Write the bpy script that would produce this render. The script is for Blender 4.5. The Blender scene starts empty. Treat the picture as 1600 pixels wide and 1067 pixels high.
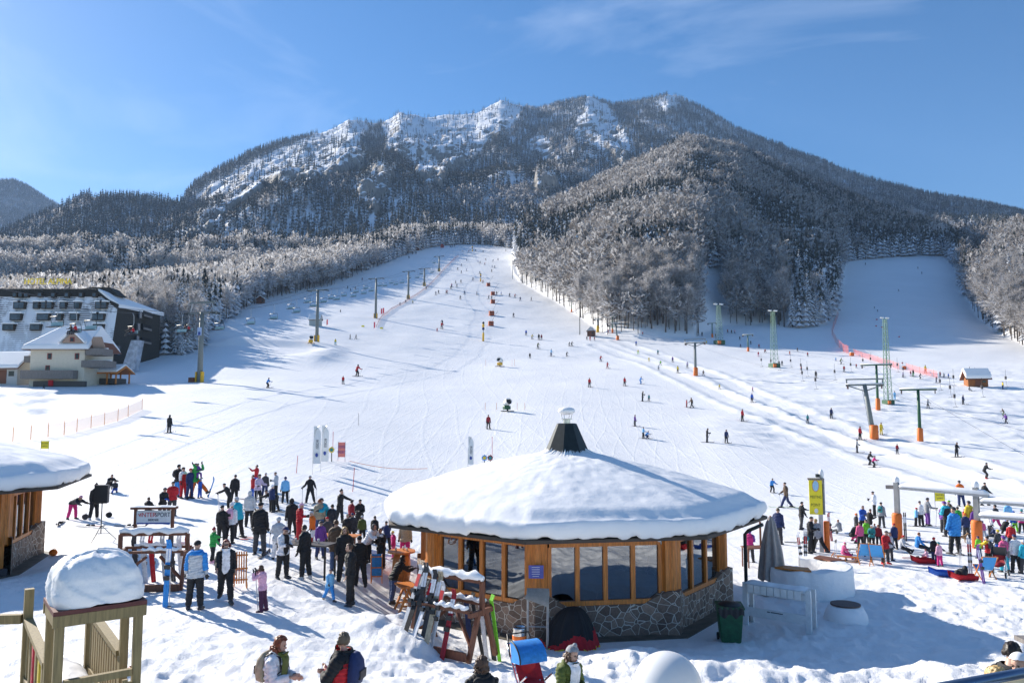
import bpy, math, random
import numpy as np
from mathutils import Vector, Matrix
random.seed(7); rng = np.random.default_rng(7)
scene = bpy.context.scene
COL = scene.collection
R = math.radians

# ------------------------------------------------------------------ camera, sky, sun, exposure
CAMZ = 6.5; FPX = 1220.0; PITCH = math.atan(106.5/1220.0)
cam_d = bpy.data.cameras.new('camera'); cam = bpy.data.objects.new('camera', cam_d); COL.objects.link(cam)
cam.location = (0, 0, CAMZ); cam.rotation_euler = (math.pi/2+PITCH, 0, 0)
cam_d.sensor_width = 36; cam_d.lens = FPX/1600*36; cam_d.clip_start = 0.05; cam_d.clip_end = 20000
scene.camera = cam
SUN_AZ = 49.0      # degrees to the left of straight ahead
SUN_EL = 25.5
w = bpy.data.worlds.new('World'); scene.world = w; w.use_nodes = True
nt = w.node_tree; nt.nodes.clear()
out = nt.nodes.new('ShaderNodeOutputWorld'); bg = nt.nodes.new('ShaderNodeBackground')
sky = nt.nodes.new('ShaderNodeTexSky'); sky.sky_type = 'NISHITA'; sky.sun_disc = False
sky.sun_elevation = R(SUN_EL); sky.sun_rotation = R(-SUN_AZ)
sky.altitude = 900; sky.air_density = 1.0; sky.dust_density = 0.35; sky.ozone_density = 4.0
bg.inputs[1].default_value = 0.083
# thin high cirrus in the sky
tc = nt.nodes.new('ShaderNodeTexCoord'); mp = nt.nodes.new('ShaderNodeMapping')
mp.inputs['Scale'].default_value = (1.5, 1.1, 5.0); mp.inputs['Rotation'].default_value = (0.3, 0.5, 0.4)
nz = nt.nodes.new('ShaderNodeTexNoise'); nz.inputs['Scale'].default_value = 1.7; nz.inputs['Detail'].default_value = 7
nz.inputs['Roughness'].default_value = 0.55; nz.inputs['Distortion'].default_value = 0.8
rp = nt.nodes.new('ShaderNodeValToRGB'); rp.color_ramp.elements[0].position = 0.5; rp.color_ramp.elements[1].position = 0.85
rp.color_ramp.elements[1].color = (0.27, 0.27, 0.27, 1)
mx = nt.nodes.new('ShaderNodeMix'); mx.data_type = 'RGBA'; mx.inputs['B'].default_value = (9.0, 9.8, 11.0, 1)
L = nt.links.new
L(tc.outputs['Generated'], mp.inputs[0]); L(mp.outputs[0], nz.inputs['Vector']); L(nz.outputs[0], rp.inputs[0])
L(rp.outputs[0], mx.inputs['Factor']); hs = nt.nodes.new('ShaderNodeHueSaturation'); hs.inputs['Saturation'].default_value = 1.2; L(sky.outputs[0], hs.inputs['Color']); L(hs.outputs[0], mx.inputs['A']); L(mx.outputs['Result'], bg.inputs[0]); L(bg.outputs[0], out.inputs[0])
sun_d = bpy.data.lights.new('sun', 'SUN'); sun_o = bpy.data.objects.new('sun', sun_d); COL.objects.link(sun_o)
sun_d.energy = 5.0; sun_d.angle = R(0.5); sun_d.color = (1.0, 0.93, 0.83)
SUN_DIR = Vector((-math.sin(R(SUN_AZ))*math.cos(R(SUN_EL)), math.cos(R(SUN_AZ))*math.cos(R(SUN_EL)), math.sin(R(SUN_EL))))
sun_o.rotation_euler = SUN_DIR.to_track_quat('Z', 'Y').to_euler()
sun_o.location = SUN_DIR*300
vs = scene.view_settings
vs.view_transform = 'Standard'; vs.look = 'None'; vs.exposure = 0.96; vs.gamma = 1; vs.use_curve_mapping = False
scene.cycles.max_bounces = 6; scene.cycles.diffuse_bounces = 2; scene.cycles.glossy_bounces = 3
scene.cycles.transparent_max_bounces = 8; scene.cycles.transmission_bounces = 4; scene.cycles.volume_bounces = 0
scene.cycles.caustics_reflective = False; scene.cycles.caustics_refractive = False

# ------------------------------------------------------------------ photo geometry -> world
CP, SP = math.cos(PITCH), math.sin(PITCH)
def uv(px, py):
    a = (px-800)/FPX; b = (533.5-py)/FPX; d = CP-b*SP
    return a/d, (SP+b*CP)/d
def at(px, py, Y):
    u, v = uv(px, py); return Vector((u*Y, Y, CAMZ+v*Y))
def pxm(p):                       # pixels per metre at a point
    return FPX/(p[1]*CP+(p[2]-CAMZ)*SP)

# ------------------------------------------------------------------ noise
def _h(ix, iy, s):
    n = (ix.astype(np.int64)*374761393 + iy.astype(np.int64)*668265263 + s*974634777) & 0xffffffff
    n = ((n ^ (n >> 13))*1274126177) & 0xffffffff
    n = (n ^ (n >> 16)) & 0xffffff
    return n/float(0xffffff)
def vn(x, y, s=0):
    ix = np.floor(x); iy = np.floor(y); fx = x-ix; fy = y-iy
    fx = fx*fx*fx*(fx*(fx*6-15)+10); fy = fy*fy*fy*(fy*(fy*6-15)+10)
    a = _h(ix, iy, s); b = _h(ix+1, iy, s); c = _h(ix, iy+1, s); d = _h(ix+1, iy+1, s)
    return (a*(1-fx)+b*fx)*(1-fy)+(c*(1-fx)+d*fx)*fy
def fbm(x, y, o=4, s=0, g=0.5):
    t = 0; a = 1; n = 0
    for i in range(o):
        t = t+a*(vn(x*2**i+17.3*i, y*2**i-9.1*i, s+i)*2-1); n += a; a *= g
    return t/n
def ridged(x, y, o=4, s=0):
    t = 0; a = 1; n = 0
    for i in range(o):
        t = t+a*(1-2*np.abs(vn(x*2**i+3.3*i, y*2**i-5.1*i, s+i)*2-1)); n += a; a *= 0.55
    return t/n
def sstep(a, b, x):
    t = np.clip((x-a)/(b-a), 0, 1); return t*t*(3-2*t)
# ------------------------------------------------------------------ the lie of the land
FARP = [(230,21.2),(280,31.7),(330,44.4),(420,72),(540,112),(600,133),(700,160),(900,205),(1500,320),(4000,700)]
PROF = {
 'L': [(-30,1.35),(12,1.35),(20,1.3),(45,1.3),(60,2.4),(78,4.2),(100,6.6),(128,9.8),(151,12.4),(190,19),(228,26.5),(296,41),(378,60),(430,75)]+FARP[4:],
 'C': [(-30,1.35),(12,1.35),(15,1.15),(18,0.65),(21,0.15),(24,0.0),(40,0.0),(57,0.3),(78,1.9),(100,4.0),(120,6.4),(151,10.2),(165,11.9)]+FARP,
 'R': [(-30,1.3),(11,1.2),(15,0.75),(20,0.15),(24,0),(38,-.5),(57,-.55),(78,.9),(95,2.6),(116,5.0),(130,6.6),(151,9.4),(165,11.4)]+FARP,
 'Q': [(-30,1.3),(11,1.2),(15,0.8),(20,0.25),(24,0),(38,-.5),(57,-.6),(78,.3),(95,1.6),(108,2.9),(135,7.3),(158,10.9),(190,15)]+FARP,
}
_ys = np.concatenate([np.linspace(-30, 5, 36)[:-1], np.geomspace(5, 4000, 2400)])
def _tab(k):
    a = np.array(PROF[k], float); z = np.interp(_ys, a[:,0], a[:,1])
    w_ = np.hanning(61); w_ /= w_.sum()
    return np.convolve(np.pad(z, 30, mode='edge'), w_, mode='valid')
_T = {k: _tab(k) for k in PROF}
_UC = [-0.36, 0.0, 0.25, 0.45]
def S0(X, Y):
    u = X/np.maximum(Y, 15.0)
    z = [np.interp(Y, _ys, _T[k]) for k in 'LCRQ']
    w0 = sstep(_UC[0], _UC[1], u); w1 = sstep(_UC[1], _UC[2], u); w2 = sstep(_UC[2], _UC[3], u)
    a = z[0]*(1-w0)+z[1]*w0; a = a*(1-w1)+z[2]*w1; return a*(1-w2)+z[3]*w2
_hy = np.geomspace(6, 5000, 3500)
def hit_fn(f, px, py):
    u, v = uv(px, py); g = f(u*_hy, _hy)-(CAMZ+v*_hy)
    k = np.argmax(g > 0)
    if g[k] <= 0: return 5000.0
    if k == 0: return _hy[0]
    a = g[k-1]/(g[k-1]-g[k]); return float(_hy[k-1]+(_hy[k]-_hy[k-1])*a)

def cols(pts): return np.array([uv(p[0], p[1])[0] for p in pts])
class Layer:
    def __init__(s, base, crest, p, fall=0.35, ybase=None):
        ub = cols(base); s.ub = ub
        if ybase is None: s.yb = np.array([hit_fn(S0, a, b) for a, b in base])
        else: s.yb = np.array([np.interp(b[0], ybase[0], ybase[1]) for b in base])
        s.zb = np.array([CAMZ+uv(a, b)[1]*y for (a, b), y in zip(base, s.yb)])
        s.uc = cols(crest); s.yc = np.array([c[2] for c in crest], float)
        s.zc = np.array([CAMZ+uv(c[0], c[1])[1]*c[2] for c in crest]); s.p = p; s.fall = fall
    def t(s, X, Y):
        u = X/np.maximum(Y, 15.0); yb = np.interp(u, s.ub, s.yb); yc = np.interp(u, s.uc, s.yc)
        return (Y-yb)/np.maximum(yc-yb, 5.0)
    def __call__(s, X, Y):
        u = X/np.maximum(Y, 15.0)
        yb = np.interp(u, s.ub, s.yb); zb = np.interp(u, s.ub, s.zb); yc = np.interp(u, s.uc, s.yc); zc = np.interp(u, s.uc, s.zc)
        t = (Y-yb)/np.maximum(yc-yb, 5.0)
        z = zb+(zc-zb)*np.clip(t, 0, 1)**s.p
        return z-np.maximum(-t, 0)*np.maximum(yc-yb, 5)*0.8-np.maximum(t-1, 0)*np.maximum(yc-yb, 5)*s.fall
# wooded knoll right of the main run
H1 = Layer([(785,420),(800,405),(812,440),(860,467),(900,492),(950,522),(1000,529),(1085,528),(1130,508),(1200,506),(1240,513),(1285,510),(1308,488),(1316,440),(1322,408),(1400,401),(1480,398),(1600,390)],
           [(785,440,440),(800,385,520),(812,365,560),(850,352,580),(900,325,620),(960,292,680),(1020,258,740),(1075,238,800),(1150,246,860),(1250,288,900),(1350,330,940),(1450,362,980),(1520,385,1000),(1640,395,1000)], 0.95)
# wooded bank left of the lifts
L1 = Layer([(-400,565),(0,560),(180,560),(262,566),(312,540),(350,505),(400,474),(430,464),(520,446),(590,416),(650,393),(690,384),(740,382),(800,388),(850,395)],
           [(-400,490,560),(0,484,560),(250,464,560),(400,436,580),(500,412,600),(590,390,620),(650,377,660),(700,368,700),(800,370,720),(850,374,720)], 0.85)
# forest at the right edge
R1 = Layer([(1478,400),(1492,415),(1505,460),(1530,500),(1575,530),(1620,548),(1900,620)],
           [(1478,402,560),(1492,394,560),(1510,388,560),(1560,380,560),(1620,372,560),(1900,330,560)], 0.95)
# the mountain
MCREST = [(-500,395,1250),(-200,385,1250),(0,364,1300),(60,340,1320),(130,304,1350),(200,306,1380),(285,312,1420),(302,290,1700),(330,272,1750),(380,246,1800),(430,224,1850),(500,206,1900),
 (545,188,1950),(575,194,1950),(600,194,1980),(625,177,2000),(662,186,2000),(700,179,2050),(742,178,2050),(782,158,2100),(815,166,2100),(835,172,2150),(880,162,2150),(920,154,2150),(960,166,2150),(1000,158,2150),
 (1045,149,2150),(1065,154,2150),(1100,172,2100),(1150,203,2050),(1250,243,2000),(1350,281,1900),(1450,306,1850),(1600,335,1750),(1900,385,1600)]
M1 = Layer([(-500,472),(0,466),(250,448),(400,420),(500,398),(650,362),(740,356),(850,350),(1000,345),(1100,340),(1320,388),(1480,390),(1700,385),(1900,400)], MCREST, 1.12, 0.5,
           ([-500,0,400,650,740,850,1100,1320,1700,1900],[560,560,680,800,830,850,1000,980,900,850]))
F1 = Layer([(-700,420),(300,420)], [(-700,235,3600),(-300,250,3600),(-60,280,3600),(0,283,3600),(22,283,3600),(42,291,3600),(62,304,3600),(88,320,3600),(140,345,3600),(300,410,3600)], 1.1, 0.5, ([-700,300],[1900,1900]))
ROCK = [[(298,316),(330,288),(400,250),(450,226),(488,216),(505,194),(545,184),(578,194),(562,228),(572,262),(520,284),(460,292),(420,292),(380,312),(330,318)],
 [(598,192),(625,168),(665,182),(720,172),(740,175),(780,148),(820,165),(800,204),(770,218),(742,252),(702,272),(690,302),(655,292),(640,250),(604,238)],
 [(898,205),(918,150),(950,165),(987,225),(978,262),(938,238),(898,228)],[(826,220),(846,208),(880,252),(862,262),(832,240)],
 [(552,302),(595,258),(617,285),(594,322),(602,345),(586,340),(560,318)],[(832,288),(868,272),(872,300),(840,308)],[(1020,160),(1048,144),(1064,166),(1036,174)],
 [(280,378),(352,322),(402,292),(412,303),(345,350),(300,382)]]
def in_poly(px, py, poly):
    r = np.zeros(px.shape, bool); n = len(poly)
    for i in range(n):
        x0, y0 = poly[i]; x1, y1 = poly[(i+1) % n]
        c = ((y0 > py) != (y1 > py)) & (px < (x1-x0)*(py-y0)/(y1-y0+1e-9)+x0); r ^= c
    return r
def project(X, Y, Z):
    d = Y*CP+(Z-CAMZ)*SP; return 800+FPX*X/d, 533.5-FPX*(-Y*SP+(Z-CAMZ)*CP)/d
def rock_mask(X, Y, Z):
    px, py = project(X, Y, Z)
    px = px+5*fbm(X/25, Y/25, 3, 5); py = py+5*fbm(X/25, Y/25, 3, 9)
    r = np.zeros(px.shape, bool)
    for p in ROCK: r |= in_poly(px, py, p)
    return r & (Y > 900)
def MTN(X, Y):
    z = np.maximum(M1(X, Y), F1(X, Y)); t = np.clip(M1.t(X, Y), 0, 1)
    wgt = np.clip(1.15-t, 0.12, 1)*sstep(0, 0.25, t)
    z = z+wgt*(46*fbm(X/210+0.3*Y/400, Y/520, 3, 31)+20*ridged(X/75, Y/170, 3, 41))
    rk = rock_mask(X, Y, z).astype(float)
    cliff = 36*ridged(X/88+0.2*Y/90, Y/105, 3, 51)+17*ridged(X/34, Y/40, 3, 61)
    if X.ndim == 2:
        for ax in (0, 1): rk = (np.roll(rk, 1, ax)+2*rk+np.roll(rk, -1, ax))/4
    return z+rk*np.clip(1.15-t, 0.14, 1)*np.clip(cliff, -40, 24)
def seg_dist(X, Y, pts):
    best = np.full(np.shape(X), 1e9)
    for (x0, y0), (x1, y1) in zip(pts[:-1], pts[1:]):
        dx, dy = x1-x0, y1-y0; t = np.clip(((X-x0)*dx+(Y-y0)*dy)/(dx*dx+dy*dy), 0, 1)
        best = np.minimum(best, np.hypot(X-x0-t*dx, Y-y0-t*dy))
    return best
def track(pts): return [(uv(a, b)[0]*hit_fn(S0, a, b), hit_fn(S0, a, b)) for a, b in pts]
TRK1 = track([(930,540),(1010,566),(1090,602),(1170,638),(1260,676),(1350,708),(1450,738),(1600,778)])
TRK2 = track([(965,533),(1040,560),(1120,590),(1200,628),(1300,668),(1400,700),(1500,727),(1640,760)])
PAV = (1.95, 28.0); PAVZ = 0.02
PAV2 = (-22.5, 27.5); PAV2Z = 0.95
def relief(X, Y):
    far = sstep(45, 90, Y)
    r = 0.16*far*fbm(X/16, Y/16, 3, 3)*np.clip(Y/120, 0.5, 2.5)
    nearlump = (1-sstep(14, 21, Y))
    u = X/np.maximum(Y, 15.0)
    plaza = sstep(15, 18, Y)*(1-sstep(-0.2, -0.1, u))
    rough = np.clip((1-sstep(26, 40, Y))*(1-0.5*plaza), 0, 1)
    r = r+rough*(0.1*fbm(X/1.3, Y/1.3, 4, 11)+0.1*ridged(X/0.6, Y/0.6, 3, 13))
    r = r+0.025*(1-sstep(40, 90, Y))*fbm(X/0.6, Y/0.6, 3, 17)
    bank = sstep(0.02, 0.2, u)*(1-sstep(19.5, 22, Y))*sstep(9, 13, Y)
    r = r+bank*(0.42*fbm(X/3.2, Y/2.6, 4, 23)+0.1)
    for (cx, cy, s, h) in PILES: r = r+h*np.exp(-((X-cx)**2+(Y-cy)**2)/(2*s*s))*(1+0.5*fbm(X/0.9, Y/0.9, 3, 29))
    # lift tracks: groomed lanes with churned banks
    for T in (TRK1, TRK2):
        d = seg_dist(X, Y, T); m = sstep(45, 60, Y)
        r = r+m*(-0.1*(1-sstep(1.2, 2.6, d))+0.24*np.exp(-((d-3.2)/1.0)**2)*(0.45+0.9*vn(X/2.2, Y/2.2, 71)))
    tb = sstep(0.22, 0.34, u)*sstep(80, 100, Y)*(1-sstep(185, 230, Y))
    r = r+tb*0.34*ridged(X/7+0.05*Y, Y/4.2, 3, 77)
    bmp = sstep(-0.45, -0.36, u)*(1-sstep(-0.26, -0.2, u))*sstep(170, 200, Y)*(1-sstep(280, 320, Y))
    r = r+bmp*2.2*np.clip(ridged(X/34, Y/26, 2, 79), 0, 1)
    lb = (1-sstep(-0.62, -0.5, u))*sstep(88, 96, Y)*(1-sstep(118, 130, Y))
    r = r+lb*0.9*fbm(X/7, Y/7, 3, 83)
    for (cx, cy), pz in ((PAV, PAVZ), (PAV2, PAV2Z)):
        k = 1-sstep(5.5, 7.6, np.hypot(X-cx, Y-cy)); r = r*(1-k)
    return r
PILES = [(-3.5, 20.8, 0.8, 0.38), (-2.4, 19.8, 0.7, 0.35), (-2.7, 21.8, 0.8, 0.3), (5.2, 17.6, 1.3, 0.35), (9.4, 17.5, 1.0, 0.3), (11.5, 15.5, 1.0, 0.5), (13.2, 14.8, 1.2, 0.45), (2.8, 19.2, 0.9, 0.25), (-15.5, 21.5, 1.3, 0.3), (-13, 19.5, 1.2, 0.2), (-8.3, 17.5, 1.0, 0.15)]
def G(X, Y):
    X = np.asarray(X, float); Y = np.asarray(Y, float)
    z = S0(X, Y)
    for (cx, cy), pz in ((PAV, PAVZ), (PAV2, PAV2Z)):
        k = 1-sstep(5.6, 8.0, np.hypot(X-cx, Y-cy)); z = z*(1-k)+(pz-0.03)*k
    z = z+relief(X, Y)
    far = sstep(150, 240, Y)
    t1 = L1.t(X, Y); k1 = sstep(0, 0.04, t1)*(X/np.maximum(Y, 15) < 0.01); z = z*(1-k1)+np.minimum(z, L1(X, Y)+2.5*fbm(X/50, Y/50, 3, 88))*k1
    h = np.maximum(H1(X, Y), R1(X, Y))
    h = np.where(k1 > 0, np.maximum(h, -1e3), np.maximum(h, L1(X, Y)*(X < 0)-1e3*(X >= 0)))
    h = h+5*fbm(X/60, Y/60, 3, 87)*sstep(2, 25, h-z)
    return np.where(Y > 150, np.maximum(z, h), z)
def gz(x, y): return float(G(np.array([x]), np.array([y]))[0])
def hit(px, py, f=G):
    Y = hit_fn(f, px, py); u, v = uv(px, py); return Vector((u*Y, Y, CAMZ+v*Y))

# ------------------------------------------------------------------ mesh helpers
def new_obj(name, me, parent=None, loc=None, rotz=0):
    o = bpy.data.objects.new(name, me); COL.objects.link(o)
    if parent: o.parent = parent
    if loc is not None: o.location = loc
    if rotz: o.rotation_euler = (0, 0, rotz)
    return o
def grid_mesh(name, X, Y, Z, smooth=True):
    n, m = X.shape; me = bpy.data.meshes.new(name)
    co = np.stack([X, Y, Z], -1).reshape(-1, 3).astype(np.float32)
    i = np.arange(n*m).reshape(n, m)
    q = np.stack([i[:-1, :-1], i[:-1, 1:], i[1:, 1:], i[1:, :-1]], -1).reshape(-1, 4)
    me.vertices.add(len(co)); me.vertices.foreach_set('co', co.ravel())
    me.loops.add(q.size); me.loops.foreach_set('vertex_index', q.ravel().astype(np.int32))
    me.polygons.add(len(q)); me.polygons.foreach_set('loop_start', (np.arange(len(q))*4).astype(np.int32))
    me.polygons.foreach_set('use_smooth', np.full(len(q), smooth))
    me.update(calc_edges=True); return me
def tri_mesh(name, V, F, mats=None, smooth=False, attr=None):
    me = bpy.data.meshes.new(name); V = np.asarray(V, np.float32); F = np.asarray(F, np.int32)
    me.vertices.add(len(V)); me.vertices.foreach_set('co', V.ravel())
    me.loops.add(F.size); me.loops.foreach_set('vertex_index', F.ravel())
    me.polygons.add(len(F)); me.polygons.foreach_set('loop_start', (np.arange(len(F))*3).astype(np.int32))
    if mats is not None: me.polygons.foreach_set('material_index', np.asarray(mats, np.int32))
    me.polygons.foreach_set('use_smooth', np.full(len(F), smooth))
    if attr is not None:
        at_ = me.attributes.new('tint', 'FLOAT', 'FACE'); at_.data.foreach_set('value', np.asarray(attr, np.float32))
    me.update(calc_edges=True); return me

# ------------------------------------------------------------------ materials
_M = {}
def nodes(name):
    m = bpy.data.materials.new(name); m.use_nodes = True; n = m.node_tree
    return m, n, n.nodes['Principled BSDF'], n.links.new
def _noise(n, l, scale, detail=4, rough=0.5, coord='Object', stretch=None):
    t = n.nodes.new('ShaderNodeTexNoise'); t.inputs['Scale'].default_value = scale; t.inputs['Detail'].default_value = detail; t.inputs['Roughness'].default_value = rough
    c = n.nodes.new('ShaderNodeTexCoord'); s = c.outputs[coord]
    if stretch:
        mp = n.nodes.new('ShaderNodeMapping'); mp.inputs['Scale'].default_value = stretch; l(s, mp.inputs[0]); s = mp.outputs[0]
    l(s, t.inputs['Vector']); return t
def _ramp(n, l, src, a, b, pa=0.3, pb=0.7):
    r = n.nodes.new('ShaderNodeValToRGB'); e = r.color_ramp.elements
    e[0].position = pa; e[1].position = pb; e[0].color = tuple(a)+(1,); e[1].color = tuple(b)+(1,); l(src, r.inputs[0]); return r
def _bump(n, l, src, p, strength, dist=0.02):
    b = n.nodes.new('ShaderNodeBump'); b.inputs['Strength'].default_value = strength; b.inputs['Distance'].default_value = dist
    l(src, b.inputs['Height']); l(b.outputs[0], p.inputs['Normal']); return b
def M(name, c, rough=0.6, metal=0, var=0.15, scale=8, bump=0, stretch=None, spec=0.5):
    if name in _M: return _M[name]
    m, n, p, l = nodes(name); p.inputs['Roughness'].default_value = rough; p.inputs['Metallic'].default_value = metal
    p.inputs['Specular IOR Level'].default_value = spec
    t = _noise(n, l, scale, 5, 0.6, stretch=stretch)
    r = _ramp(n, l, t.outputs[0], [x*(1-var) for x in c], [min(1, x*(1+var)) for x in c]); l(r.outputs[0], p.inputs['Base Color'])
    if bump: _bump(n, l, t.outputs[0], p, bump, 0.01)
    _M[name] = m; return m
def snow_mat(name, bumps, c=(0.9, 0.895, 0.89)):
    m, n, p, l = nodes(name); p.inputs['Roughness'].default_value = 0.55; p.inputs['Specular IOR Level'].default_value = 0.25
    p.inputs['Base Color'].default_value = c+(1,)
    prev = None
    for scale, st, dist, stretch in bumps:
        t = _noise(n, l, scale, 6, 0.62, stretch=stretch)
        b = n.nodes.new('ShaderNodeBump'); b.inputs['Strength'].default_value = st; b.inputs['Distance'].default_value = dist
        l(t.outputs[0], b.inputs['Height'])
        if prev: l(prev.outputs[0], b.inputs['Normal'])
        prev = b
    l(prev.outputs[0], p.inputs['Normal']); _M[name] = m; return m
SNOW = snow_mat('roof_snow', [(3, 0.35, 0.06, None), (25, 0.25, 0.015, None), (120, 0.3, 0.004, None)])
# piste snow: lumps near by, fine carved tracks on the slope
def piste_mat():
    m, n, p, l = nodes('piste_snow'); p.inputs['Roughness'].default_value = 0.5; p.inputs['Specular IOR Level'].default_value = 0.25
    c = n.nodes.new('ShaderNodeTexCoord')
    t0 = _noise(n, l, 0.05, 5, 0.6)
    r = _ramp(n, l, t0.outputs[0], (0.87, 0.865, 0.86), (0.92, 0.915, 0.91)); l(r.outputs[0], p.inputs['Base Color'])
    prev = None
    def add(src, st, d):
        nonlocal prev
        b = n.nodes.new('ShaderNodeBump'); b.inputs['Strength'].default_value = st; b.inputs['Distance'].default_value = d
        l(src, b.inputs['Height'])
        if prev: l(prev.outputs[0], b.inputs['Normal'])
        prev = b
    for k, (rot, sx, sy, sc, dist_) in enumerate([(0.5, 1, 0.05, 1.4, 5.5), (-0.6, 1, 0.05, 1.2, 6.0), (1.2, 1, 0.08, 0.7, 4.0)]):
        mp = n.nodes.new('ShaderNodeMapping'); mp.inputs['Scale'].default_value = (sx, sy, 1); mp.inputs['Rotation'].default_value = (0, 0, rot)
        l(c.outputs['Object'], mp.inputs[0])
        t = n.nodes.new('ShaderNodeTexNoise'); t.inputs['Scale'].default_value = sc; t.inputs['Detail'].default_value = 4; t.inputs['Distortion'].default_value = dist_*0.15
        l(mp.outputs[0], t.inputs['Vector'])
        rr = _ramp(n, l, t.outputs[0], (0, 0, 0), (1, 1, 1), 0.44, 0.56); add(rr.outputs[0], 0.07, 0.04)
    # curved ski tracks: distorted thin rings
    for sc, rot, dt, st in ((0.10, 0.12, 7, .16), (0.07, -0.3, 9, .16), (0.16, 0.42, 5, .14), (0.05, 1.1, 12, .1), (0.27, -0.15, 4, .12), (0.21, 0.25, 6, .12), (0.33, -0.5, 5, .08)):
        mp = n.nodes.new('ShaderNodeMapping'); mp.inputs['Rotation'].default_value = (0, 0, rot); mp.inputs['Scale'].default_value = (1, 0.35, 1); l(c.outputs['Object'], mp.inputs[0])
        wv = n.nodes.new('ShaderNodeTexWave'); wv.wave_type = 'BANDS'; wv.inputs['Scale'].default_value = sc; wv.inputs['Distortion'].default_value = dt; wv.inputs['Detail'].default_value = 1.2; wv.inputs['Detail Scale'].default_value = 0.35
        l(mp.outputs[0], wv.inputs['Vector'])
        rr = _ramp(n, l, wv.outputs[0], (1, 1, 1), (0, 0, 0), 0.004, 0.03); add(rr.outputs[0], st, 0.06)
    t = _noise(n, l, 2.2, 8, 0.65); add(t.outputs[0], 0.55, 0.07)
    t = _noise(n, l, 7, 8, 0.75); add(t.outputs[0], 0.7, 0.06)
    t = _noise(n, l, 32, 5, 0.7); add(t.outputs[0], 0.5, 0.015)
    l(prev.outputs[0], p.inputs['Normal']); return m
PISTE = piste_mat()
def mountain_mat():
    m, n, p, l = nodes('mountain_snow_rock'); p.inputs['Roughness'].default_value = 0.8; p.inputs['Specular IOR Level'].default_value = 0.15
    g = n.nodes.new('ShaderNodeNewGeometry'); sx = n.nodes.new('ShaderNodeSeparateXYZ'); l(g.outputs['True Normal'], sx.inputs[0])
    t = _noise(n, l, 0.022, 7, 0.6); t2 = _noise(n, l, 0.12, 6, 0.7, stretch=(1, 1, 0.35))
    ad = n.nodes.new('ShaderNodeMath'); ad.operation = 'MULTIPLY_ADD'; ad.inputs[1].default_value = 0.6; l(t.outputs[0], ad.inputs[0]); l(sx.outputs['Z'], ad.inputs[2])
    f = _ramp(n, l, ad.outputs[0], (0, 0, 0), (1, 1, 1), 0.92, 0.985)
    rock = _ramp(n, l, t2.outputs[0], (0.10, 0.095, 0.09), (0.36, 0.33, 0.29), 0.3, 0.7)
    mxx = n.nodes.new('ShaderNodeMix'); mxx.data_type = 'RGBA'; mxx.inputs['B'].default_value = (0.84, 0.86, 0.9, 1)
    l(f.outputs[0], mxx.inputs['Factor']); l(rock.outputs[0], mxx.inputs['A']); l(mxx.outputs['Result'], p.inputs['Base Color'])
    _bump(n, l, t2.outputs[0], p, 0.7, 4.0); return m
MTNMAT = mountain_mat()

# ------------------------------------------------------------------ ground and mountain sheets
_u = np.linspace(-1.25, 1.25, 900); _u = np.sign(_u)*np.abs(_u/1.25)**1.15*1.25
_Y = np.concatenate([np.linspace(-16, 6, 50)[:-1], np.geomspace(6, 1050, 780)])
XX = _u[None, :]*np.maximum(_Y, 6)[:, None]; YY = np.repeat(_Y[:, None], len(_u), 1)
me = grid_mesh('ground', XX, YY, G(XX, YY)); me.materials.append(PISTE)
o = new_obj('ground', me); o['kind'] = 'structure'; o['label'] = 'snow covered plaza and ski slopes rising to the forest'
_u = np.linspace(-1.1, 1.0, 820); _Y = np.geomspace(545, 4300, 430)
XX = _u[None, :]*_Y[:, None]; YY = np.repeat(_Y[:, None], len(_u), 1)
me = grid_mesh('mountain', XX, YY, MTN(XX, YY)); me.materials.append(MTNMAT)
o = new_obj('mountain', me); o['kind'] = 'structure'; o['label'] = 'steep snowy mountain with rock cliffs behind the ski slopes'
def surf(X, Y): return np.maximum(G(X, Y), np.where(Y > 550, MTN(X, Y), -1e3))
# ------------------------------------------------------------------ trees
def tree_mat(name, dark, pale, snow, snow_amt, tint=True, trans=0.0):
    m, n, p, l = nodes(name); p.inputs['Roughness'].default_value = 0.85; p.inputs['Specular IOR Level'].default_value = 0.1
    g = n.nodes.new('ShaderNodeNewGeometry'); sx = n.nodes.new('ShaderNodeSeparateXYZ'); l(g.outputs['True Normal'], sx.inputs[0])
    ab = n.nodes.new('ShaderNodeMath'); ab.operation = 'ABSOLUTE'; l(sx.outputs['Z'], ab.inputs[0])
    t = _noise(n, l, 0.9, 4, 0.7)
    ad = n.nodes.new('ShaderNodeMath'); ad.operation = 'MULTIPLY_ADD'; ad.inputs[1].default_value = 0.9; l(t.outputs[0], ad.inputs[0]); l(ab.outputs[0], ad.inputs[2])
    f = _ramp(n, l, ad.outputs[0], (0, 0, 0), (1, 1, 1), 1.0-snow_amt, 1.35-snow_amt)
    if tint: a = n.nodes.new('ShaderNodeAttribute'); a.attribute_name = 'tint'; src = a.outputs['Fac']
    else: oi = n.nodes.new('ShaderNodeObjectInfo'); src = oi.outputs['Random']
    c = _ramp(n, l, src, dark, pale, 0.0, 1.0)
    mxx = n.nodes.new('ShaderNodeMix'); mxx.data_type = 'RGBA'; mxx.inputs['B'].default_value = snow+(1,)
    l(f.outputs[0], mxx.inputs['Factor']); l(c.outputs[0], mxx.inputs['A']); l(mxx.outputs['Result'], p.inputs['Base Color'])
    if trans:
        tl = n.nodes.new('ShaderNodeBsdfTranslucent'); ms = n.nodes.new('ShaderNodeMixShader'); ms.inputs[0].default_value = trans; l(mxx.outputs['Result'], tl.inputs[0]); l(p.outputs[0], ms.inputs[1]); l(tl.outputs[0], ms.inputs[2]); l(ms.outputs[0], n.nodes['Material Output'].inputs[0])
    return m
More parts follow.
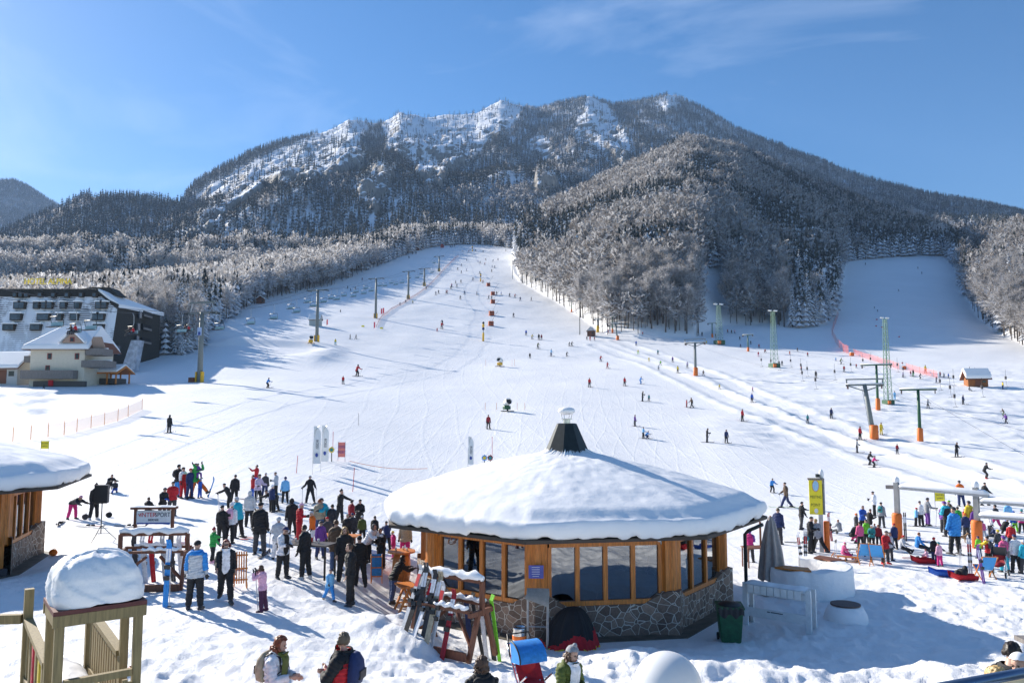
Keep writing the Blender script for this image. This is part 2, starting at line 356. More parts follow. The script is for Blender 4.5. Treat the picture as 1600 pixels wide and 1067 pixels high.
CONF_FAR = tree_mat('snowy_conifer_far', (0.018, 0.026, 0.022), (0.07, 0.075, 0.066), (0.74, 0.76, 0.8), 0.12)
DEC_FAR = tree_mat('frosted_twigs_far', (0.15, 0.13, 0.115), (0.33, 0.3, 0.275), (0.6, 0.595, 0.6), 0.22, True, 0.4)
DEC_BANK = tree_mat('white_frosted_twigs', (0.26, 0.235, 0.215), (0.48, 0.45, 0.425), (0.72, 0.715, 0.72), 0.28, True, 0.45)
CONF_NEAR = tree_mat('snowy_conifer', (0.02, 0.028, 0.02), (0.04, 0.048, 0.036), (0.7, 0.72, 0.76), 0.06, False)
DEC_NEAR = tree_mat('frosted_twigs', (0.21, 0.185, 0.165), (0.37, 0.335, 0.31), (0.66, 0.655, 0.66), 0.28, False, 0.35)
BARK = M('tree_bark', (0.1, 0.08, 0.065), 0.9, var=0.4, scale=3)

def conifer_tpl(tiers, n, r, H, rs):
    V = []; F = []
    for k in range(tiers):
        t = k/tiers; z = H*(0.1+0.86*t); rad = r*(1-t)**0.85+0.12; drop = H*0.9/tiers*(0.75+0.3*rs.random())
        a0 = rs.random()*6.28
        for i in range(n):
            a = a0+6.283*(i+0.35*rs.random())/n; rr = rad*(0.65+0.5*rs.random()); da = 6.283/n*0.62
            b = len(V)
            V += [(0, 0, z+drop*0.55), (rr*0.72*math.cos(a-da), rr*0.72*math.sin(a-da), z-drop*0.2), (rr*math.cos(a), rr*math.sin(a), z-drop*0.45*rs.random()-drop*0.15), (rr*0.72*math.cos(a+da), rr*0.72*math.sin(a+da), z-drop*0.2)]
            F += [(b, b+1, b+2), (b, b+2, b+3)]
    b = len(V); V += [(0.12, 0, H*0.85), (-0.1, 0.1, H*0.85), (-0.1, -0.1, H*0.85), (0, 0, H)]
    F += [(b, b+1, b+3), (b+1, b+2, b+3), (b+2, b, b+3)]
    return np.array(V, float), np.array(F)
def decid_tpl(n, r, H, rs, size, trunk=True):
    V = []; F = []; Mi = []
    def tri(a, b, c, m):
        k = len(V); V.extend([a, b, c]); F.append((k, k+1, k+2)); Mi.append(m)
    if trunk:
        for i in range(3):
            a = 2.094*i; c = a+2.094; tri((0.2*math.cos(a), 0.2*math.sin(a), -0.5), (0.2*math.cos(c), 0.2*math.sin(c), -0.5), (0, 0, H*0.8), 1)
    for i in range(n):
        while True:
            q = rs.normal(size=3); q /= np.linalg.norm(q); q = q*rs.random()**0.45
            if q[2] > -0.85: break
        c = np.array([q[0]*r, q[1]*r, H*0.64+q[2]*H*0.36]); c[0] *= 1+0.25*math.sin(3*q[2]+i % 3)
        d = np.array([q[0]*r*0.8, q[1]*r*0.8, 0.8+q[2]*1.5])+rs.normal(size=3)*0.7; d /= np.linalg.norm(d)
        e = np.cross(d, rs.normal(size=3)); e /= np.linalg.norm(e); s = size*(0.6+0.8*rs.random())
        tri(c-d*s*0.7+e*s*0.12, c-d*s*0.7-e*s*0.12, c+d*s*0.9, 0)
        tri(c-d*s*0.2-e*s*0.4, c+e*s*0.35, c+d*s*0.7+e*s*0.2, 0) if i % 2 else tri(c, c+d*s*0.6+e*s*0.5, c+d*s*0.7+e*s*0.25, 0)
    return np.array(V, float), np.array(F), np.array(Mi)
def scatter(tpls, P, S, name, mats, label, cat, tint):
    Vs = []; Fs = []; Ms = []; Ts = []; off = 0
    k = rng.integers(0, len(tpls), len(P)); ang = rng.random(len(P))*6.283; tn = tint
    for j, T in enumerate(tpls):
        V, F = T[0], T[1]; mi = T[2] if len(T) > 2 else np.zeros(len(F), int)
        idx = np.where(k == j)[0]
        if not len(idx): continue
        c, s = np.cos(ang[idx])[:, None], np.sin(ang[idx])[:, None]; sc = S[idx][:, None]; wd = (0.85+0.35*rng.random(len(idx)))[:, None]*sc
        x = (V[None, :, 0]*c-V[None, :, 1]*s)*wd+P[idx, 0:1]; y = (V[None, :, 0]*s+V[None, :, 1]*c)*wd+P[idx, 1:2]; z = V[None, :, 2]*sc+P[idx, 2:3]
        Vs.append(np.stack([x, y, z], -1).reshape(-1, 3))
        f = F[None]+(np.arange(len(idx))*len(V))[:, None, None]+off; Fs.append(f.reshape(-1, 3)); off += len(idx)*len(V)
        Ms.append(np.tile(mi, len(idx))); Ts.append(np.repeat(tn[idx], len(F)))
    me = tri_mesh(name, np.concatenate(Vs), np.concatenate(Fs), np.concatenate(Ms), attr=np.concatenate(Ts))
    for m in mats: me.materials.append(m)
    o = new_obj(name, me); o['kind'] = 'stuff'; o['label'] = label; o['category'] = cat; return o
rs = np.random.default_rng(3)
# --- far forest on the mountain
def cand(n, u0, u1, y0, y1):
    u = rng.uniform(u0, u1, n); y = np.sqrt(rng.uniform(y0*y0, y1*y1, n)); return u*y, y
X, Y = cand(140000, -0.82, 0.85, 560, 2200)
Xf, Yf = cand(26000, -0.72, -0.54, 2300, 3650); X = np.concatenate([X, Xf]); Y = np.concatenate([Y, Yf])
gm = MTN(X, Y); gg = G(X, np.minimum(Y, 1049))
t = M1.t(X, Y); ok = (gm > gg+0.5) & (t > 0) & ((t < 1.02) | (Y > 2500))
px, py = project(X, Y, gm); ok &= (px > -160) & (px < 1760)
rk = rock_mask(X, Y, gm); ok &= (~rk) | (rng.random(len(X)) < 0.11)
h1 = H1(X, Y); ok &= ~((px > 830) & (px < 1450) & (py > np.interp(px, [830, 900, 1075, 1250, 1450], [375, 345, 258, 308, 385])))
ok &= vn(X/16, Y/16, 91) > 0.22
X, Y, gm, px, py = [a[ok] for a in (X, Y, gm, px, py)]
P = np.stack([X, Y, gm-0.6], -1); S = (0.75+0.55*rng.random(len(X)))*np.where(py < 220, 0.8, 1.0)
fr = fbm(X/90, Y/140, 3, 95)+0.25*((py > 330) & (px > 640))-0.15*(py < 300)-0.3*(px < 620)
dec = (fr+0.25*rng.normal(size=len(X))) > 0.32
# leafless frosty trees along the lower left and towards the right flank
mc = [conifer_tpl(4, 5, 2.2, 16, rs) for _ in range(6)]; md = [decid_tpl(20, 3.4, 11, rs, 2.3, False) for _ in range(5)]
tn = np.clip(0.5+0.5*fbm(X/50, Y/80, 3, 97)+0.2*rng.normal(size=len(X)), 0, 1)
scatter(mc, P[~dec], S[~dec], 'mountain_forest', [CONF_FAR], 'dark snow dusted conifer forest covering the steep mountain', 'forest', tn[~dec])
scatter(md, P[dec], S[dec], 'mountain_forest', [DEC_FAR, BARK], 'pale frosted leafless woodland between the mountain conifers', 'forest', tn[dec])
# --- forest on the knoll, on the left bank and at the right edge
near = []
def wood(L, n, u0, u1, y0, y1, zone, decfrac, smin=0.68, smax=1.3):
    X, Y = cand(n, u0, u1, y0, y1); z = G(X, Y); t = L.t(X, Y); lz = L(X, Y)
    ok = (t > -0.005) & (t < 1.08) & (np.abs(np.maximum(lz, z)-z) < 12) & ((lz > S0(X, Y)-1.0) | (L is L1))
    px, py = project(X, Y, z); ok &= (px > -200) & (px < 1800) & zone(px, py)
    X, Y, z, px, py = [a[ok] for a in (X, Y, z, px, py)]
    key = np.round(X/2.6).astype(int)*100003+np.round(Y/3.2).astype(int); _, first = np.unique(key, return_index=True)
    X, Y, z, px, py = [a[first] for a in (X, Y, z, px, py)]
    d = decfrac(px, py, X, Y) > rng.random(len(X)); S = rng.uniform(smin, smax, len(X))
    for i in range(len(X)): near.append((X[i], Y[i], z[i]-0.3, S[i], bool(d[i]), px[i], py[i]))
gap = lambda px, py: ~((px > 1092) & (px < 1135) & (py > 420)) & ~((px > 1130) & (px < 1300) & (py > 470) & (vn(px/9, py/9, 5) < 0.35))
wood(H1, 60000, -0.03, 0.62, 285, 1000, lambda px, py: gap(px, py) & (px > 803), lambda px, py, X, Y: np.clip(0.93-0.9*sstep(-0.02, 0.35, fbm(X/70, Y/70, 3, 101))-0.55*sstep(1120, 1250, px)*(py < 400)-0.45*((px > 1240) & (py > 430)), 0.02, 0.98)+((py > 425) & (px < 1230))*1.0)
wood(L1, 42000, -0.72, 0.03, 195, 730, lambda px, py: px < 815, lambda px, py, X, Y: np.clip(np.where((px > 255) & (px < 345) & (py > 480), 0.15, 0.93)-0.7*sstep(0.1, 0.4, fbm(X/60, Y/60, 3, 103))-0.5*(px > 660), 0.02, 1), 0.6, 1.15)
wood(R1, 16000, 0.5, 0.8, 230, 600, lambda px, py: (px > 1455) & ~((px > 1512) & (px < 1552) & (py > 400) & (py < 432)), lambda px, py, X, Y: np.clip(np.where(px < 1510, 0.1, 0.88)-0.5*sstep(0.1, 0.4, fbm(X/50, Y/50, 3, 105)), 0.05, 1))
near.sort(key=lambda a: a[1]/a[3])
# the 300 trees that show largest are trees of their own
vis = [a for a in near if -40 < a[5] < 1640 and not (a[5] < 215)]
indiv = vis[:296]; ids = set(id(a) for a in indiv); rest = [a for a in near if id(a) not in ids]
A = np.array([a[:4] for a in rest]); D = np.array([a[4] for a in rest])
tnr = np.clip(0.5+0.6*fbm(A[:, 0]/40, A[:, 1]/40, 3, 107)+0.22*rng.normal(size=len(A)), 0, 1)
kc = [conifer_tpl(7, 7, 2.6, 18, rs) for _ in range(6)]; kd = [decid_tpl(96, 3.1, 16.5, rs, 1.45) for _ in range(7)]
right = A[:, 0] > 0
for side, nm in ((False, 'bank left of the chairlift'), (True, 'knolls right of the main run')):
    s_ = (right == side)
    scatter(kc, A[s_ & ~D, :3], A[s_ & ~D, 3], 'hillside_forest', [CONF_FAR, BARK], 'snow laden conifers on the '+nm, 'forest', tnr[s_ & ~D])
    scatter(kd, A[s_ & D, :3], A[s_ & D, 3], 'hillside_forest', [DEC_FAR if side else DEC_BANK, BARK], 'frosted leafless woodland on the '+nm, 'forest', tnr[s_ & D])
def ribbon(V, F, p, q, w0, w1, rs):
    d = q-p; e = np.cross(d, rs.normal(size=3)); e /= (np.linalg.norm(e)+1e-9); b = len(V)
    V += [p-e*w0, p+e*w0, q+e*w1]; F.append((b, b+1, b+2))
def tube_pts(V, F, pts, rad, n=5):
    b = len(V)
    for p, r in zip(pts, rad):
        for i in range(n): V.append(np.array([p[0]+r*math.cos(6.283*i/n), p[1]+r*math.sin(6.283*i/n), p[2]]))
    for k in range(len(pts)-1):
        for i in range(n):
            j = (i+1) % n; a, c = b+k*n, b+(k+1)*n; F.append((a+i, a+j, c+j)); F.append((a+i, c+j, c+i))
def decid_near(rs, H=16.5, ntw=1000):
    TV, TF, CV, CF = [], [], [], []
    lean = rs.normal(size=2)*0.35; h0 = H*(0.3+0.12*rs.random())
    top = np.array([lean[0]*1.5, lean[1]*1.5, H*0.86])
    tube_pts(TV, TF, [np.array([0, 0, -0.6]), np.array([lean[0]*0.4, lean[1]*0.4, h0]), (top+np.array([lean[0], lean[1], h0]))*0.5, top], [0.27, 0.19, 0.11, 0.03])
    limbs = []
    for i in range(15):
        t = i/14; z = h0*0.75+(H*0.82-h0*0.75)*t; a = rs.random()*6.283; Lg = (1-t)**0.7*3.1*(0.7+0.6*rs.random())+0.7
        p = np.array([lean[0]*z/h0*0.4, lean[1]*z/h0*0.4, z]); q = p+np.array([math.cos(a)*Lg, math.sin(a)*Lg, Lg*(0.75+0.6*rs.random())]); m = (p+q)/2+np.array([0, 0, -0.12*Lg])
        tube_pts(TV, TF, [p, m, q], [0.075, 0.05, 0.015], 3); limbs += [(p, m), (m, q), (m, q)]
    limbs.append((top-np.array([0, 0, 3.5]), top)); limbs.append((top-np.array([0, 0, 1.5]), top+np.array([0, 0, 0.6])))
    for i in range(ntw):
        p, q = limbs[rs.integers(len(limbs))]; s = p+(q-p)*rs.random(); out_ = s*np.array([1, 1, 0]); nn = np.linalg.norm(out_)+0.3
        d = out_/nn*0.6+rs.normal(size=3)*0.55+np.array([0, 0, 0.45]); d /= np.linalg.norm(d); ln = 0.5+1.2*rs.random()
        e = s+d*ln+np.array([0, 0, -0.1*ln]); ribbon(CV, CF, s, e, 0.055, 0.03, rs)
        for _ in range(2):
            s2 = s+(e-s)*(0.3+0.6*rs.random()); d2 = d+rs.normal(size=3)*0.6; ribbon(CV, CF, s2, s2+d2*0.6*ln, 0.045, 0.03, rs)
    return (np.array(TV), np.array(TF)), (np.array(CV), np.array(CF))
def conif_near(rs, H=18, r=2.7):
    TV, TF, CV, CF = [], [], [], []
    tube_pts(TV, TF, [np.array([0, 0, -0.6]), np.array([0, 0, H*0.5]), np.array([0, 0, H*0.97])], [0.26, 0.15, 0.02])
    nt_ = 26
    for k in range(nt_):
        t = k/nt_; z = H*(0.09+0.9*t); rad = r*(1-t)**0.8*(0.85+0.3*rs.random())+0.12; nb = max(5, int(11*(1-t)+4))
        for i in range(nb):
            a = 6.283*(i+rs.random())/nb; rr = rad*(0.6+0.5*rs.random()); zz = z+0.35*rs.normal(); dirx, diry = math.cos(a), math.sin(a); nx, ny = -diry, dirx; w_ = 0.2+0.16*rr
            dr = rr*(0.28+0.25*rs.random()); b = len(CV)
            CV += [np.array([dirx*0.05, diry*0.05, zz+0.1]), np.array([dirx*rr*0.55+nx*w_, diry*rr*0.55+ny*w_, zz-dr*0.4-0.12]), np.array([dirx*rr*0.6, diry*rr*0.6, zz-dr*0.3+0.1]), np.array([dirx*rr*0.55-nx*w_, diry*rr*0.55-ny*w_, zz-dr*0.4-0.12]), np.array([dirx*rr, diry*rr, zz-dr])]
            CF += [(b, b+1, b+2), (b, b+2, b+3), (b+1, b+4, b+2), (b+2, b+4, b+3)]
    return (np.array(TV), np.array(TF)), (np.array(CV), np.array(CF))
def mk(nm, VF, mat):
    me = tri_mesh(nm, VF[0], VF[1], smooth=False); me.materials.append(mat); return me
DN = []; CN = []
for i in range(7):
    T, C = decid_near(np.random.default_rng(100+i)); DN.append((mk('trunk', T, BARK), mk('crown', C, DEC_NEAR)))
for i in range(5):
    T, C = conif_near(np.random.default_rng(200+i)); CN.append((mk('trunk', T, BARK), mk('crown', C, CONF_NEAR)))
def tree_label(px, py, d):
    if px < 360: z = 'beside the first chairlift pylon'
    elif px < 830: z = 'along the left edge of the lifts'
    elif px < 1095: z = 'in the copse beside the small brown hut'
    elif px < 1330: z = 'on the shaded knoll behind the tow lifts'
    else: z = 'at the edge of the right hand wood'
    return ('tall leafless tree white with frost ' if d else 'dark spruce with snow laden branches ')+z, ('frosted trees ' if d else 'snowy spruces ')+z
for (x, y, z, s, d, px, py) in indiv:
    k = random.randrange(7 if d else 5); tm, cm = (DN if d else CN)[k]
    o = new_obj('frosted_tree' if d else 'spruce_tree', None, loc=(x, y, z), rotz=random.random()*6.28)
    f = 1.0 if d else random.uniform(0.65, 1.05); o.scale = (s*f*random.uniform(0.85, 1.1),)*2+(s*f,)
    o['label'], o['group'] = tree_label(px, py, d); o['category'] = 'tree'
    new_obj('trunk', tm, o); new_obj('crown', cm, o)
# ------------------------------------------------------------------ part builder
class MB:
    def __init__(s): s.v = []; s.f = []; s.m = []; s.cur = 0
    def add(s, V, F):
        b = len(s.v); s.v += [tuple(v) for v in V]; s.f += [tuple(i+b for i in f) for f in F]; s.m += [s.cur]*len(F); return s
    def slot(s, k): s.cur = k; return s
    def box(s, c, d, rz=0, ry=0, rx=0):
        m = Matrix.Rotation(rz, 3, 'Z') @ Matrix.Rotation(ry, 3, 'Y') @ Matrix.Rotation(rx, 3, 'X'); c = Vector(c); h = Vector(d)/2
        V = [c+m @ Vector((x*h.x, y*h.y, z*h.z)) for z in (-1, 1) for y in (-1, 1) for x in (-1, 1)]
        return s.add(V, [(0, 2, 3, 1), (4, 5, 7, 6), (0, 1, 5, 4), (2, 6, 7, 3), (0, 4, 6, 2), (1, 3, 7, 5)])
    def bar(s, p, q, w, h=None, up=(0, 0, 1)):
        p = Vector(p); q = Vector(q); h = h or w; d = (q-p).normalized(); up = Vector(up)
        if abs(d.dot(up)) > 0.98: up = Vector((0, 1, 0))
        a = d.cross(up).normalized()*w/2; b = a.cross(d).normalized()*h/2
        V = [p-a-b, p+a-b, p+a+b, p-a+b, q-a-b, q+a-b, q+a+b, q-a+b]
        return s.add(V, [(0, 1, 2, 3), (7, 6, 5, 4), (0, 4, 5, 1), (1, 5, 6, 2), (2, 6, 7, 3), (3, 7, 4, 0)])
    def tube(s, pts, rad, n=8, sx=1.0, sy=1.0, cap=True):
        pts = [Vector(p) for p in pts]
        if not hasattr(rad, '__len__'): rad = [rad]*len(pts)
        V = []; F = []; prev = None
        for i, p in enumerate(pts):
            d = (pts[min(i+1, len(pts)-1)]-pts[max(i-1, 0)])
            d = d.normalized() if d.length > 1e-9 else Vector((0, 0, 1))
            a = (prev-d*prev.dot(d)) if prev is not None else (Vector((1, 0, 0))-d*d.x if abs(d.x) < 0.9 else Vector((0, 1, 0))-d*d.y)
            a.normalize(); prev = a; b = d.cross(a)
            for k in range(n):
                t = 6.28318*k/n; V.append(p+a*(rad[i]*sx*math.cos(t))+b*(rad[i]*sy*math.sin(t)))
        for i in range(len(pts)-1):
            for k in range(n):
                j = (k+1) % n; F.append((i*n+k, i*n+j, (i+1)*n+j, (i+1)*n+k))
        if cap: F.append(tuple(range(n-1, -1, -1))); F.append(tuple(range((len(pts)-1)*n, len(pts)*n)))
        return s.add(V, F)
    def lathe(s, prof, c=(0, 0, 0), n=24, ph=0):
        V = []; F = []; c = Vector(c)
        for r, z in prof:
            for k in range(n): t = 6.28318*k/n+ph; V.append(c+Vector((r*math.cos(t), r*math.sin(t), z)))
        for i in range(len(prof)-1):
            for k in range(n): j = (k+1) % n; F.append((i*n+k, i*n+j, (i+1)*n+j, (i+1)*n+k))
        F.append(tuple(range(n-1, -1, -1))); F.append(tuple(range((len(prof)-1)*n, len(prof)*n))); return s.add(V, F)
    def ball(s, c, r, n=12, m=8):
        r = r if hasattr(r, '__len__') else (r, r, r); V = []; F = []
        for i in range(m+1):
            t = math.pi*i/m
            for k in range(n): a = 6.28318*k/n; V.append((c[0]+r[0]*math.sin(t)*math.cos(a), c[1]+r[1]*math.sin(t)*math.sin(a), c[2]-r[2]*math.cos(t)))
        for i in range(m):
            for k in range(n): j = (k+1) % n; F.append((i*n+k, i*n+j, (i+1)*n+j, (i+1)*n+k))
        return s.add(V, F)
    def prism(s, poly, d):          # poly: 3-D points in a plane, d: extrusion vector
        n = len(poly); d = Vector(d); P = [Vector(p) for p in poly]; V = P+[p+d for p in P]
        F = [tuple(range(n-1, -1, -1)), tuple(range(n, 2*n))]+[(i, (i+1) % n, n+(i+1) % n, n+i) for i in range(n)]; return s.add(V, F)
    def sheet(s, fn, nu, nv):       # parametric surface
        V = [fn(i/nu, j/nv) for j in range(nv+1) for i in range(nu+1)]
        F = [(j*(nu+1)+i, j*(nu+1)+i+1, (j+1)*(nu+1)+i+1, (j+1)*(nu+1)+i) for j in range(nv) for i in range(nu)]; return s.add(V, F)
    def mesh(s, name, mats, smooth=False):
        me = bpy.data.meshes.new(name); me.from_pydata(s.v, [], s.f); me.update()
        for m in (mats if isinstance(mats, (list, tuple)) else [mats]): me.materials.append(m)
        me.polygons.foreach_set('material_index', s.m)
        if smooth: me.polygons.foreach_set('use_smooth', [True]*len(s.f))
        return me
    def build(s, name, mats, parent=None, smooth=False, loc=None, rotz=0):
        return new_obj(name, s.mesh(name, mats, smooth), parent, loc, rotz)
def tag(o, label, cat, group=None):
    o['label'] = label; o['category'] = cat
    if group: o['group'] = group
    return o
def thing(name, label, cat, loc, rotz=0, group=None):
    o = new_obj(name, None, loc=loc, rotz=rotz); o.empty_display_size = 0.2; return tag(o, label, cat, group)
def bevel(o, w_=0.01, seg=2):
    b = o.modifiers.new('bevel', 'BEVEL'); b.width = w_; b.segments = seg; b.limit_method = 'ANGLE'; return o

# ------------------------------------------------------------------ people
CL = {'black': (.012,.012,.014), 'dark': (.03,.032,.04), 'charcoal': (.055,.055,.06), 'grey': (.3,.31,.33), 'white': (.78,.78,.8), 'red': (.5,.012,.02), 'darkred': (.28,.01,.02), 'blue': (.02,.11,.5),
 'navy': (.015,.03,.11), 'lightblue': (.2,.5,.8), 'turquoise': (.02,.42,.55), 'green': (.03,.36,.07), 'lime': (.2,.62,.03), 'yellow': (.75,.55,.03), 'orange': (.8,.16,.01), 'pink': (.75,.12,.28), 'magenta': (.6,.02,.2),
 'lightpink': (.78,.42,.55), 'lilac': (.6,.48,.62), 'purple': (.16,.05,.3), 'brown': (.1,.06,.035), 'beige': (.42,.36,.25), 'jeans': (.05,.09,.2), 'olive': (.1,.13,.02), 'teal': (.03,.25,.26), 'plum': (.08,.02,.06), 'azure': (.03,.25,.65), 'silver': (.5,.52,.55)}
def cloth(k): return M('cloth_'+k, CL[k], 0.75, var=0.2, scale=14, bump=0.15)
SKIN = M('skin', (.55, .33, .24), 0.5, var=0.08, scale=20)
HAIRS = {k: M('hair_'+k, c, 0.5, var=0.3, scale=40, stretch=(3, 3, .4)) for k, c in {'dark': (.02,.013,.01), 'brown': (.09,.045,.025), 'blond': (.5,.34,.15), 'auburn': (.22,.06,.02), 'red': (.2,.012,.012), 'greying': (.13,.095,.06)}.items()}
SOLE = M('boot', (.03, .03, .035), 0.5); GLV = M('glove', (.02, .02, .025), 0.6); FEAT = M('eye_dark', (.02, .015, .012), 0.3); LIP = M('lips', (.45, .14, .12), 0.5)
def rdir(p, a, side): p, a = R(p), R(a); return Vector((side*math.sin(a), -math.sin(p)*math.cos(a), -math.cos(p)*math.cos(a)))
POSE = {  # lean, head (pitch,yaw), arms L/R (pitch,abduct,elbow,fore_in), legs L/R (pitch,abduct,knee)
 'stand': dict(lean=2, hd=(5, 0), aL=(4, 12, 14, 0), aR=(-3, 11, 18, 0), lL=(3, 5, 2), lR=(-2, 6, 3)),
 'hands': dict(lean=4, hd=(18, 8), aL=(12, 10, 75, 35), aR=(15, 8, 85, 30), lL=(2, 6, 3), lR=(-3, 5, 4)),
 'fold': dict(lean=0, hd=(4, -35), aL=(28, 8, 88, 62), aR=(25, 8, 92, 66), lL=(1, 5, 2), lR=(-2, 6, 4)),
 'poles': dict(lean=8, hd=(6, 10), aL=(22, 22, 62, -5), aR=(18, 24, 66, -5), lL=(12, 9, 14), lR=(6, 9, 12)),
 'wide': dict(lean=4, hd=(4, 0), aL=(12, 28, 45, -8), aR=(12, 28, 45, -8), lL=(6, 14, 8), lR=(4, 14, 6)),
 'ski': dict(lean=28, hd=(-12, 10), aL=(30, 22, 55, 0), aR=(24, 26, 55, 0), lL=(38, 7, 58), lR=(34, 8, 56)),
 'walk': dict(lean=6, hd=(6, 0), aL=(-20, 10, 22, 0), aR=(24, 9, 28, 0), lL=(26, 3, 8), lR=(-20, 3, 22)),
 'bend': dict(lean=72, hd=(-12, 0), aL=(70, 8, 12, 0), aR=(64, 10, 18, 0), lL=(10, 8, 12), lR=(2, 9, 14)),
 'lean': dict(lean=34, hd=(-6, 8), aL=(52, 12, 48, 12), aR=(48, 14, 55, 14), lL=(4, 7, 4), lR=(-6, 7, 8)),
 'sit': dict(lean=8, hd=(10, 5), aL=(35, 12, 50, 12), aR=(30, 14, 55, 10), lL=(84, 8, 82), lR=(80, 10, 84)),
 'sitg': dict(lean=14, hd=(4, 6), aL=(38, 14, 35, 15), aR=(20, 20, 30, 5), lL=(82, 8, 14), lR=(76, 12, 24)),
 'crouch': dict(lean=40, hd=(0, 0), aL=(55, 12, 40, 14), aR=(50, 12, 50, 12), lL=(92, 14, 122), lR=(70, 10, 120)),
 'kick': dict(lean=-8, hd=(4, 12), aL=(105, 30, 95, 20), aR=(120, 20, 110, 20), lL=(52, 12, 12), lR=(-4, 5, 6)),
 'camera': dict(lean=2, hd=(6, 0), aL=(62, 16, 112, 30), aR=(66, 14, 108, 32), lL=(2, 5, 2), lR=(-3, 6, 4)),
 'raise': dict(lean=-3, hd=(-6, 10), aL=(72, 22, 60, 10), aR=(10, 12, 40, 0), lL=(4, 5, 4), lR=(-4, 5, 6)),
 'point': dict(lean=6, hd=(2, 20), aL=(58, 20, 12, 0), aR=(8, 12, 20, 0), lL=(6, 6, 4), lR=(-8, 6, 10)),
 'reach': dict(lean=26, hd=(8, 0), aL=(64, 12, 14, 4), aR=(50, 14, 22, 4), lL=(14, 6, 20), lR=(-8, 6, 16)),
}
def joints(P, fat=1.0):
    J = {}; pel = Vector((0, 0, 0.93)); J['pel'] = pel; l = R(P['lean']); sd = Vector((0, -math.sin(l), math.cos(l))); fw = Vector((0, -math.cos(l), -math.sin(l)))
    J['waist'] = pel+sd*0.17; J['chest'] = pel+sd*0.38-fw*0.01; J['nb'] = pel+sd*0.54; l2 = R(P['lean']*0.6); s2 = Vector((0, -math.sin(l2), math.cos(l2)))
    J['neck'] = J['nb']+s2*0.07; hp, hy = R(P['hd'][0]+P['lean']*0.55), R(P['hd'][1])
    hm = Matrix.Rotation(hy, 3, 'Z') @ Matrix.Rotation(hp, 3, 'X'); J['hm'] = hm; J['head'] = J['neck']+hm @ Vector((0, -0.02, 0.125))
    for k, sgn in (('L', 1), ('R', -1)):
        p, a, e, inn = P['a'+k]; sh = J['nb']+Vector((sgn*0.175, 0, 0))-sd*0.045; J['sh'+k] = sh
        J['el'+k] = sh+rdir(p, a, sgn)*0.29; d = rdir(p+e, a*0.6-inn, sgn); J['wr'+k] = J['el'+k]+d*0.255; J['hd'+k] = d
        p, a, kn = P['l'+k]; h = pel+Vector((sgn*0.095, 0, -0.03)); J['hip'+k] = h; J['kn'+k] = h+rdir(p, a, sgn)*0.43
        J['an'+k] = J['kn'+k]+rdir(p-kn, a*0.8, sgn)*0.41; J['ft'+k] = Vector((sgn*0.25, -1, 0)).normalized() if P['lean'] < 90 and p-kn > -60 and p-kn < 40 else (rdir(p-kn+80, a, sgn))
    zmin = min(J['anL'].z-0.08, J['anR'].z-0.08, J['pel'].z-0.14)
    for k, v in J.items():
        if isinstance(v, Vector) and k not in ('hdL', 'hdR', 'ftL', 'ftR'): J[k] = v-Vector((0, 0, zmin))
    return J
def body_mb(J, fingers):
    b = MB(); hm = J['hm']; sx = lambda a, t, c: a+(c-a)*t
    tor = [J['pel']-(J['waist']-J['pel'])*0.55, J['pel'], J['waist'], J['chest'], J['nb']-(J['nb']-J['chest'])*0.25, J['nb'], J['neck'], J['neck']+(J['head']-J['neck'])*0.5]
    b.tube(tor, [.10, .15, .135, .165, .16, .105, .058, .056], 16, 1.08, 0.74)
    b.ball(J['nb']+Vector((.13, 0, -.05)), (.075, .065, .06)); b.ball(J['nb']+Vector((-.13, 0, -.05)), (.075, .065, .06))
    def hb(p, r, n=12): 
        t = MB().ball((0, 0, 0), r, n, 8); b.add([J['head']+hm @ (Vector(p)+Vector(v)) for v in t.v], t.f)
    hb((0, 0.01, .025), (.076, .094, .092)); hb((0, -.025, -.05), (.058, .068, .062)); hb((0, -.1, -.02), (.013, .02, .022), 8); hb((.077, .01, -.01), (.012, .022, .032), 8); hb((-.077, .01, -.01), (.012, .022, .032), 8)
    hb((0, -.075, -.085), (.026, .022, .02), 8)
    for k, s in (('L', 1), ('R', -1)):
        b.tube([J['sh'+k], J['sh'+k]*.5+J['el'+k]*.5, J['el'+k], J['el'+k]*.6+J['wr'+k]*.4, J['wr'+k]], [.064, .054, .043, .041, .029], 10)
        b.tube([J['hip'+k]+Vector((0, 0, .03)), J['hip'+k]*.6+J['kn'+k]*.4, J['kn'+k], J['kn'+k]*.6+J['an'+k]*.4, J['an'+k]], [.1, .088, .062, .062, .044], 12)
        d = J['hd'+k]; side = d.cross(Vector((0, -1, 0.2))).normalized() if abs(d.y) < .95 else Vector((1, 0, 0)); nrm = side.cross(d).normalized(); w_ = J['wr'+k]
        b.tube([w_-d*.01, w_+d*.035, w_+d*.09], [.028, .042, .038], 8, 1.0, .6)
        if fingers:
            for i, (o, ln) in enumerate(((-.03, .075), (-.011, .085), (.011, .08), (.029, .062))):
                q = w_+d*.085+side*o; c = q+d*ln*.55+nrm*.012*(1+i*.2); e = c+d*ln*.35+nrm*.03; b.tube([q-d*.02, q, c, e], [.012, .0115, .0105, .008], 6)
            t0 = w_+d*.03-side*.034*s; b.tube([t0+side*.01*s, t0-side*.022*s+d*.03, t0-side*.026*s+d*.062+nrm*.012], [.014, .013, .009], 6)
        else: b.ball(w_+d*.1, (.04, .04, .045), 8, 6)
        f = J['ft'+k]; an = J['an'+k]; upf = Vector((0, 0, 1)) if abs(f.z) < .6 else Vector((0, -1, 0)); dn = -upf*.045
        b.tube([an-f*.07+dn, an+f*.0+dn*.6, an+f*.1+dn, an+f*.19+dn*1.25], [.042, .05, .042, .026], 10, 1.0, 1.0)
        b.tube([an, an+dn], [.048, .05], 10)
    return b
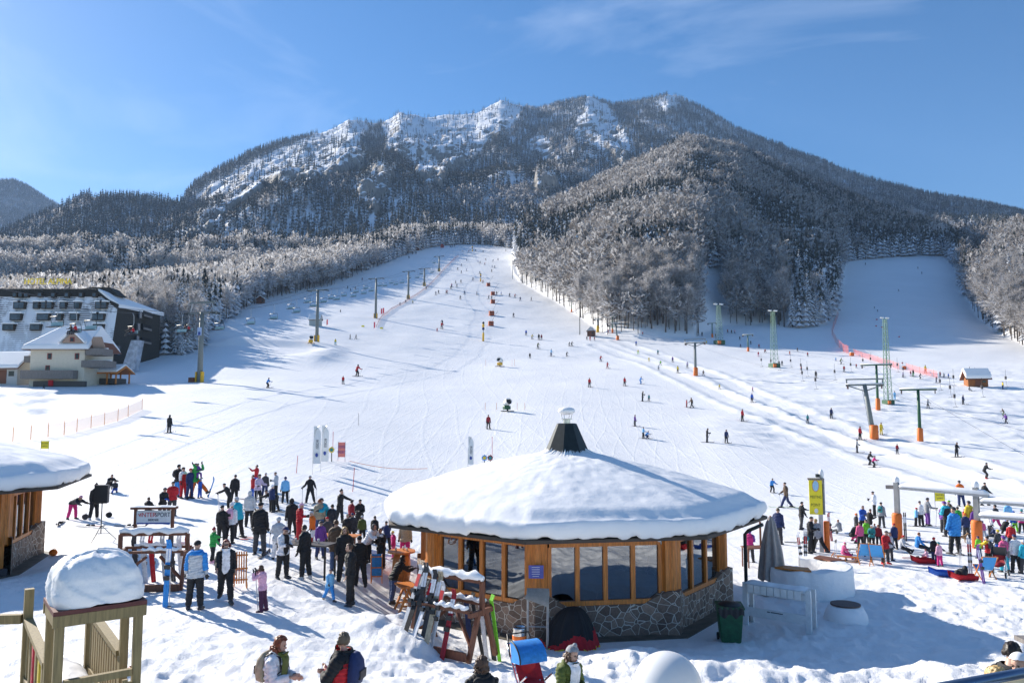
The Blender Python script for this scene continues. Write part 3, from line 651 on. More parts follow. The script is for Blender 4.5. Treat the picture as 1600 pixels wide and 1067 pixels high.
def remesh(b, vox, it=3):
    o = b.build('tmp', SKIN); m = o.modifiers.new('r', 'REMESH'); m.mode = 'VOXEL'; m.voxel_size = vox
    s = o.modifiers.new('s', 'SMOOTH'); s.factor = 0.5; s.iterations = it
    me = bpy.data.meshes.new_from_object(o.evaluated_get(bpy.context.evaluated_depsgraph_get())); bpy.data.objects.remove(o); return me
def classify(V, J):
    segs = [('torso', 'pel', 'waist', .16, ''), ('torso', 'waist', 'chest', .16, ''), ('torso', 'chest', 'nb', .15, ''), ('neck', 'nb', 'neck', .07, ''), ('head', 'neck', 'head', .09, '')]
    for k in 'LR': segs += [('uarm', 'sh'+k, 'el'+k, .06, k), ('larm', 'el'+k, 'wr'+k, .045, k), ('thigh', 'hip'+k, 'kn'+k, .1, k), ('shank', 'kn'+k, 'an'+k, .06, k)]
    segs = [(n, np.array(J[a]), np.array(J[c]), r, k) for n, a, c, r, k in segs]
    for k in 'LR':
        segs.append(('hand', np.array(J['wr'+k]), np.array(J['wr'+k]+J['hd'+k]*.17), .05, k)); segs.append(('foot', np.array(J['an'+k]+Vector((0, 0, -.02))), np.array(J['an'+k]+J['ft'+k]*.18), .06, k))
    segs.append(('head', np.array(J['head']), np.array(J['head']+J['hm'] @ Vector((0, 0, .06))), .1, ''))
    best = np.full(len(V), 1e9); lab = np.zeros(len(V), int); tt = np.zeros(len(V))
    for i, (n, a, c, r, _k) in enumerate(segs):
        d = c-a; t = np.clip(((V-a)@d)/(d@d), 0, 1); ds = np.linalg.norm(V-a-t[:, None]*d, axis=1)/r; k = ds < best; best[k] = ds[k]; lab[k] = i; tt[k] = t[k]
    return np.array([segs[i][0] for i in lab]), tt, np.array([1 if segs[i][4] == 'L' else -1 for i in lab])
class Proto:
    def __init__(s, pose, vox=.016, fingers=True):
        s.J = J = joints(POSE[pose]); me = remesh(body_mb(J, fingers), vox); s.me = me
        n = len(me.vertices); V = np.empty(n*3, np.float32); me.vertices.foreach_get('co', V); V = V.reshape(-1, 3).astype(float); N = np.empty(n*3, np.float32); me.vertices.foreach_get('normal', N); N = N.reshape(-1, 3)
        s.V, s.N = V, N; s.F = [tuple(p.vertices) for p in me.polygons]; s.lab, s.t, s.sd = classify(V, J)
        me.polygons.foreach_set('use_smooth', [True]*len(me.polygons)); me.name = 'body'
        hm = np.array(J['hm']); s.H = (V-np.array(J['head']))@hm; s.cache = {}
        # eyes and mouth set into the face
        e = MB(); 
        def put(p, r, k):
            t = MB().ball((0, 0, 0), r, 8, 6); e.slot(k); e.add([J['head']+J['hm'] @ (Vector(p)+Vector(v)) for v in t.v], t.f)
        put((.03, -.077, .008), (.013, .012, .008), 0); put((-.03, -.077, .008), (.013, .012, .008), 0); put((.031, -.082, .026), (.018, .008, .004), 0); put((-.031, -.082, .026), (.018, .008, .004), 0); put((0, -.094, -.062), (.022, .009, .007), 1)
        s.face = e.mesh('face_features', [FEAT, LIP], True)
    def shell(s, key):
        if key in s.cache: return s.cache[key]
        L_, t, H = s.lab, s.t, s.H; z = H[:, 2]; y = H[:, 1]
        if key == 'jacket': sel = np.isin(L_, ['torso', 'uarm', 'larm', 'neck']) & ~((L_ == 'neck') & (t > .75)) & ~((L_ == 'larm') & (t > .96)) | ((L_ == 'thigh') & (t < .2)); off = np.where(np.isin(L_, ['uarm', 'larm']), .03, .046)
        elif key == 'coat': sel = np.isin(L_, ['torso', 'uarm', 'larm', 'neck']) & ~((L_ == 'larm') & (t > .96)) | ((L_ == 'thigh') & (t < .48)); off = np.where(np.isin(L_, ['uarm', 'larm']), .03, .052)
        elif key == 'trousers': sel = np.isin(L_, ['thigh', 'shank']) & ~((L_ == 'shank') & (t > .93)) | ((L_ == 'torso') & (t < .3)); off = np.where((L_ == 'shank'), .032, .028)
        elif key[:4] == 'boot': sel = ((L_ == 'foot') | ((L_ == 'shank') & (t > .82))) & (s.sd == (1 if key[4] == 'L' else -1)); off = np.full(len(t), .017)
        elif key[:5] == 'glove': sel = ((L_ == 'hand') | ((L_ == 'larm') & (t > .9))) & (s.sd == (1 if key[5] == 'L' else -1)); off = np.full(len(t), .009)
        elif key == 'beanie': sel = (L_ == 'head') & (z > .045-.5*np.clip(y, -.05, .1)); off = np.full(len(t), .028)
        elif key == 'helmet': sel = (L_ == 'head') & (z > .03-.9*np.clip(y, -.02, .1)); off = np.full(len(t), .03)
        elif key == 'hair': sel = np.isin(L_, ['head']) & (((z > .075) & (y < 0)) | (z > -.045) & (y > -.005) & (z > -.04)); off = np.full(len(t), .013)
        elif key == 'longhair': sel = np.isin(L_, ['head', 'neck']) & (((z > .08) & (y < 0)) | (y > -.02) & (z > -.19)); off = np.where(z < -.02, .05, .02)
        elif key == 'goggles': sel = (L_ == 'head') & (y < -.03) & (np.abs(z-.008) < .02); off = np.full(len(t), .012)
        elif key == 'hood': sel = np.isin(L_, ['head', 'neck']) & ((z > .085) | (y > -.01) | (np.abs(H[:, 0]) > .068)); off = np.full(len(t), .03)
        elif key == 'yoke': sel = ((L_ == 'torso') & (t > .55) & (s.V[:, 2] > s.J['chest'].z+.04)) | ((L_ == 'uarm')) | ((L_ == 'larm') & (t < .5)) | ((L_ == 'neck') & (t < .7)); off = np.where(np.isin(L_, ['uarm', 'larm']), .043, .066)
        elif key == 'sleeves': sel = ((L_ == 'uarm')) | ((L_ == 'larm') & (t < .92)); off = np.full(len(t), .045)
        elif key == 'shirt': sel = (L_ == 'torso') & (s.V[:, 1] < s.J['chest'].y-.05) & (np.abs(s.V[:, 0]) < .085) ; off = np.full(len(t), .074)
        F = [f for f in s.F if sel[list(f)].all()]; used = sorted(set(i for f in F for i in f)); mp = {u: i for i, u in enumerate(used)}
        Nn = s.N
        fold = 1+0.3*np.sin(s.V[:, 2]*70+s.V[:, 0]*25)*np.sin(s.V[:, 1]*40+s.V[:, 2]*23) if key in ('jacket', 'coat', 'trousers', 'yoke', 'sleeves') else (1+0.7*np.sin(H[:, 0]*160+np.sin(z*40))*np.sin(y*130+z*25)+.3*np.sin(H[:, 0]*310) if 'hair' in key else 1)
        Vn = s.V+Nn*(off*fold)[:, None]
        me = bpy.data.meshes.new(key.rstrip('LR')); me.from_pydata([tuple(Vn[u]) for u in used], [], [tuple(mp[i] for i in f) for f in F]); me.polygons.foreach_set('use_smooth', [True]*len(F)); me.update()
        me.materials.append(SKIN); s.cache[key] = me; return me
_PR = {}
def proto(pose, near=False):
    k = (pose, near)
    if k not in _PR: _PR[k] = Proto(pose, .011 if near else .0165, True)
    return _PR[k]
def setmat(o, i, m): o.material_slots[i].link = 'OBJECT'; o.material_slots[i].material = m
HEIGHT = {}
for k in POSE:
    J = joints(POSE[k]); HEIGHT[k] = J['head'].z+.13
PROTO_PARTS = {}
def backpack(parent, J, mat_, mat2, s=1.0):
    c = J['chest']; d = (J['nb']-J['pel']).normalized(); bk = Vector((0, d.z, -d.y)); b = MB()
    def pt(u, v, w_): return c+Vector((u, 0, 0))+d*v+bk*(w_+.17)
    t = MB()
    prof = [(-.24, .11, .02), (-.2, .15, .1), (-.05, .16, .14), (.1, .15, .11), (.2, .11, .04), (.22, .08, .01)]
    V = []; F = []
    for v, hw, dp in prof:
        for u, w_ in ((-hw, -.03), (-hw*.92, dp*.75), (-hw*.5, dp), (hw*.5, dp), (hw*.92, dp*.75), (hw, -.03)): V.append(pt(u, v, w_))
    for i in range(len(prof)-1):
        for k in range(6): j = (k+1) % 6; F.append((i*6+k, i*6+j, i*6+6+j, i*6+6+k))
    F += [tuple(range(5, -1, -1)), tuple(range(30, 36))]
    b.add(V, F); o = b.build('backpack', mat_, parent, True)
    st = MB()
    for sg in (1, -1): st.tube([pt(sg*.1, .17, -.04), pt(sg*.11, .235, -.14), pt(sg*.115, .17, -.3), pt(sg*.12, -.02, -.34), pt(sg*.15, -.16, -.2)], .018, 6, 1.6, .5)
    st.box(pt(0, -.06, .13), (.2, .03, .12)); st.build('strap', mat2, o); return o
SKI_ME = {}
def ski_mesh(mat_):
    if mat_.name in SKI_ME: return SKI_ME[mat_.name]
    b = MB()
    def f(i, j):
        y = (i-.5)*1.62; wd = .05+.016*abs(i-.5)*2-(.04*max(0, (abs(i-.5)-.44)/.06) if abs(i-.5) > .44 else 0); z = .012+(.1*((i-.86)/.14)**2 if i > .86 else 0)
        return ((j-.5)*2*wd, -y, z)
    b.sheet(f, 16, 1); b.sheet(lambda i, j: tuple(Vector(f(i, j))+Vector((0, 0, -.012))), 16, 1); b.slot(1); b.box((0, -.12, .035), (.06, .1, .04)); b.box((0, .2, .04), (.07, .12, .05))
    SKI_ME[mat_.name] = b.mesh('ski', [mat_, SOLE]); return SKI_ME[mat_.name]
def pole_mesh():
    b = MB(); b.tube([(0, 0, 0), (0, 0, 1.12)], .011, 6); b.slot(1); b.tube([(0, 0, 1.1), (0, 0, 1.24)], .02, 8); b.lathe([(.02, .07), (.05, .075), (.05, .085), (.02, .09)], n=10); return b.mesh('ski_pole', [M('pole_metal', (.45, .46, .5), .35, .8), SOLE])
POLE = pole_mesh(); NPEOPLE = 0
def person(px, py, h, pose, head, jk, tr, hat, label, extras=(), pos=None, near=False, real=None, cat='person'):
    """feet at photo pixel (px,py), h photo pixels tall; head = heading in degrees (0 faces the camera, 90 faces right)"""
    P = proto(pose, near); p = Vector(pos) if pos is not None else hit(px, py); sc = real/HEIGHT['stand'] if real else h/pxm(p)/HEIGHT[pose]
    o = new_obj('person', P.me, loc=p, rotz=R(head)); o.rotation_euler = (R(random.uniform(-3, 3)), R(random.uniform(-2.5, 2.5)), R(head+random.uniform(-6, 6))); o.scale = (sc,)*3; tag(o, label, cat); setmat(o, 0, SKIN) if P.me.materials else P.me.materials.append(SKIN)
    ex = dict((e if isinstance(e, tuple) else (e, True)) for e in extras)
    def part(key, name, m): c = new_obj(name, P.shell(key), o); setmat(c, 0, m); return c
    part('coat' if ex.get('coat') else 'jacket', 'coat' if ex.get('coat') else 'jacket', cloth(jk)); part('trousers', 'trousers', cloth(tr)); [part('boot'+k, 'boot', cloth(ex['boots']) if 'boots' in ex else SOLE) for k in 'LR']
    if 'barehands' not in ex: [part('glove'+k, 'glove', cloth(ex['gloves']) if 'gloves' in ex else GLV) for k in 'LR']
    new_obj('face_features', P.face, o)
    kind, colr = hat if isinstance(hat, tuple) else (hat, None)
    if kind in ('beanie', 'pompon', 'helmet', 'hood', 'cap'):
        c = part('beanie' if kind in ('pompon', 'cap') else kind, 'helmet' if kind == 'helmet' else 'hat', cloth(colr)); hm, hd = P.J['hm'], P.J['head']
        if kind == 'pompon': MB().ball(hd+hm @ Vector((0, .01, .15)), .04, 8, 6).build('pompon', cloth(colr), c, True)
        if kind == 'cap': b = MB(); b.sheet(lambda i, j: hd+hm @ Vector(((i-.5)*.14, -.085-.08*j*(1-(2*i-1)**2*.5), .055-.02*j)), 6, 3); b.build('brim', cloth(colr), c, True)
        if kind == 'helmet': part('goggles', 'goggles', GLV)
    elif kind in ('hair', 'longhair'): part(kind, 'hair', HAIRS[colr])
    if 'under' in ex: part('longhair', 'hair', HAIRS[ex['under']])
    for key in ('yoke', 'sleeves', 'shirt'):
        if key in ex: part(key, {'yoke': 'shoulder_panel', 'sleeves': 'sleeves', 'shirt': 'shirt'}[key], cloth(ex[key]))
    if 'glasses' in ex: part('goggles', 'sunglasses', GLV)
    if 'pack' in ex: backpack(o, P.J, cloth(ex['pack']), GLV)
    if 'skis' in ex:
        for k in 'LR':
            a = P.J['an'+k]; s_ = new_obj('ski', ski_mesh(cloth(ex['skis'])), o); s_.location = (a.x, a.y-.05, a.z-.1)
            if pose == 'kick' and k == 'L': s_.rotation_euler = (R(-75), 0, R(10)); s_.location = (a.x+.06, a.y-.12, a.z)
    if 'poles' in ex:
        for k in 'LR':
            wr = P.J['wr'+k]+P.J['hd'+k]*.06; wm = p+Matrix.Rotation(R(head), 3, 'Z') @ (wr*sc); g = gz(wm.x, wm.y)
            back = Matrix.Rotation(R(head), 3, 'Z') @ Vector((.04 if k == 'L' else -.04, .12, 0)); ln = max(.5, wm.z-g)
            q = new_obj('ski_pole', POLE); q.location = (wm.x+back.x, wm.y+back.y, g-.03); dv = Vector((-back.x, -back.y, ln)); q.rotation_euler = dv.to_track_quat('Z', 'Y').to_euler(); q.scale = (1, 1, dv.length/1.2)
            sh = label.split(' with ')[0].split(', ')[0]; w8 = sh.split()
            tag(q, 'thin ski pole held by '+' '.join(w8[:11]), 'ski pole', 'ski poles held by the '+' '.join(w8[:8]))
    return o
# --- small skiers: one mesh each
FARP_ = {}
def far_mesh(pose, skis, lod):
    k = (pose, skis, lod)
    if k in FARP_: return FARP_[k]
    J = joints(POSE[pose]); me = remesh(body_mb(J, False), .03 if lod == 0 else .05, 2); n = len(me.vertices); V = np.empty(n*3, np.float32); me.vertices.foreach_get('co', V); V = V.reshape(-1, 3).astype(float)
    N = np.empty(n*3, np.float32); me.vertices.foreach_get('normal', N); N = N.reshape(-1, 3); lab, t, _ = classify(V, J); H = (V-np.array(J['head']))@np.array(J['hm'])
    V = V+N*.03; code = np.select([np.isin(lab, ['torso', 'uarm', 'larm', 'neck']), np.isin(lab, ['thigh', 'shank']), (lab == 'head') & (H[:, 2] < .04) & (H[:, 1] < .02)], [0, 1, 3], 2)
    b = MB()
    for p in me.polygons: vs_ = list(p.vertices); b.f.append(tuple(vs_)); b.m.append(int(np.bincount(code[vs_]).argmax()))
    b.v = [tuple(v) for v in V]
    if skis:
        b.slot(4)
        for q in 'LR':
            a = J['an'+q]; d = Vector((.12 if q == 'R' else -.12, -1, 0)).normalized() if pose == 'wide' else Vector((0, -1, 0)); c = Vector((a.x, a.y, .03)); b.bar(c-d*.75, c+d*.75, .11, .03); b.bar(c+d*.75, c+d*.92+Vector((0, 0, .1)), .1, .03)
            wr = J['wr'+q]+J['hd'+q]*.05; b.tube([wr, Vector((wr.x*1.15, wr.y+.45, .1))], .014, 4)
    me2 = b.mesh('skier', [SOLE]*5, True)
    for i, m in enumerate((cloth('black'), cloth('black'), GLV, SKIN, cloth('charcoal'))): me2.materials[i] = m
    FARP_[k] = me2; return me2
def skier(px, py, h, pose, head, jk, tr, label, group=None, hat='black', skis=True, name='skier'):
    p = hit(px, py); me = far_mesh(pose, skis, 0 if h > 13 else 1); o = new_obj('person', me, loc=p, rotz=R(head)); s = h/pxm(p)/HEIGHT[pose]; o.scale = (s,)*3
    setmat(o, 0, cloth(jk)); setmat(o, 1, cloth(tr)); setmat(o, 2, cloth(hat)); return tag(o, label, 'skier' if skis else 'person', group)
# ------------------------------------------------------------------ people near by
B = 'beanie'
PEOPLE = [
 # px, py, h, pose, heading, jacket, trousers, hat, label, extras
 (112,811,38,'bend',70,'dark','magenta',('helmet','lightpink'),'child in pink trousers and pale helmet bending over beside skis in the snow',()),
 (146,812,56,'stand',60,'black','black',('pompon','black'),'person in black with pompom hat half hidden behind the loudspeaker',(('boots','white'),)),
 (170,768,27,'crouch',60,'black','black',('hair','dark'),'adult in black crouching beside a small child on the open snow',()),
 (180,770,20,'sitg',20,'dark','blue',('helmet','black'),'small child in blue trousers sitting in front of the crouching adult',()),
 (303,778,54,'kick',70,'green','orange',('hair','brown'),'skier in green jacket and orange trousers kicking one ski into the air',(('skis','azure'),)),
 (277,776,50,'stand',150,'black','azure',('helmet','black'),'skier with black backpack and blue trousers behind the green jacketed skier',(('pack','black'),)),
 (287,778,48,'stand',70,'red','red',('helmet','black'),'skier in red and white suit standing close behind the green jacketed skier',(('yoke','white'),)),
 (296,779,47,'stand',60,'navy','navy',('helmet','red'),'skier in dark blue with a red helmet pressed against the green jacketed skier',()),
 (312,778,30,'stand',80,'blue','blue',('helmet','blue'),'child all in blue half hidden behind the orange trousers',()),
 (268,806,53,'hands',200,'red','charcoal',('beanie','black'),'woman in short red jacket and dark trousers with black cap',(('sleeves','red'),)),
 (252,812,50,'hands',60,'black','black',('helmet','charcoal'),'person in black standing beside the seated one behind the rental sign',(('gloves','blue'),)),
 (231,813,36,'sit',170,'black','black',('hair','brown'),'person in black sitting on the far side of the rental sign',()),
 (365,786,44,'stand',200,'black','black',('cap','black'),'man in black and red jacket facing the far slope behind the bending one',(('shirt','red'),)),
 (359,797,42,'reach',290,'black','black',('beanie','black'),'person in black leaning forward to hold a row of ski poles',(('poles',1),)),
 (400,762,36,'raise',270,'red','blue',('hair','dark'),'tall man in red jacket raising his hand above the others',()),
 (394,782,40,'stand',300,'red','blue',('hair','dark'),'person in red jacket and blue trousers in front of the tall man in red',()),
 (402,788,47,'poles',60,'lilac','black',('helmet','charcoal'),'woman in pale lilac jacket holding ski poles',(('poles',1),)),
 (430,776,38,'hands',280,'silver','black',('cap','black'),'woman in white jacket with flat black cap in the upper crowd',()),
 (445,786,41,'stand',200,'lightblue','black',('helmet','navy'),'child in light blue jacket with dark blue helmet holding poles',(('poles',1),)),
 (432,799,34,'bend',270,'black','black',('beanie','black'),'person all in black bending down to the ski bindings',(('skis','charcoal'),)),
 (485,786,43,'wide',0,'black','black',('helmet','silver'),'skier in black facing the camera with legs wide and poles planted',(('poles',1),('skis','silver'))),
 (389,823,56,'stand',180,'silver','black',('hood','silver'),'child in grey patterned hooded jacket seen from behind',()),
 (374,840,63,'poles',250,'turquoise','black',('helmet','silver'),'skier in turquoise jacket and grey helmet looking left',(('skis','red'),('poles',1))),
 (357,849,63,'stand',175,'white','black',('helmet','white'),'skier with pink backpack over a white jacket seen from behind',(('pack','lightpink'),)),
 (346,850,60,'stand',175,'black','black',('beanie','dark'),'person in dark clothes left of the pink backpack',()),
 (333,879,54,'point',130,'green','black',('pompon','darkred'),'child in bright green jacket and brown pompom hat',(('boots','lightpink'),)),
 (405,866,80,'stand',180,'black','charcoal',('beanie','black'),'tall broad man in long black coat on skis seen from behind',(('coat',1),('skis','dark'))),
 (434,875,66,'poles',190,'silver','white',('helmet','silver'),'woman in pale blue patterned jacket and white trousers with poles',(('poles',1),)),
 (441,904,80,'hands',60,'white','black',('helmet','navy'),'woman in white jacket with black vest and dark helmet stepping forward',(('shirt','black'),)),
 (477,905,84,'stand',250,'black','black',('hair','dark'),'dark haired man in black holding a drink beside the black table',(('boots','silver'),)),
 (457,840,61,'stand',200,'black','black',('hood','black'),'person in black hooded jacket facing the slope left of the red suit',(('poles',1),)),
 (468,846,59,'hands',90,'red','red',('helmet','lightpink'),'skier in red suit with a pink helmet looking down',()),
 (488,852,53,'stand',300,'orange','white',('helmet','silver'),'skier in bright orange jacket and white trousers beside the table',()),
 (498,838,58,'stand',190,'beige','jeans',('hair','auburn'),'auburn haired person in beige jacket seen from behind',()),
 (511,837,60,'lean',330,'turquoise','black',('helmet','charcoal'),'skier in turquoise jacket leaning over behind the beige jacket',()),
 (518,840,52,'stand',170,'dark','dark',('hair','dark'),'dark haired person in slate grey jacket behind the table',()),
 (531,817,52,'point',80,'black','black',('pompon','black'),'woman in black with pompom hat pointing to the right',()),
 (561,832,52,'hands',20,'black','black',('beanie','black'),'person in black with a dark cap standing right of the pompom hat',()),
 (525,893,80,'stand',170,'brown','jeans',('hair','brown'),'man in dark brown jacket and jeans seen from behind',(('coat',1),)),
 (541,852,48,'stand',180,'black','black',('beanie','beige'),'person in black with a cream woolly hat at the far tables',()),
 (538,911,87,'stand',20,'black','black',('longhair','blond'),'blonde woman in black with knee high brown boots',(('boots','brown'),('barehands',1),('coat',1))),
 (547,947,97,'stand',285,'black','black',('hair','brown'),'short haired man all in black looking down at the child',(('barehands',1),)),
 (563,917,79,'stand',200,'black','black',('beanie','black'),'man with black knitted cap standing behind the short haired man',()),
 (573,880,62,'lean',60,'white','black',('hood','charcoal'),'person in white and black jacket bending over the far table',()),
 (566,846,40,'stand',190,'olive','black',('helmet','silver'),'person in olive jacket with blue and white helmet',()),
 (595,888,62,'hands',330,'black','black',('hair','brown'),'man with sunglasses in black beside the wooden barrel table',(('glasses',1),)),
 (615,873,43,'stand',280,'magenta','pink',('beanie','yellow'),'child in crimson jacket and yellow hat at the barrel table',()),
 (632,876,64,'stand',180,'beige','magenta',('hair','brown'),'person in beige jacket and crimson trousers under the pavilion eave',()),
 (613,942,72,'lean',120,'black','jeans',('longhair','dark'),'dark haired woman in black jacket and jeans leaning at the wooden stand',()),
 (514,939,49,'walk',40,'lightblue','azure',('beanie','navy'),'toddler in pale blue snowsuit walking across the snow',()),
 (352,940,96,'walk',20,'black','black',('longhair','red'),'red haired woman in black with sunglasses and white shirt',(('shirt','white'),('glasses',1),('barehands',1))),
 (303,952,105,'stand',190,'silver','black',('beanie','black'),'man in pale grey and blue jacket seen from behind by the rental rack',(('yoke','azure'),)),
 (411,955,71,'camera',265,'lightpink','plum',('longhair','brown'),'girl in pale pink jacket holding up two ski poles',(('poles',1),('boots','plum'))),
 (549,848,46,'stand',200,'dark','black',('beanie','navy'),'person in slate jacket and navy cap beside the cream woolly hat',()),
 (585,850,44,'stand',160,'black','charcoal',('hair','dark'),'dark haired person in black behind the bending white jacket',()),
 (604,862,46,'lean',200,'navy','black',('beanie','charcoal'),'person in navy leaning at the far side of the barrel table',()),
 (500,872,58,'stand',40,'purple','navy',('helmet','charcoal'),'skier in purple jacket and navy trousers at the long dark table',()),
 (512,858,50,'hands',210,'charcoal','dark',('beanie','red'),'person in charcoal jacket with a red cap behind the long table',()),
 (424,800,42,'stand',140,'navy','black',('helmet','white'),'skier in navy jacket and white helmet behind the bending person',()),
 (413,775,36,'stand',180,'charcoal','navy',('beanie','grey'),'person in charcoal with a grey cap between the lilac and the white jacket',()),
 (548,826,44,'stand',150,'darkred','black',('helmet','black'),'skier in dark red jacket behind the cream woolly hat',()),
 (1398,858,40,'stand',200,'navy','black',('beanie','red'),'person in navy with red cap left of the first gantry post',()),
 (1339,838,36,'stand',60,'charcoal','black',('helmet','orange'),'skier in charcoal with orange helmet behind the pink and black jacket',()),
 (1362,856,36,'hands',330,'teal','black',('beanie','white'),'person in teal jacket and white cap among the deck chairs',()),
 (1475,832,44,'stand',120,'purple','charcoal',('helmet','white'),'skier in purple jacket with white helmet left of the turquoise scarf',()),
 (1487,822,40,'stand',240,'brown','black',('beanie','lime'),'person in brown with lime green cap in the gantry crowd',()),
 (1511,842,40,'stand',180,'navy','dark',('helmet','orange'),'skier in navy with orange helmet behind the dog',()),
 (1548,838,38,'stand',90,'white','charcoal',('helmet','lightpink'),'skier in white with pale pink helmet right of the second gantry post',()),
 (1560,868,40,'stand',190,'charcoal','blue',('helmet','yellow'),'skier in charcoal with yellow helmet behind the front row at the right',()),
 (1580,858,40,'stand',160,'red','black',('helmet','white'),'skier in red with white helmet in the gap of the front row at the right',()),
 (1530,872,34,'stand',200,'lime','navy',('helmet','navy'),'child in lime jacket left of the red and yellow jacket',()),
 # right hand crowd
 (1206,769,22,'ski',10,'azure','black',('helmet','charcoal'),'child skier in blue jacket above the parasol',(('skis','silver'),)),
 (1228,793,39,'walk',250,'brown','navy',('beanie','black'),'man in brown jacket walking on skis with poles left of the yellow sign',(('skis','lime'),('poles',1))),
 (1253,827,43,'point',90,'black','charcoal',('beanie','black'),'person in black jacket reaching towards the yellow sign post',()),
 (1216,850,56,'stand',150,'navy','dark',('hair','greying'),'man in navy half hidden behind the closed parasol',()),
 (1268,864,56,'hands',60,'black','black',('cap','black'),'person in black with a flat cap under the yellow sign',()),
 (1281,864,53,'walk',210,'grey','black',('hair','blond'),'fair haired man in grey jacket under the yellow sign',(('sleeves','grey'),)),
 (1173,878,50,'hands',150,'magenta','dark',('hood','purple'),'person in pink and purple checked jacket behind the pavilion eave',(('sleeves','purple'),)),
 (1313,836,24,'sitg',200,'grey','dark',('hair','auburn'),'person in grey sitting alone on the snow right of the yellow sign',()),
 (1349,832,42,'hands',20,'blue','black',('hair','brown'),'man in blue jacket standing below the woman in white',()),
 (1360,836,41,'hands',100,'black','black',('hair','greying'),'man in black standing beside the man in blue',()),
 (1366,806,38,'hands',250,'white','black',('beanie','black'),'woman in white jacket standing apart at the top of the right crowd',()),
 (1378,824,39,'stand',140,'grey','dark',('beanie','black'),'person with dark backpack and grey jacket at the edge of the right crowd',(('pack','teal'),)),
 (1331,848,30,'crouch',100,'black','magenta',('hair','dark'),'person in black crouching left of the pink and black jacket',()),
 (1345,856,40,'stand',190,'pink','black',('beanie','black'),'person in pink and black jacket among the deck chairs',(('shirt','black'),)),
 (1354,852,40,'stand',200,'lime','black',('beanie','charcoal'),'person in lime green jacket among the deck chairs',()),
 (1374,853,33,'stand',160,'darkred','black',('hair','auburn'),'red haired person in dark red behind the deck chairs',()),
 (1368,848,30,'stand',200,'grey','charcoal',('hair','auburn'),'person in grey jacket behind the dark red coat',()),
 (1384,881,52,'hands',20,'red','charcoal',('beanie','dark'),'boy in red jacket with red boots right of the deck chairs',(('boots','red'),)),
 (1391,876,44,'stand',30,'silver','charcoal',('beanie','charcoal'),'child in pale jacket half behind the boy in red',()),
 (1317,872,25,'sitg',80,'pink','magenta',('beanie','pink'),'child in pink snowsuit sitting on the snow left of the deck chairs',()),
 (1407,864,28,'sitg',60,'silver','black',('helmet','red'),'child in confetti patterned jacket and red helmet sitting on the snow',()),
 (1434,863,31,'sitg',70,'azure','dark',('hair','auburn'),'person in blue jacket sitting on the snow under the gantry',()),
 (1461,881,41,'stand',110,'black','navy',('helmet','red'),'child in black with red helmet beside the pink snowsuit',()),
 (1469,885,38,'stand',200,'lightpink','magenta',('helmet','teal'),'child in pink snowsuit with grey green helmet',()),
 (1449,876,18,'sitg',250,'lightpink','darkred',('beanie','darkred'),'small child lying on the red sledge',()),
 (1431,822,29,'stand',60,'lightblue','black',('helmet','red'),'child in light blue jacket waiting left of the white jacket',(('skis','charcoal'),)),
 (1440,822,39,'stand',120,'white','black',('beanie','charcoal'),'skier in white jacket waiting between the blue child and the grey jacket',(('skis','charcoal'),)),
 (1449,821,43,'poles',90,'grey','purple',('helmet','charcoal'),'skier in grey jacket and purple trousers holding poles by the yellow banner',(('poles',1),)),
 (1503,791,40,'stand',170,'orange','navy',('helmet','charcoal'),'skier in orange jacket beyond the gantry beam',()),
 (1482,838,54,'hands',200,'black','black',('helmet','purple'),'skier in black with turquoise scarf left of the big blue jacket',(('yoke','turquoise'),)),
 (1492,866,73,'stand',200,'azure','black',('beanie','dark'),'tall skier in long blue jacket and black trousers by the dog',(('coat',1),('skis','charcoal'))),
 (1497,830,38,'stand',150,'green','dark',('helmet','dark'),'child in dark green behind the tall skier in blue',()),
 (1507,821,26,'stand',30,'red','navy',('helmet','red'),'small child in red jacket near the orange pad',()),
 (1516,833,50,'stand',200,'yellow','dark',('helmet','dark'),'skier in yellow jacket left of the second gantry post',()),
 (1523,834,40,'stand',200,'purple','black',('beanie','dark'),'person in dark purple leaning on the second gantry post',()),
 (1538,841,27,'stand',190,'pink','silver',('helmet','navy'),'toddler in pink jacket and grey trousers right of the orange pad',()),
 (1540,790,36,'walk',100,'black','black',('beanie','black'),'skier in black passing behind the gantry beam',()),
 (1556,827,38,'walk',200,'dark','magenta',('helmet','black'),'skier in dark jacket with crimson trim under the low beam',()),
 (1567,836,26,'crouch',100,'black','black',('hair','auburn'),'person in black crouching under the low beam',()),
 (1577,823,38,'stand',170,'lightblue','blue',('helmet','navy'),'skier in blue with navy helmet standing under the low beam',()),
 (1587,832,33,'stand',190,'blue','lime',('helmet','blue'),'child in blue jacket and lime trousers at the right crowd',()),
 (1597,834,38,'stand',170,'magenta','black',('helmet','teal'),'skier in crimson jacket at the right border of the photo',()),
 (1555,841,18,'sitg',250,'navy','dark',('helmet','navy'),'child in navy sitting in the snow below the crouching person',()),
 (1545,884,45,'point',200,'red','black',('beanie','black'),'skier with grey backpack over a red and yellow jacket',(('pack','charcoal'),('yoke','yellow'))),
 (1570,894,56,'stand',190,'pink','turquoise',('helmet','purple'),'child in pink jacket and turquoise trousers beside the pushchair',()),
 (1588,894,58,'stand',185,'white','black',('beanie','navy'),'skier in white plaid jacket and black trousers by the pushchair',()),
 (1601,896,52,'stand',190,'turquoise','dark',('helmet','white'),'person in turquoise cut off by the right border of the photo',()),
 (1539,748,25,'ski',70,'black','black',('helmet','black'),'skier in black with red boots above the gantry',(('boots','red'),)),
]
for a in PEOPLE: person(*a)
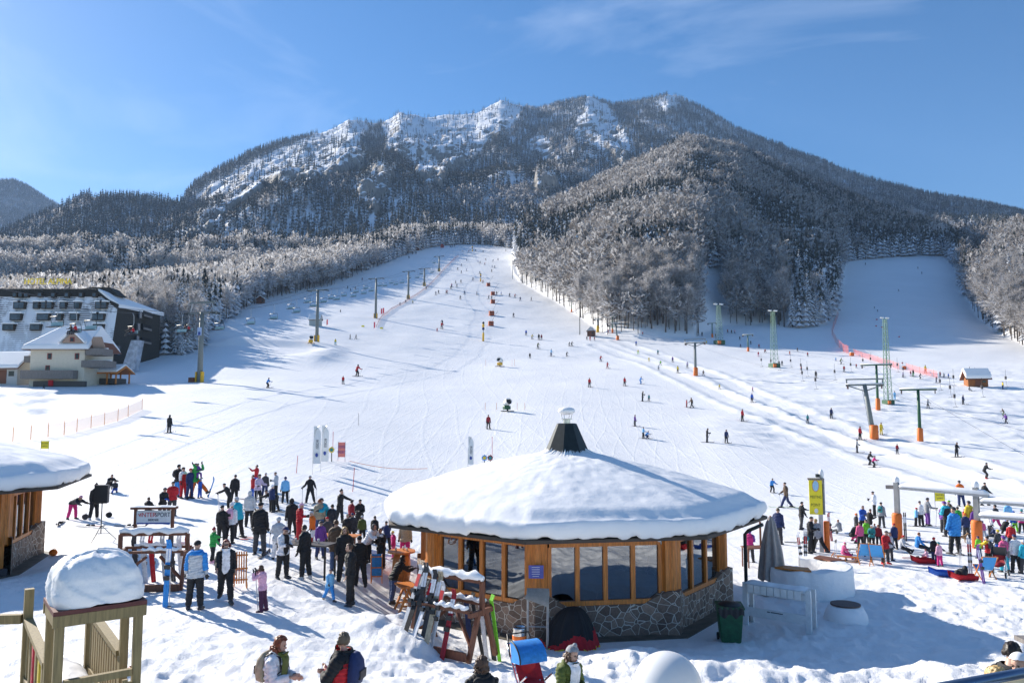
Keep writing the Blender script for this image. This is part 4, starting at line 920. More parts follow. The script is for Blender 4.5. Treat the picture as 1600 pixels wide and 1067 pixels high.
# child on the shoulders of the green skier
_p = hit(303, 778); person(0, 0, 0, 'sit', 60, 'purple', 'purple', ('helmet', 'charcoal'), 'child in purple sitting high on the shoulders of the green jacketed skier', (), pos=(_p.x+.06, _p.y+.1, _p.z+1.12), real=1.1)
# man in the doorway of the left pavilion: placed in f_objects next to the wall
def near_person(px, ytop, Y, real, pose, head, *a, **k):
    q = at(px, ytop, Y); person(0, 0, 0, pose, head, *a, pos=(q.x, q.y, q.z-real*(HEIGHT[pose]/HEIGHT['stand'])), real=real, near=True, **k)
near_person(431, 994, 11.8, 1.66, 'hands', 75, 'white', 'dark', ('hair', 'red'), 'auburn haired woman in white jacket with olive backpack talking at the front', (('pack', 'beige'), ('under', 'auburn'), ('shirt', 'olive'), ('barehands', 1)))
near_person(530, 986, 11.5, 1.80, 'fold', 262, 'red', 'dark', ('hair', 'greying'), 'man in red, black and white jacket with navy backpack and folded arms', (('pack', 'navy'), ('yoke', 'black'), ('barehands', 1)))
near_person(748, 1026, 11.0, 1.62, 'stand', 200, 'black', 'dark', ('hair', 'brown'), 'brown haired person in black at the bottom edge seen from behind', (('under', 'brown'),))
near_person(881, 1006, 12.0, 1.66, 'hands', 40, 'olive', 'dark', ('pompon', 'grey'), 'woman with grey pompom hat and long brown hair beside the pushchair', (('under', 'brown'), ('shirt', 'white'), ('barehands', 1)))
near_person(1576, 1003, 8.6, 1.74, 'hands', 120, 'black', 'dark', ('hair', 'dark'), 'dark haired man in black jacket standing on the corner terrace', (('barehands', 1),))
near_person(1556, 1042, 7.8, 1.60, 'stand', 60, 'dark', 'dark', ('hair', 'blond'), 'blonde child whose head just shows above the metal rail', (('under', 'blond'),))
near_person(1602, 1022, 8.2, 1.68, 'stand', 300, 'navy', 'dark', ('beanie', 'white'), 'person in white cap at the bottom right corner', ())

# ------------------------------------------------------------------ skiers on the slopes
SK = [
 (264,676,28,'stand',170,'black','black','lone skier in black on the left slope above the rental sign'),
 (417,606,16,'ski',80,'azure','black','skier in blue leaning into a turn below the second pylon'),
 (536,600,13,'stand',20,'red','dark','skier in red on the left slope with a single short shadow'),
 (557,588,19,'ski',150,'red','black','skier in red and black left of the yellow snow gun'),
 (763,670,22,'stand',10,'darkred','black','skier in red riding straight down behind the white feather flag'),
 (524,539,10,'stand',30,'yellow','turquoise','skier in yellow jacket at the foot of the second pylon'),
 (547,530,8,'stand',90,'black','black','dark skier nearest the yellow jacket below the second pylon'),
 (556,530,8,'walk',90,'charcoal','black','dark skier stepping right of the other one below the second pylon'),
 (683,518,6,'stand',0,'red','red','tiny child in red on the left of the main run'),
 (690,514,11,'ski',20,'red','dark','skier in red followed by a dark one on the main run'),
 (691,508,9,'ski',200,'dark','black','dark skier just above the red one on the main run'),
 (822,524,9,'stand',0,'blue','dark','skier in blue standing above the pair on the main run'),
 (831,530,8,'ski',30,'yellow','navy','skier in yellow jacket left of the pair on the main run'),
 (842,531,10,'stand',0,'black','black','skier in black of the pair on the main run'),
 (846,531,9,'stand',0,'darkred','dark','skier in dark red of the pair on the main run'),
 (840,545,10,'ski',30,'olive','dark','skier in dark green just below the pair on the main run'),
 (861,557,12,'wide',60,'lightblue','navy','skier in pale blue making a wide turn below the hut'),
 (893,541,8,'ski',40,'brown','black','skier in brown skiing side by side with a black one'),
 (889,541,7,'ski',40,'black','black','skier in black skiing side by side with the brown one'),
 (885,557,8,'ski',50,'dark','dark','small dark skier between the pale blue one and the lift track'),
 (828,560,9,'stand',0,'black','black','skier in black below the green one on the main run'),
 (938,565,10,'ski',30,'red','navy','skier in red with blue trousers left of the lift track'),
 (949,576,11,'wide',40,'red','darkred','skier in red crouching just left of the lift track'),
 (921,605,15,'stand',30,'red','charcoal','skier in red standing on the empty slope with a long shadow'),
 (976,603,14,'stand',30,'red','black','skier in red beside the blue one on the lower slope'),
 (1000,600,12,'ski',60,'azure','azure','skier all in blue beside the red one on the lower slope'),
 (994,540,8,'stand',0,'blue','navy','skier in blue riding the tow beside the copse'),
 (997,553,7,'wide',0,'yellow','lime','first yellow child of the ski school line on the tow track'),
 (1014,565,7,'wide',0,'yellow','yellow','second yellow child of the ski school line on the tow track'),
 (1032,571,8,'wide',0,'lime','dark','green child of the ski school line on the tow track'),
 (1029,578,8,'stand',0,'silver','charcoal','skier in pale grey behind the green child on the tow track'),
 (1059,583,12,'stand',30,'yellow','black','skier in yellow jacket on the tow track left of the grey pylon'),
 (1051,566,9,'stand',10,'purple','black','skier in purple between the tow lanes'),
 (1074,575,10,'stand',10,'lilac','charcoal','skier in pale lilac left of the grey tow pylon'),
 (1028,554,8,'stand',0,'teal','dark','skier in dark teal on the upper tow lane'),
 (1099,587,9,'wide',20,'brown','dark','skier in brown with spread legs right of the grey tow pylon'),
 (950,520,6,'stand',0,'red','red','tiny skier in red right of the brown hut'),
 (1004,523,5,'stand',0,'red','dark','tiny skier in red at the trunks of the copse'),
 (922,532,7,'stand',0,'red','red','person in red left of the others in front of the brown hut'),
 (917,531,6,'stand',0,'dark','dark','person in dark clothes in front of the brown hut'),
 (929,532,6,'stand',0,'red','dark','person in red right of the others in front of the brown hut'),
 (1105,691,22,'hands',70,'black','black','skier in black holding a pole left of his dark companion'),
 (1135,692,21,'stand',20,'navy','black','skier in dark blue facing down right of his black companion'),
 (1160,658,19,'stand',40,'red','black','skier in red jacket alone left of the lift track'),
 (1175,629,15,'stand',20,'blue','dark','skier in bright blue jacket on the lift track'),
 (1124,608,8,'wide',20,'yellow','charcoal','skier in yellow low on the lift track'),
 (1176,612,8,'stand',0,'lightpink','dark','skier in pink riding a tow bar above the blue jacket'),
 (1262,661,14,'stand',20,'teal','dark','small skier in grey green on the lower lift track'),
 (1299,654,17,'stand',20,'navy','black','skier in navy standing on the snow bank of the lift track'),
 (1275,591,12,'stand',0,'charcoal','brown','skier in grey riding the tow right of the lattice mast'),
 (1319,581,10,'stand',0,'red','dark','skier in red jacket left of the green tow pylon'),
 (1313,569,10,'ski',60,'olive','charcoal','skier in olive near the orange cushion'),
 (1306,564,6,'stand',0,'lightblue','blue','tiny skier in blue left of the olive one'),
 (1222,571,8,'stand',0,'dark','charcoal','skier in dark grey at the foot of the middle lattice mast'),
 (1252,579,7,'stand',0,'red','dark','skier in red right of the middle lattice mast'),
 (1234,554,6,'stand',0,'orange','red','skier in orange above the middle lattice mast'),
 (1185,557,8,'stand',0,'red','lightpink','skier in red near the green tow post'),
 (1186,544,7,'stand',0,'darkred','dark','skier in dark red in the shade behind the green tow post'),
 (1195,551,6,'crouch',0,'red','black','skier in red sitting in the shade left of the middle mast'),
 (1157,543,6,'stand',0,'navy','black','skier in navy in the shade left of the green tow post'),
 (1156,531,6,'stand',0,'black','black','skier in black in the shade above the navy one'),
 (1173,538,6,'stand',0,'charcoal','dark','skier in charcoal in the shade above the tow post'),
 (1097,525,7,'stand',0,'black','black','skier in black at the shaded edge of the copse'),
 (1118,527,6,'stand',0,'black','navy','skier in black left of the far lattice mast'),
 (1104,537,5,'stand',0,'yellow','yellow','tiny child in yellow beneath the copse'),
 (1137,520,6,'stand',0,'darkred','dark','person in dark red waiting in the shaded group'),
 (1143,521,6,'stand',0,'brown','dark','person in brown waiting in the shaded group'),
 (1148,521,6,'stand',0,'lightpink','dark','person in pale pink waiting in the shaded group'),
 (1262,557,7,'stand',0,'red','black','skier in red on the shaded lane below the right piste'),
 (1246,549,6,'stand',0,'brown','black','skier in brown on the shaded lane below the right piste'),
 (1081,637,16,'walk',290,'brown','black','adult in brown leading the small child in red'),
 (1073,636,12,'stand',60,'red','darkred','small child in red led by the adult in brown'),
 (1004,627,16,'hands',70,'black','dark','skier in black with white sleeves beside a teal child'),
 (1014,627,11,'stand',20,'teal','black','child in teal beside the black skier'),
 (992,666,18,'stand',60,'purple','charcoal','skier in dark purple right of the pavilion chimney'),
 (1005,685,18,'wide',60,'lightblue','black','skier in light blue with a child between the legs'),
 (1009,685,12,'crouch',60,'azure','navy','child in blue skiing in front of the light blue skier'),
 (1344,687,21,'stand',30,'red','black','skier in red jacket left of the leaning lift pylon'),
 (1377,679,19,'stand',20,'yellow','yellow','skier all in yellow right of the leaning lift pylon'),
 (1339,707,21,'wide',60,'grey','charcoal','skier in grey below the red one at the leaning pylon'),
 (1357,726,21,'ski',50,'black','black','skier in black guiding a pink child'),
 (1364,730,18,'ski',50,'magenta','black','child in pink guided by the black skier'),
 (1402,709,16,'stand',20,'darkred','dark','skier in dark red and navy under the green pylon'),
 (1495,714,23,'hands',20,'black','black','skier in a long black coat right of the green pylon'),
 (1450,638,14,'wide',20,'grey','dark','child in grey beneath the green pylon arm'),
 (1505,632,15,'stand',30,'navy','dark','skier in navy and yellow below the snowy kiosk'),
 (1569,650,12,'ski',250,'brown','olive','skier in brown on the far right tow'),
 (1572,662,16,'walk',280,'purple','black','skier in purple in front of the brown one on the far right tow'),
 (1514,611,7,'sitg',80,'dark','dark','skier sitting on the snow left of the kiosk'),
 (1567,608,12,'stand',90,'yellow','navy','skier in yellow and navy right of the kiosk'),
 (1463,598,10,'wide',40,'black','navy','skier in black left of the kiosk with legs apart'),
 (1437,592,9,'ski',40,'dark','charcoal','skier in dark grey below the orange net'),
 (1427,588,11,'stand',20,'black','green','skier in black and green of the group below the orange net'),
 (1423,588,9,'stand',20,'darkred','lilac','skier in dark red of the group below the orange net'),
 (1446,583,13,'stand',20,'yellow','dark','skier in yellow with raised arms below the orange net'),
 (1469,589,9,'stand',20,'red','black','skier in red left of the kiosk pads'),
 (1475,590,8,'stand',20,'grey','black','skier in grey right of the red one left of the kiosk'),
 (1482,591,8,'stand',20,'blue','black','skier in blue closest to the kiosk pads'),
 (1540,584,7,'stand',20,'blue','black','skier in blue behind the kiosk roof'),
 (1547,586,6,'stand',20,'azure','black','skier in light blue right behind the kiosk'),
 (1515,579,6,'stand',20,'black','black','skier in black above the kiosk roof'),
 (1523,580,6,'stand',20,'brown','dark','skier in brown above the kiosk roof'),
 (1398,625,14,'stand',20,'lightblue','lightblue','skier in pale blue at the foot of the tall lattice mast'),
 (1411,590,9,'stand',20,'lilac','dark','skier in lilac below the tall lattice mast lamps'),
 (68,608,8,'sit',200,'black','black','person in black sitting beside the chalet snow bank'),
 (645,474,5,'stand',0,'yellow','black','tiny skier in yellow at the slope fence'),
 (950,519,5,'stand',0,'darkred','dark','tiny skier in dark red beside the brown hut'),
 (1338,575,7,'stand',0,'red','dark','skier in red right of the orange cushion'),
]
for a in SK: skier(*a)
for i, (x, y) in enumerate([(802,496),(830,470),(813,470),(804,465),(796,464),(783,461),(776,461),(763,467),(768,468),(745,461),(726,460),(698,459),(719,468),(706,449),(714,449),(704,452),(720,442),(712,443),(739,438),(754,442),(715,422),(729,424),(721,427),(749,428),(768,425),(769,418),(773,419),(757,414),(750,412),(747,410),(759,407),(770,409),(778,407),(729,408),(721,416),(732,394),(743,393),(723,393),(755,394),(790,393),(685,459),(697,458),(681,461),(705,448)]):
    c = ['dark', 'black', 'navy', 'red', 'charcoal', 'blue', 'brown', 'black'][i % 8]
    h = 3.2+max(0, (y-390))/100*4.2
    w_ = {'dark': 'dark', 'black': 'dark', 'navy': 'dark', 'charcoal': 'dark', 'brown': 'dark', 'red': 'red', 'blue': 'blue'}[c]
    skier(x, y, h, ['ski', 'stand', 'wide', 'ski'][i % 4], [20, 70, 330, 120][i % 4], c, 'black', 'tiny '+w_+' skier on the upper main run', 'tiny skiers on the upper main run')
for i, (x, y) in enumerate([(666,452),(634,473),(625,477)]): skier(x, y, 5, 'stand', 0, 'dark', 'black', 'tiny dark person standing along the slope fence', 'people along the slope fence')
for i, (x, y) in enumerate([(566,438),(543,451),(548,455),(555,452),(532,488),(639,404),(645,397),(650,397)]): skier(x, y, 4.5, 'stand', 0, ['black', 'darkred'][i == 0], 'black', 'tiny dark figure under the chairlift cables', 'tiny figures under the chairlift')
for i, (x, y) in enumerate([(1352,414),(1434,420),(1440,428),(1371,487),(1366,482),(1404,455)]): skier(x, y, 3.5, 'ski', 0, 'dark', 'black', 'tiny dark skier high on the shaded right piste', 'tiny skiers on the shaded piste')
# ------------------------------------------------------------------ materials of built things
WOOD = M('orange_pine', (.6, .2, .034), .45, var=.38, scale=5, stretch=(6, 6, .5), bump=.2)
DWOOD = M('brown_timber', (.16, .055, .025), .6, var=.35, scale=6, stretch=(5, 5, .6), bump=.3)
GWOOD = M('greenish_timber', (.25, .19, .085), .7, var=.3, scale=6, stretch=(6, 6, .5), bump=.3)
WEATH = M('weathered_boards', (.2, .18, .165), .8, var=.3, scale=4, stretch=(6, 6, .4), bump=.3)
DARKM = M('dark_sheet_metal', (.018, .025, .024), .45, .3, var=.3); GALV = M('galvanised_steel', (.4, .41, .42), .45, .7, var=.15); GREENM = M('green_paint', (.012, .09, .035), .5, var=.3)
WHITEP = M('white_paint', (.74, .75, .74), .5, var=.08); BLACKP = M('black_plastic', (.015, .015, .017), .45); STEEL = M('stainless', (.6, .61, .62), .25, 1, var=.05)
RUBBER = M('rubber', (.02, .02, .02), .8); YEL = M('yellow_sign', (.85, .72, .02), .5, var=.05); ORG = M('orange_pad', (.75, .17, .02), .6, var=.15); BLUEP = M('blue_sign', (.02, .06, .3), .5); INK = M('dark_ink', (.015, .02, .05), .6); REDINK = M('red_ink', (.55, .02, .04), .6)
STUCCO = M('warm_stucco', (.68, .62, .5), .85, var=.06, scale=3, bump=.1); DARKW = M('dark_hotel_cladding', (.035, .03, .022), .8, var=.35, scale=1.5, stretch=(1, 1, 5)); CONC = M('concrete', (.35, .34, .32), .85, var=.2, scale=2)
def glass_mat():
    m, n, p, l = nodes('window_glass'); n.nodes.remove(p); o = n.nodes['Material Output']; g = n.nodes.new('ShaderNodeBsdfGlossy'); g.inputs['Roughness'].default_value = .01; g.inputs[0].default_value = (.85, .9, .95, 1)
    t = n.nodes.new('ShaderNodeBsdfTransparent'); t.inputs[0].default_value = (.2, .22, .22, 1); f = n.nodes.new('ShaderNodeFresnel'); f.inputs[0].default_value = 1.9; mx_ = n.nodes.new('ShaderNodeMixShader')
    a = n.nodes.new('ShaderNodeMath'); a.operation = 'MULTIPLY_ADD'; a.inputs[1].default_value = 1.15; a.inputs[2].default_value = .1; a.use_clamp = True
    l(f.outputs[0], a.inputs[0]); l(a.outputs[0], mx_.inputs[0]); l(t.outputs[0], mx_.inputs[1]); l(g.outputs[0], mx_.inputs[2]); l(mx_.outputs[0], o.inputs[0]); return m
GLASS = glass_mat(); PANE = M('dark_window', (.02, .025, .03), .08, var=.2)
def stone_mat():
    m, n, p, l = nodes('crazy_paving_stone'); c = n.nodes.new('ShaderNodeTexCoord'); mp = n.nodes.new('ShaderNodeMapping'); mp.inputs['Scale'].default_value = (1, 1, 1.15)
    ns = _noise(n, l, 2.2, 2); mxv = n.nodes.new('ShaderNodeMix'); mxv.data_type = 'RGBA'; mxv.inputs['Factor'].default_value = .12; l(c.outputs['Object'], mxv.inputs['A']); l(ns.outputs['Color'], mxv.inputs['B']); l(mxv.outputs['Result'], mp.inputs[0])
    v = n.nodes.new('ShaderNodeTexVoronoi'); v.feature = 'DISTANCE_TO_EDGE'; v.inputs['Scale'].default_value = 4.3; v2 = n.nodes.new('ShaderNodeTexVoronoi'); v2.inputs['Scale'].default_value = 4.3
    l(mp.outputs[0], v.inputs['Vector']); l(mp.outputs[0], v2.inputs['Vector']); sp = n.nodes.new('ShaderNodeSeparateXYZ'); l(v2.outputs['Color'], sp.inputs[0])
    st = _ramp(n, l, sp.outputs[0], (.13, .085, .062), (.32, .22, .16), 0, 1); t = _noise(n, l, 18, 5); mm = n.nodes.new('ShaderNodeMix'); mm.data_type = 'RGBA'; mm.blend_type = 'OVERLAY'; mm.inputs['Factor'].default_value = .5; l(st.outputs[0], mm.inputs['A']); l(t.outputs[0], mm.inputs['B'])
    f = _ramp(n, l, v.outputs[0], (1, 1, 1), (0, 0, 0), .018, .035); mz = n.nodes.new('ShaderNodeMix'); mz.data_type = 'RGBA'; mz.inputs['B'].default_value = (.62, .58, .5, 1); l(f.outputs[0], mz.inputs['Factor']); l(mm.outputs['Result'], mz.inputs['A']); l(mz.outputs['Result'], p.inputs['Base Color'])
    p.inputs['Roughness'].default_value = .75; _bump(n, l, v.outputs[0], p, .5, .03); return m
STONE = stone_mat()
def text(s, name, mat_, parent, loc, size, rot=(math.pi/2, 0, 0), ext=.004, align='CENTER', sx=1.0):
    c = bpy.data.curves.new(name, 'FONT'); c.body = s; c.size = size; c.extrude = ext; c.align_x = align; c.align_y = 'CENTER'; c.materials.append(mat_); tmp = bpy.data.objects.new('tmp', c); COL.objects.link(tmp); me = bpy.data.meshes.new_from_object(tmp.evaluated_get(bpy.context.evaluated_depsgraph_get())); bpy.data.objects.remove(tmp); o = bpy.data.objects.new(name, me); COL.objects.link(o); o.parent = parent; o.location = loc; o.rotation_euler = rot; o.scale = (sx, 1, 1); return o
def octp(r, z, rot, k): a = rot+k*math.pi/4; return Vector((r*math.sin(a), -r*math.cos(a), z))

# ------------------------------------------------------------------ apres ski pavilion
def pavilion(label, c, z0, rot, Rw, Re, kinds, hood=True):
    t = thing('pavilion', label, 'pavilion', (c[0], c[1], z0)); zt = 2.72
    def P(r, z, k): return octp(r, z, rot, k)
    # crazy paved plinth: high at the posts, dipping below the windows
    pl = MB(); fl = MB(); ro = MB()
    for k in range(8):
        kd = kinds[k]
        if kd == 'door': continue
        n = 14; rows = []
        for i in range(n+1):
            s = i/n; e = min(s, 1-s); h = .86+.36*(1-sstep(.06, .22, e)) if kd != 'panel' else 1.05
            a = P(Rw, 0, k).lerp(P(Rw, 0, k+1), s); b = P(Rw-.3, 0, k).lerp(P(Rw-.3, 0, k+1), s); bul = 1+.045*(1-sstep(.02, .16, e))
            rows.append([Vector((a.x*bul, a.y*bul, -.4)), Vector((a.x*bul, a.y*bul, h)), Vector((b.x, b.y, h+.02)), Vector((b.x, b.y, -.4))])
        V = [v for r_ in rows for v in r_]; F = []
        for i in range(n):
            for j in range(3): F.append((i*4+j, (i+1)*4+j, (i+1)*4+j+1, i*4+j+1))
        pl.add(V, F)
    pl.build('stone_plinth', STONE, t)
    fl.prism([P(Rw-.05, -.02, k) for k in range(8)], (0, 0, .07)); fl.build('floor_slab', CONC, t)
    pb = MB(); pb.prism([P(Rw+.55, -.3, k) for k in range(8)], (0, 0, .29)); pb.build('paved_rim', M('wet_paving', (.13, .115, .09), .6, var=.4, scale=3), t)
    for k in range(8):
        a = P(Rw, 0, k); po = MB(); po.lathe([(.16, 1.0), (.16, zt)], (a.x*.985, a.y*.985, 0), 14)
        for s in (.07, -.07):
            q = P(Rw, 0, k).lerp(P(Rw, 0, k+(1 if s > 0 else -1)), .052); po.bar((q.x, q.y, .95), (q.x, q.y, zt), .2, .16, up=(q.x, q.y, 0))
        po.build('post', WOOD, t)
    for k in range(8):
        kd = kinds[k]; a = P(Rw-.1, 0, k); b = P(Rw-.1, 0, k+1); d = (b-a); nrm = Vector((d.y, -d.x, 0)).normalized()
        if kd in ('win4', 'win3'):
            nw = 4 if kd == 'win4' else 3; fr = MB(); s0, s1 = .085, .915; sill = .93; top = 2.6
            for z_, hh in ((sill, .13), (top, .15)):
                p, q = a.lerp(b, s0), a.lerp(b, s1); fr.bar((p.x, p.y, z_), (q.x, q.y, z_), .12, hh)
            fr.bar((*a.lerp(b, s0)[:2], zt+.02), (*a.lerp(b, s1)[:2], zt+.02), .16, .1)
            for i in range(nw+1):
                p = a.lerp(b, s0+(s1-s0)*i/nw); fr.bar((p.x, p.y, sill+.065), (p.x, p.y, top-.075), .13, .11, up=nrm)
            w_ = fr.build('window', WOOD, t)
            for i in range(nw):
                p = a.lerp(b, s0+(s1-s0)*i/nw)-nrm*.02; q = a.lerp(b, s0+(s1-s0)*(i+1)/nw)-nrm*.02; g = MB(); g.add([(p.x, p.y, sill+.03), (q.x, q.y, sill+.03), (q.x, q.y, top-.03), (p.x, p.y, top-.03)], [(0, 1, 2, 3)]); g.build('pane', GLASS, w_)
        elif kd == 'panel':
            d_ = MB()
            p, q = a.lerp(b, .1), a.lerp(b, .9); d_.bar((p.x, p.y, .55), (q.x, q.y, .55), .08, 1.0)
            for z_ in (.08, 1.06, 2.62): d_.bar((p.x, p.y, z_), (q.x, q.y, z_), .13, .12)
            for s in (.1, .5, .9): r_ = a.lerp(b, s); d_.bar((r_.x, r_.y, .14), (r_.x, r_.y, 2.56), .12, .12, up=nrm)
            w_ = d_.build('door', WOOD, t); g = MB(); p, q = p-nrm*.02, q-nrm*.02; g.add([(p.x, p.y, 1.1), (q.x, q.y, 1.1), (q.x, q.y, 2.58), (p.x, p.y, 2.58)], [(0, 1, 2, 3)]); g.build('pane', GLASS, w_)
        elif kd == 'door':
            d_ = MB(); p, q = a.lerp(b, .08)-nrm*.25, a.lerp(b, .92)-nrm*.25; d_.bar((p.x, p.y, 1.35), (q.x, q.y, 1.35), .06, 2.7); w_ = d_.build('door', M('pale_door', (.36, .36, .34), .6, var=.05), t)
            st = MB(); p, q = a.lerp(b, .0), a.lerp(b, 1.0); st.bar((p.x, p.y, .1), (q.x, q.y, .1), .7, .24); st.build('door_step', M('wet_step', (.05, .05, .055), .5), t)
            pp = MB(); m_ = a.lerp(b, .42)-nrm*.2; dd = d.normalized(); pp.bar(m_-dd*.42+Vector((0, 0, 2.1)), m_+dd*.42+Vector((0, 0, 2.1)), .03, 1.05); pst = pp.build('poster', BLUEP, t)
            ang = math.atan2(nrm.y, nrm.x)+math.pi/2; text('• • ·', 'poster_print', M('pale_print', (.4, .5, .7), .6), pst, m_+nrm*.02+Vector((0, 0, 2.35)), .22, (math.pi/2, 0, ang), .003); text('═════', 'poster_print', M('pale_print', (.4, .5, .7), .6), pst, m_+nrm*.02+Vector((0, 0, 1.78)), .13, (math.pi/2, 0, ang), .003)
            for s in (.05, .95): r_ = a.lerp(b, s); po = MB(); po.bar((r_.x, r_.y, .05), (r_.x, r_.y, zt), .34, .3, up=nrm); po.build('door_jamb', WOOD, t)
    # roof slab with dark eave board
    V = [P(Re, 2.86, k) for k in range(8)]+[P(Re, 2.95, k) for k in range(8)]+[Vector((0, 0, 4.6)), Vector((0, 0, 2.8))]+[P(Rw-.35, 2.74, k) for k in range(8)]
    F = [(k, (k+1) % 8, 8+(k+1) % 8, 8+k) for k in range(8)]+[(8+k, 8+(k+1) % 8, 16) for k in range(8)]+[(18+k, 18+(k+1) % 8, (k+1) % 8, k) for k in range(8)]+[tuple(range(25, 17, -1))]
    ro.add(V, F); ro.build('roof', M('eave_board', (.06, .045, .035), .7), t)
    # snow lying on the roof
    NA, NR = 288, 56; rr = []; seed = int(abs(c[0])*10)
    for j in range(NR+1):
        row = []
        for i in range(NA):
            a = 6.28318*i/NA; ar = (a-rot) % (math.pi/4)-math.pi/8; oc = math.cos(math.pi/8)/math.cos(ar); oc = oc*.72+.28*.968; R_ = Re*oc
            nx, ny = math.sin(a), -math.cos(a); en = float(fbm(np.array([a*9]), np.array([seed+.5]), 3, 7)[0]); en2 = float(fbm(np.array([a*26]), np.array([seed+4.5]), 2, 9)[0])
            s = j/NR
            if s < .8:
                q = s/.8; rad = R_*(.06+.92*q); z = 5.02-(1.46)*q**1.28-.12*sstep(.9, 1.0, q)+.10*math.exp(-((q-.02)/.05)**2)*(1+2*en2)
            else:
                q = (s-.8)/.2; th = q*math.pi*.93; rad = R_*.98+.16*math.sin(th)*(1+.5*en)+.03*en2; z = 3.44-.25*(1-math.cos(th))+.13*en*q+.12*en2*q
            x, y = rad*nx, rad*ny
            z += (.05*float(fbm(np.array([x*.8]), np.array([y*.8]), 4, 3)[0])+.02*float(fbm(np.array([x*4]), np.array([y*4]), 2, 4)[0]))*(1 if s < .8 else .8); row.append((x, y, z))
        rr.append(row)
    V = [v for r_ in rr for v in r_]; F = [(j*NA+i, (j+1)*NA+i, (j+1)*NA+(i+1) % NA, j*NA+(i+1) % NA) for j in range(NR) for i in range(NA)]
    sn = MB(); sn.add(V, F); sn.build('roof_snow', SNOW, t, True)
    if hood:
        h = MB(); 
        h.lathe([(.86, 4.82), (.80, 4.98), (.36, 5.98), (.3, 6.0)], n=8, ph=rot); ho = h.build('chimney_hood', DARKM, t)
        f = MB(); f.lathe([(.13, 5.98), (.13, 6.12), (.2, 6.13), (.2, 6.16), (.05, 6.17)], n=16)
        for k in range(4): a = k*1.57+.4; f.tube([(.17*math.cos(a), .17*math.sin(a), 6.15), (.24*math.cos(a), .24*math.sin(a), 6.4)], .014, 5)
        f.lathe([(.05, 6.38), (.29, 6.39), (.29, 6.42), (.05, 6.43)], n=16); f.build('flue_cap', STEEL, ho); s_ = MB(); s_.ball((0, 0, 6.44), (.31, .31, .14), 16, 8); s_.build('cap_snow', SNOW, ho, True)
    return t
rotp = R(-13.5)
pv = pavilion('octagonal timber and stone ski bar with thick snow roof and black chimney hood', PAV, PAVZ, rotp, 5.35, 6.75, {0: 'win4', 1: 'win3', 2: 'win3', 3: 'win4', 4: 'win4', 5: 'win4', 6: 'panel', 7: 'win4'})
# downpipe, notice, kerb
a = octp(7.0, 0, rotp, 1.62); b = MB(); b.tube([(a.x*.965, a.y*.965, 2.95), (a.x*.9, a.y*.9, 2.72), (a.x*.885, a.y*.885, 2.6), (a.x*.885, a.y*.885, .1)], .055, 8); b.tube([(a.x*.885, a.y*.885, .45), (a.x*.885, a.y*.885, -.15)], .09, 8); b.build('downpipe', DARKM, pv, True)
q = octp(5.35, 0, rotp, 0); b = MB(); b.box((q.x-.02, q.y-.24, 1.92), (.42, .02, .36)); nt_ = b.build('notice', M('blue_notice', (.08, .1, .42), .5), pv)
for i in range(5): text('▬'*(5-(i == 4)), 'notice_text', WHITEP, nt_, (q.x-.03, q.y-.253, 2.05-.062*i), .045, ext=.001)
# inside: a round bar counter, with a ceiling-high core added to darken the windows
b = MB(); b.lathe([(1.5, .05), (1.5, 1.05), (1.75, 1.06), (1.75, 1.12), (1.2, 1.13), (1.15, 2.2), (1.6, 2.25), (1.6, 2.7), (.5, 2.71)], n=24); bc = b.build('bar_counter', DWOOD, None, loc=(PAV[0], PAV[1], PAVZ)); tag(bc, 'round bar counter with added dark core seen through the pavilion windows', 'counter')
for k in (.5, 7.5, 1.5, 6.5):
    q = octp(4.0, 0, rotp, k); b = MB(); b.lathe([(.38, .0), (.06, .04), (.05, 1.04), (.45, 1.05), (.45, 1.1), (.02, 1.11)], n=16); o = b.build('bar_table', DWOOD, None, loc=(PAV[0]+q.x, PAV[1]+q.y, PAVZ+.055)); tag(o, 'round standing table inside the pavilion behind the glass', 'table', 'standing tables inside the pavilion')
pv2 = pavilion('second snow roofed pavilion with a pale door, cut off by the left edge', PAV2, PAV2Z, R(-5), 5.3, 7.1, {0: 'win4', 1: 'door', 2: 'win4', 3: 'win4', 4: 'win4', 5: 'win4', 6: 'win4', 7: 'win4'}, True)
b = MB(); b.tube([(0, 0, 0), (0, 0, 3.1)], .05, 8)
q = octp(5.3, 0, R(-5), 1).lerp(octp(5.3, 0, R(-5), 2), .55); nr = Vector((q.x, q.y, 0)).normalized()
person(0, 0, 0, 'hands', 250, 'red', 'black', ('hair', 'dark'), 'dark haired man in red and black jacket in the pavilion doorway', (('shirt', 'black'), ('barehands', 1)), pos=(PAV2[0]+q.x+nr.x*.1, PAV2[1]+q.y+nr.y*.1, PAV2Z+.22), real=1.74)

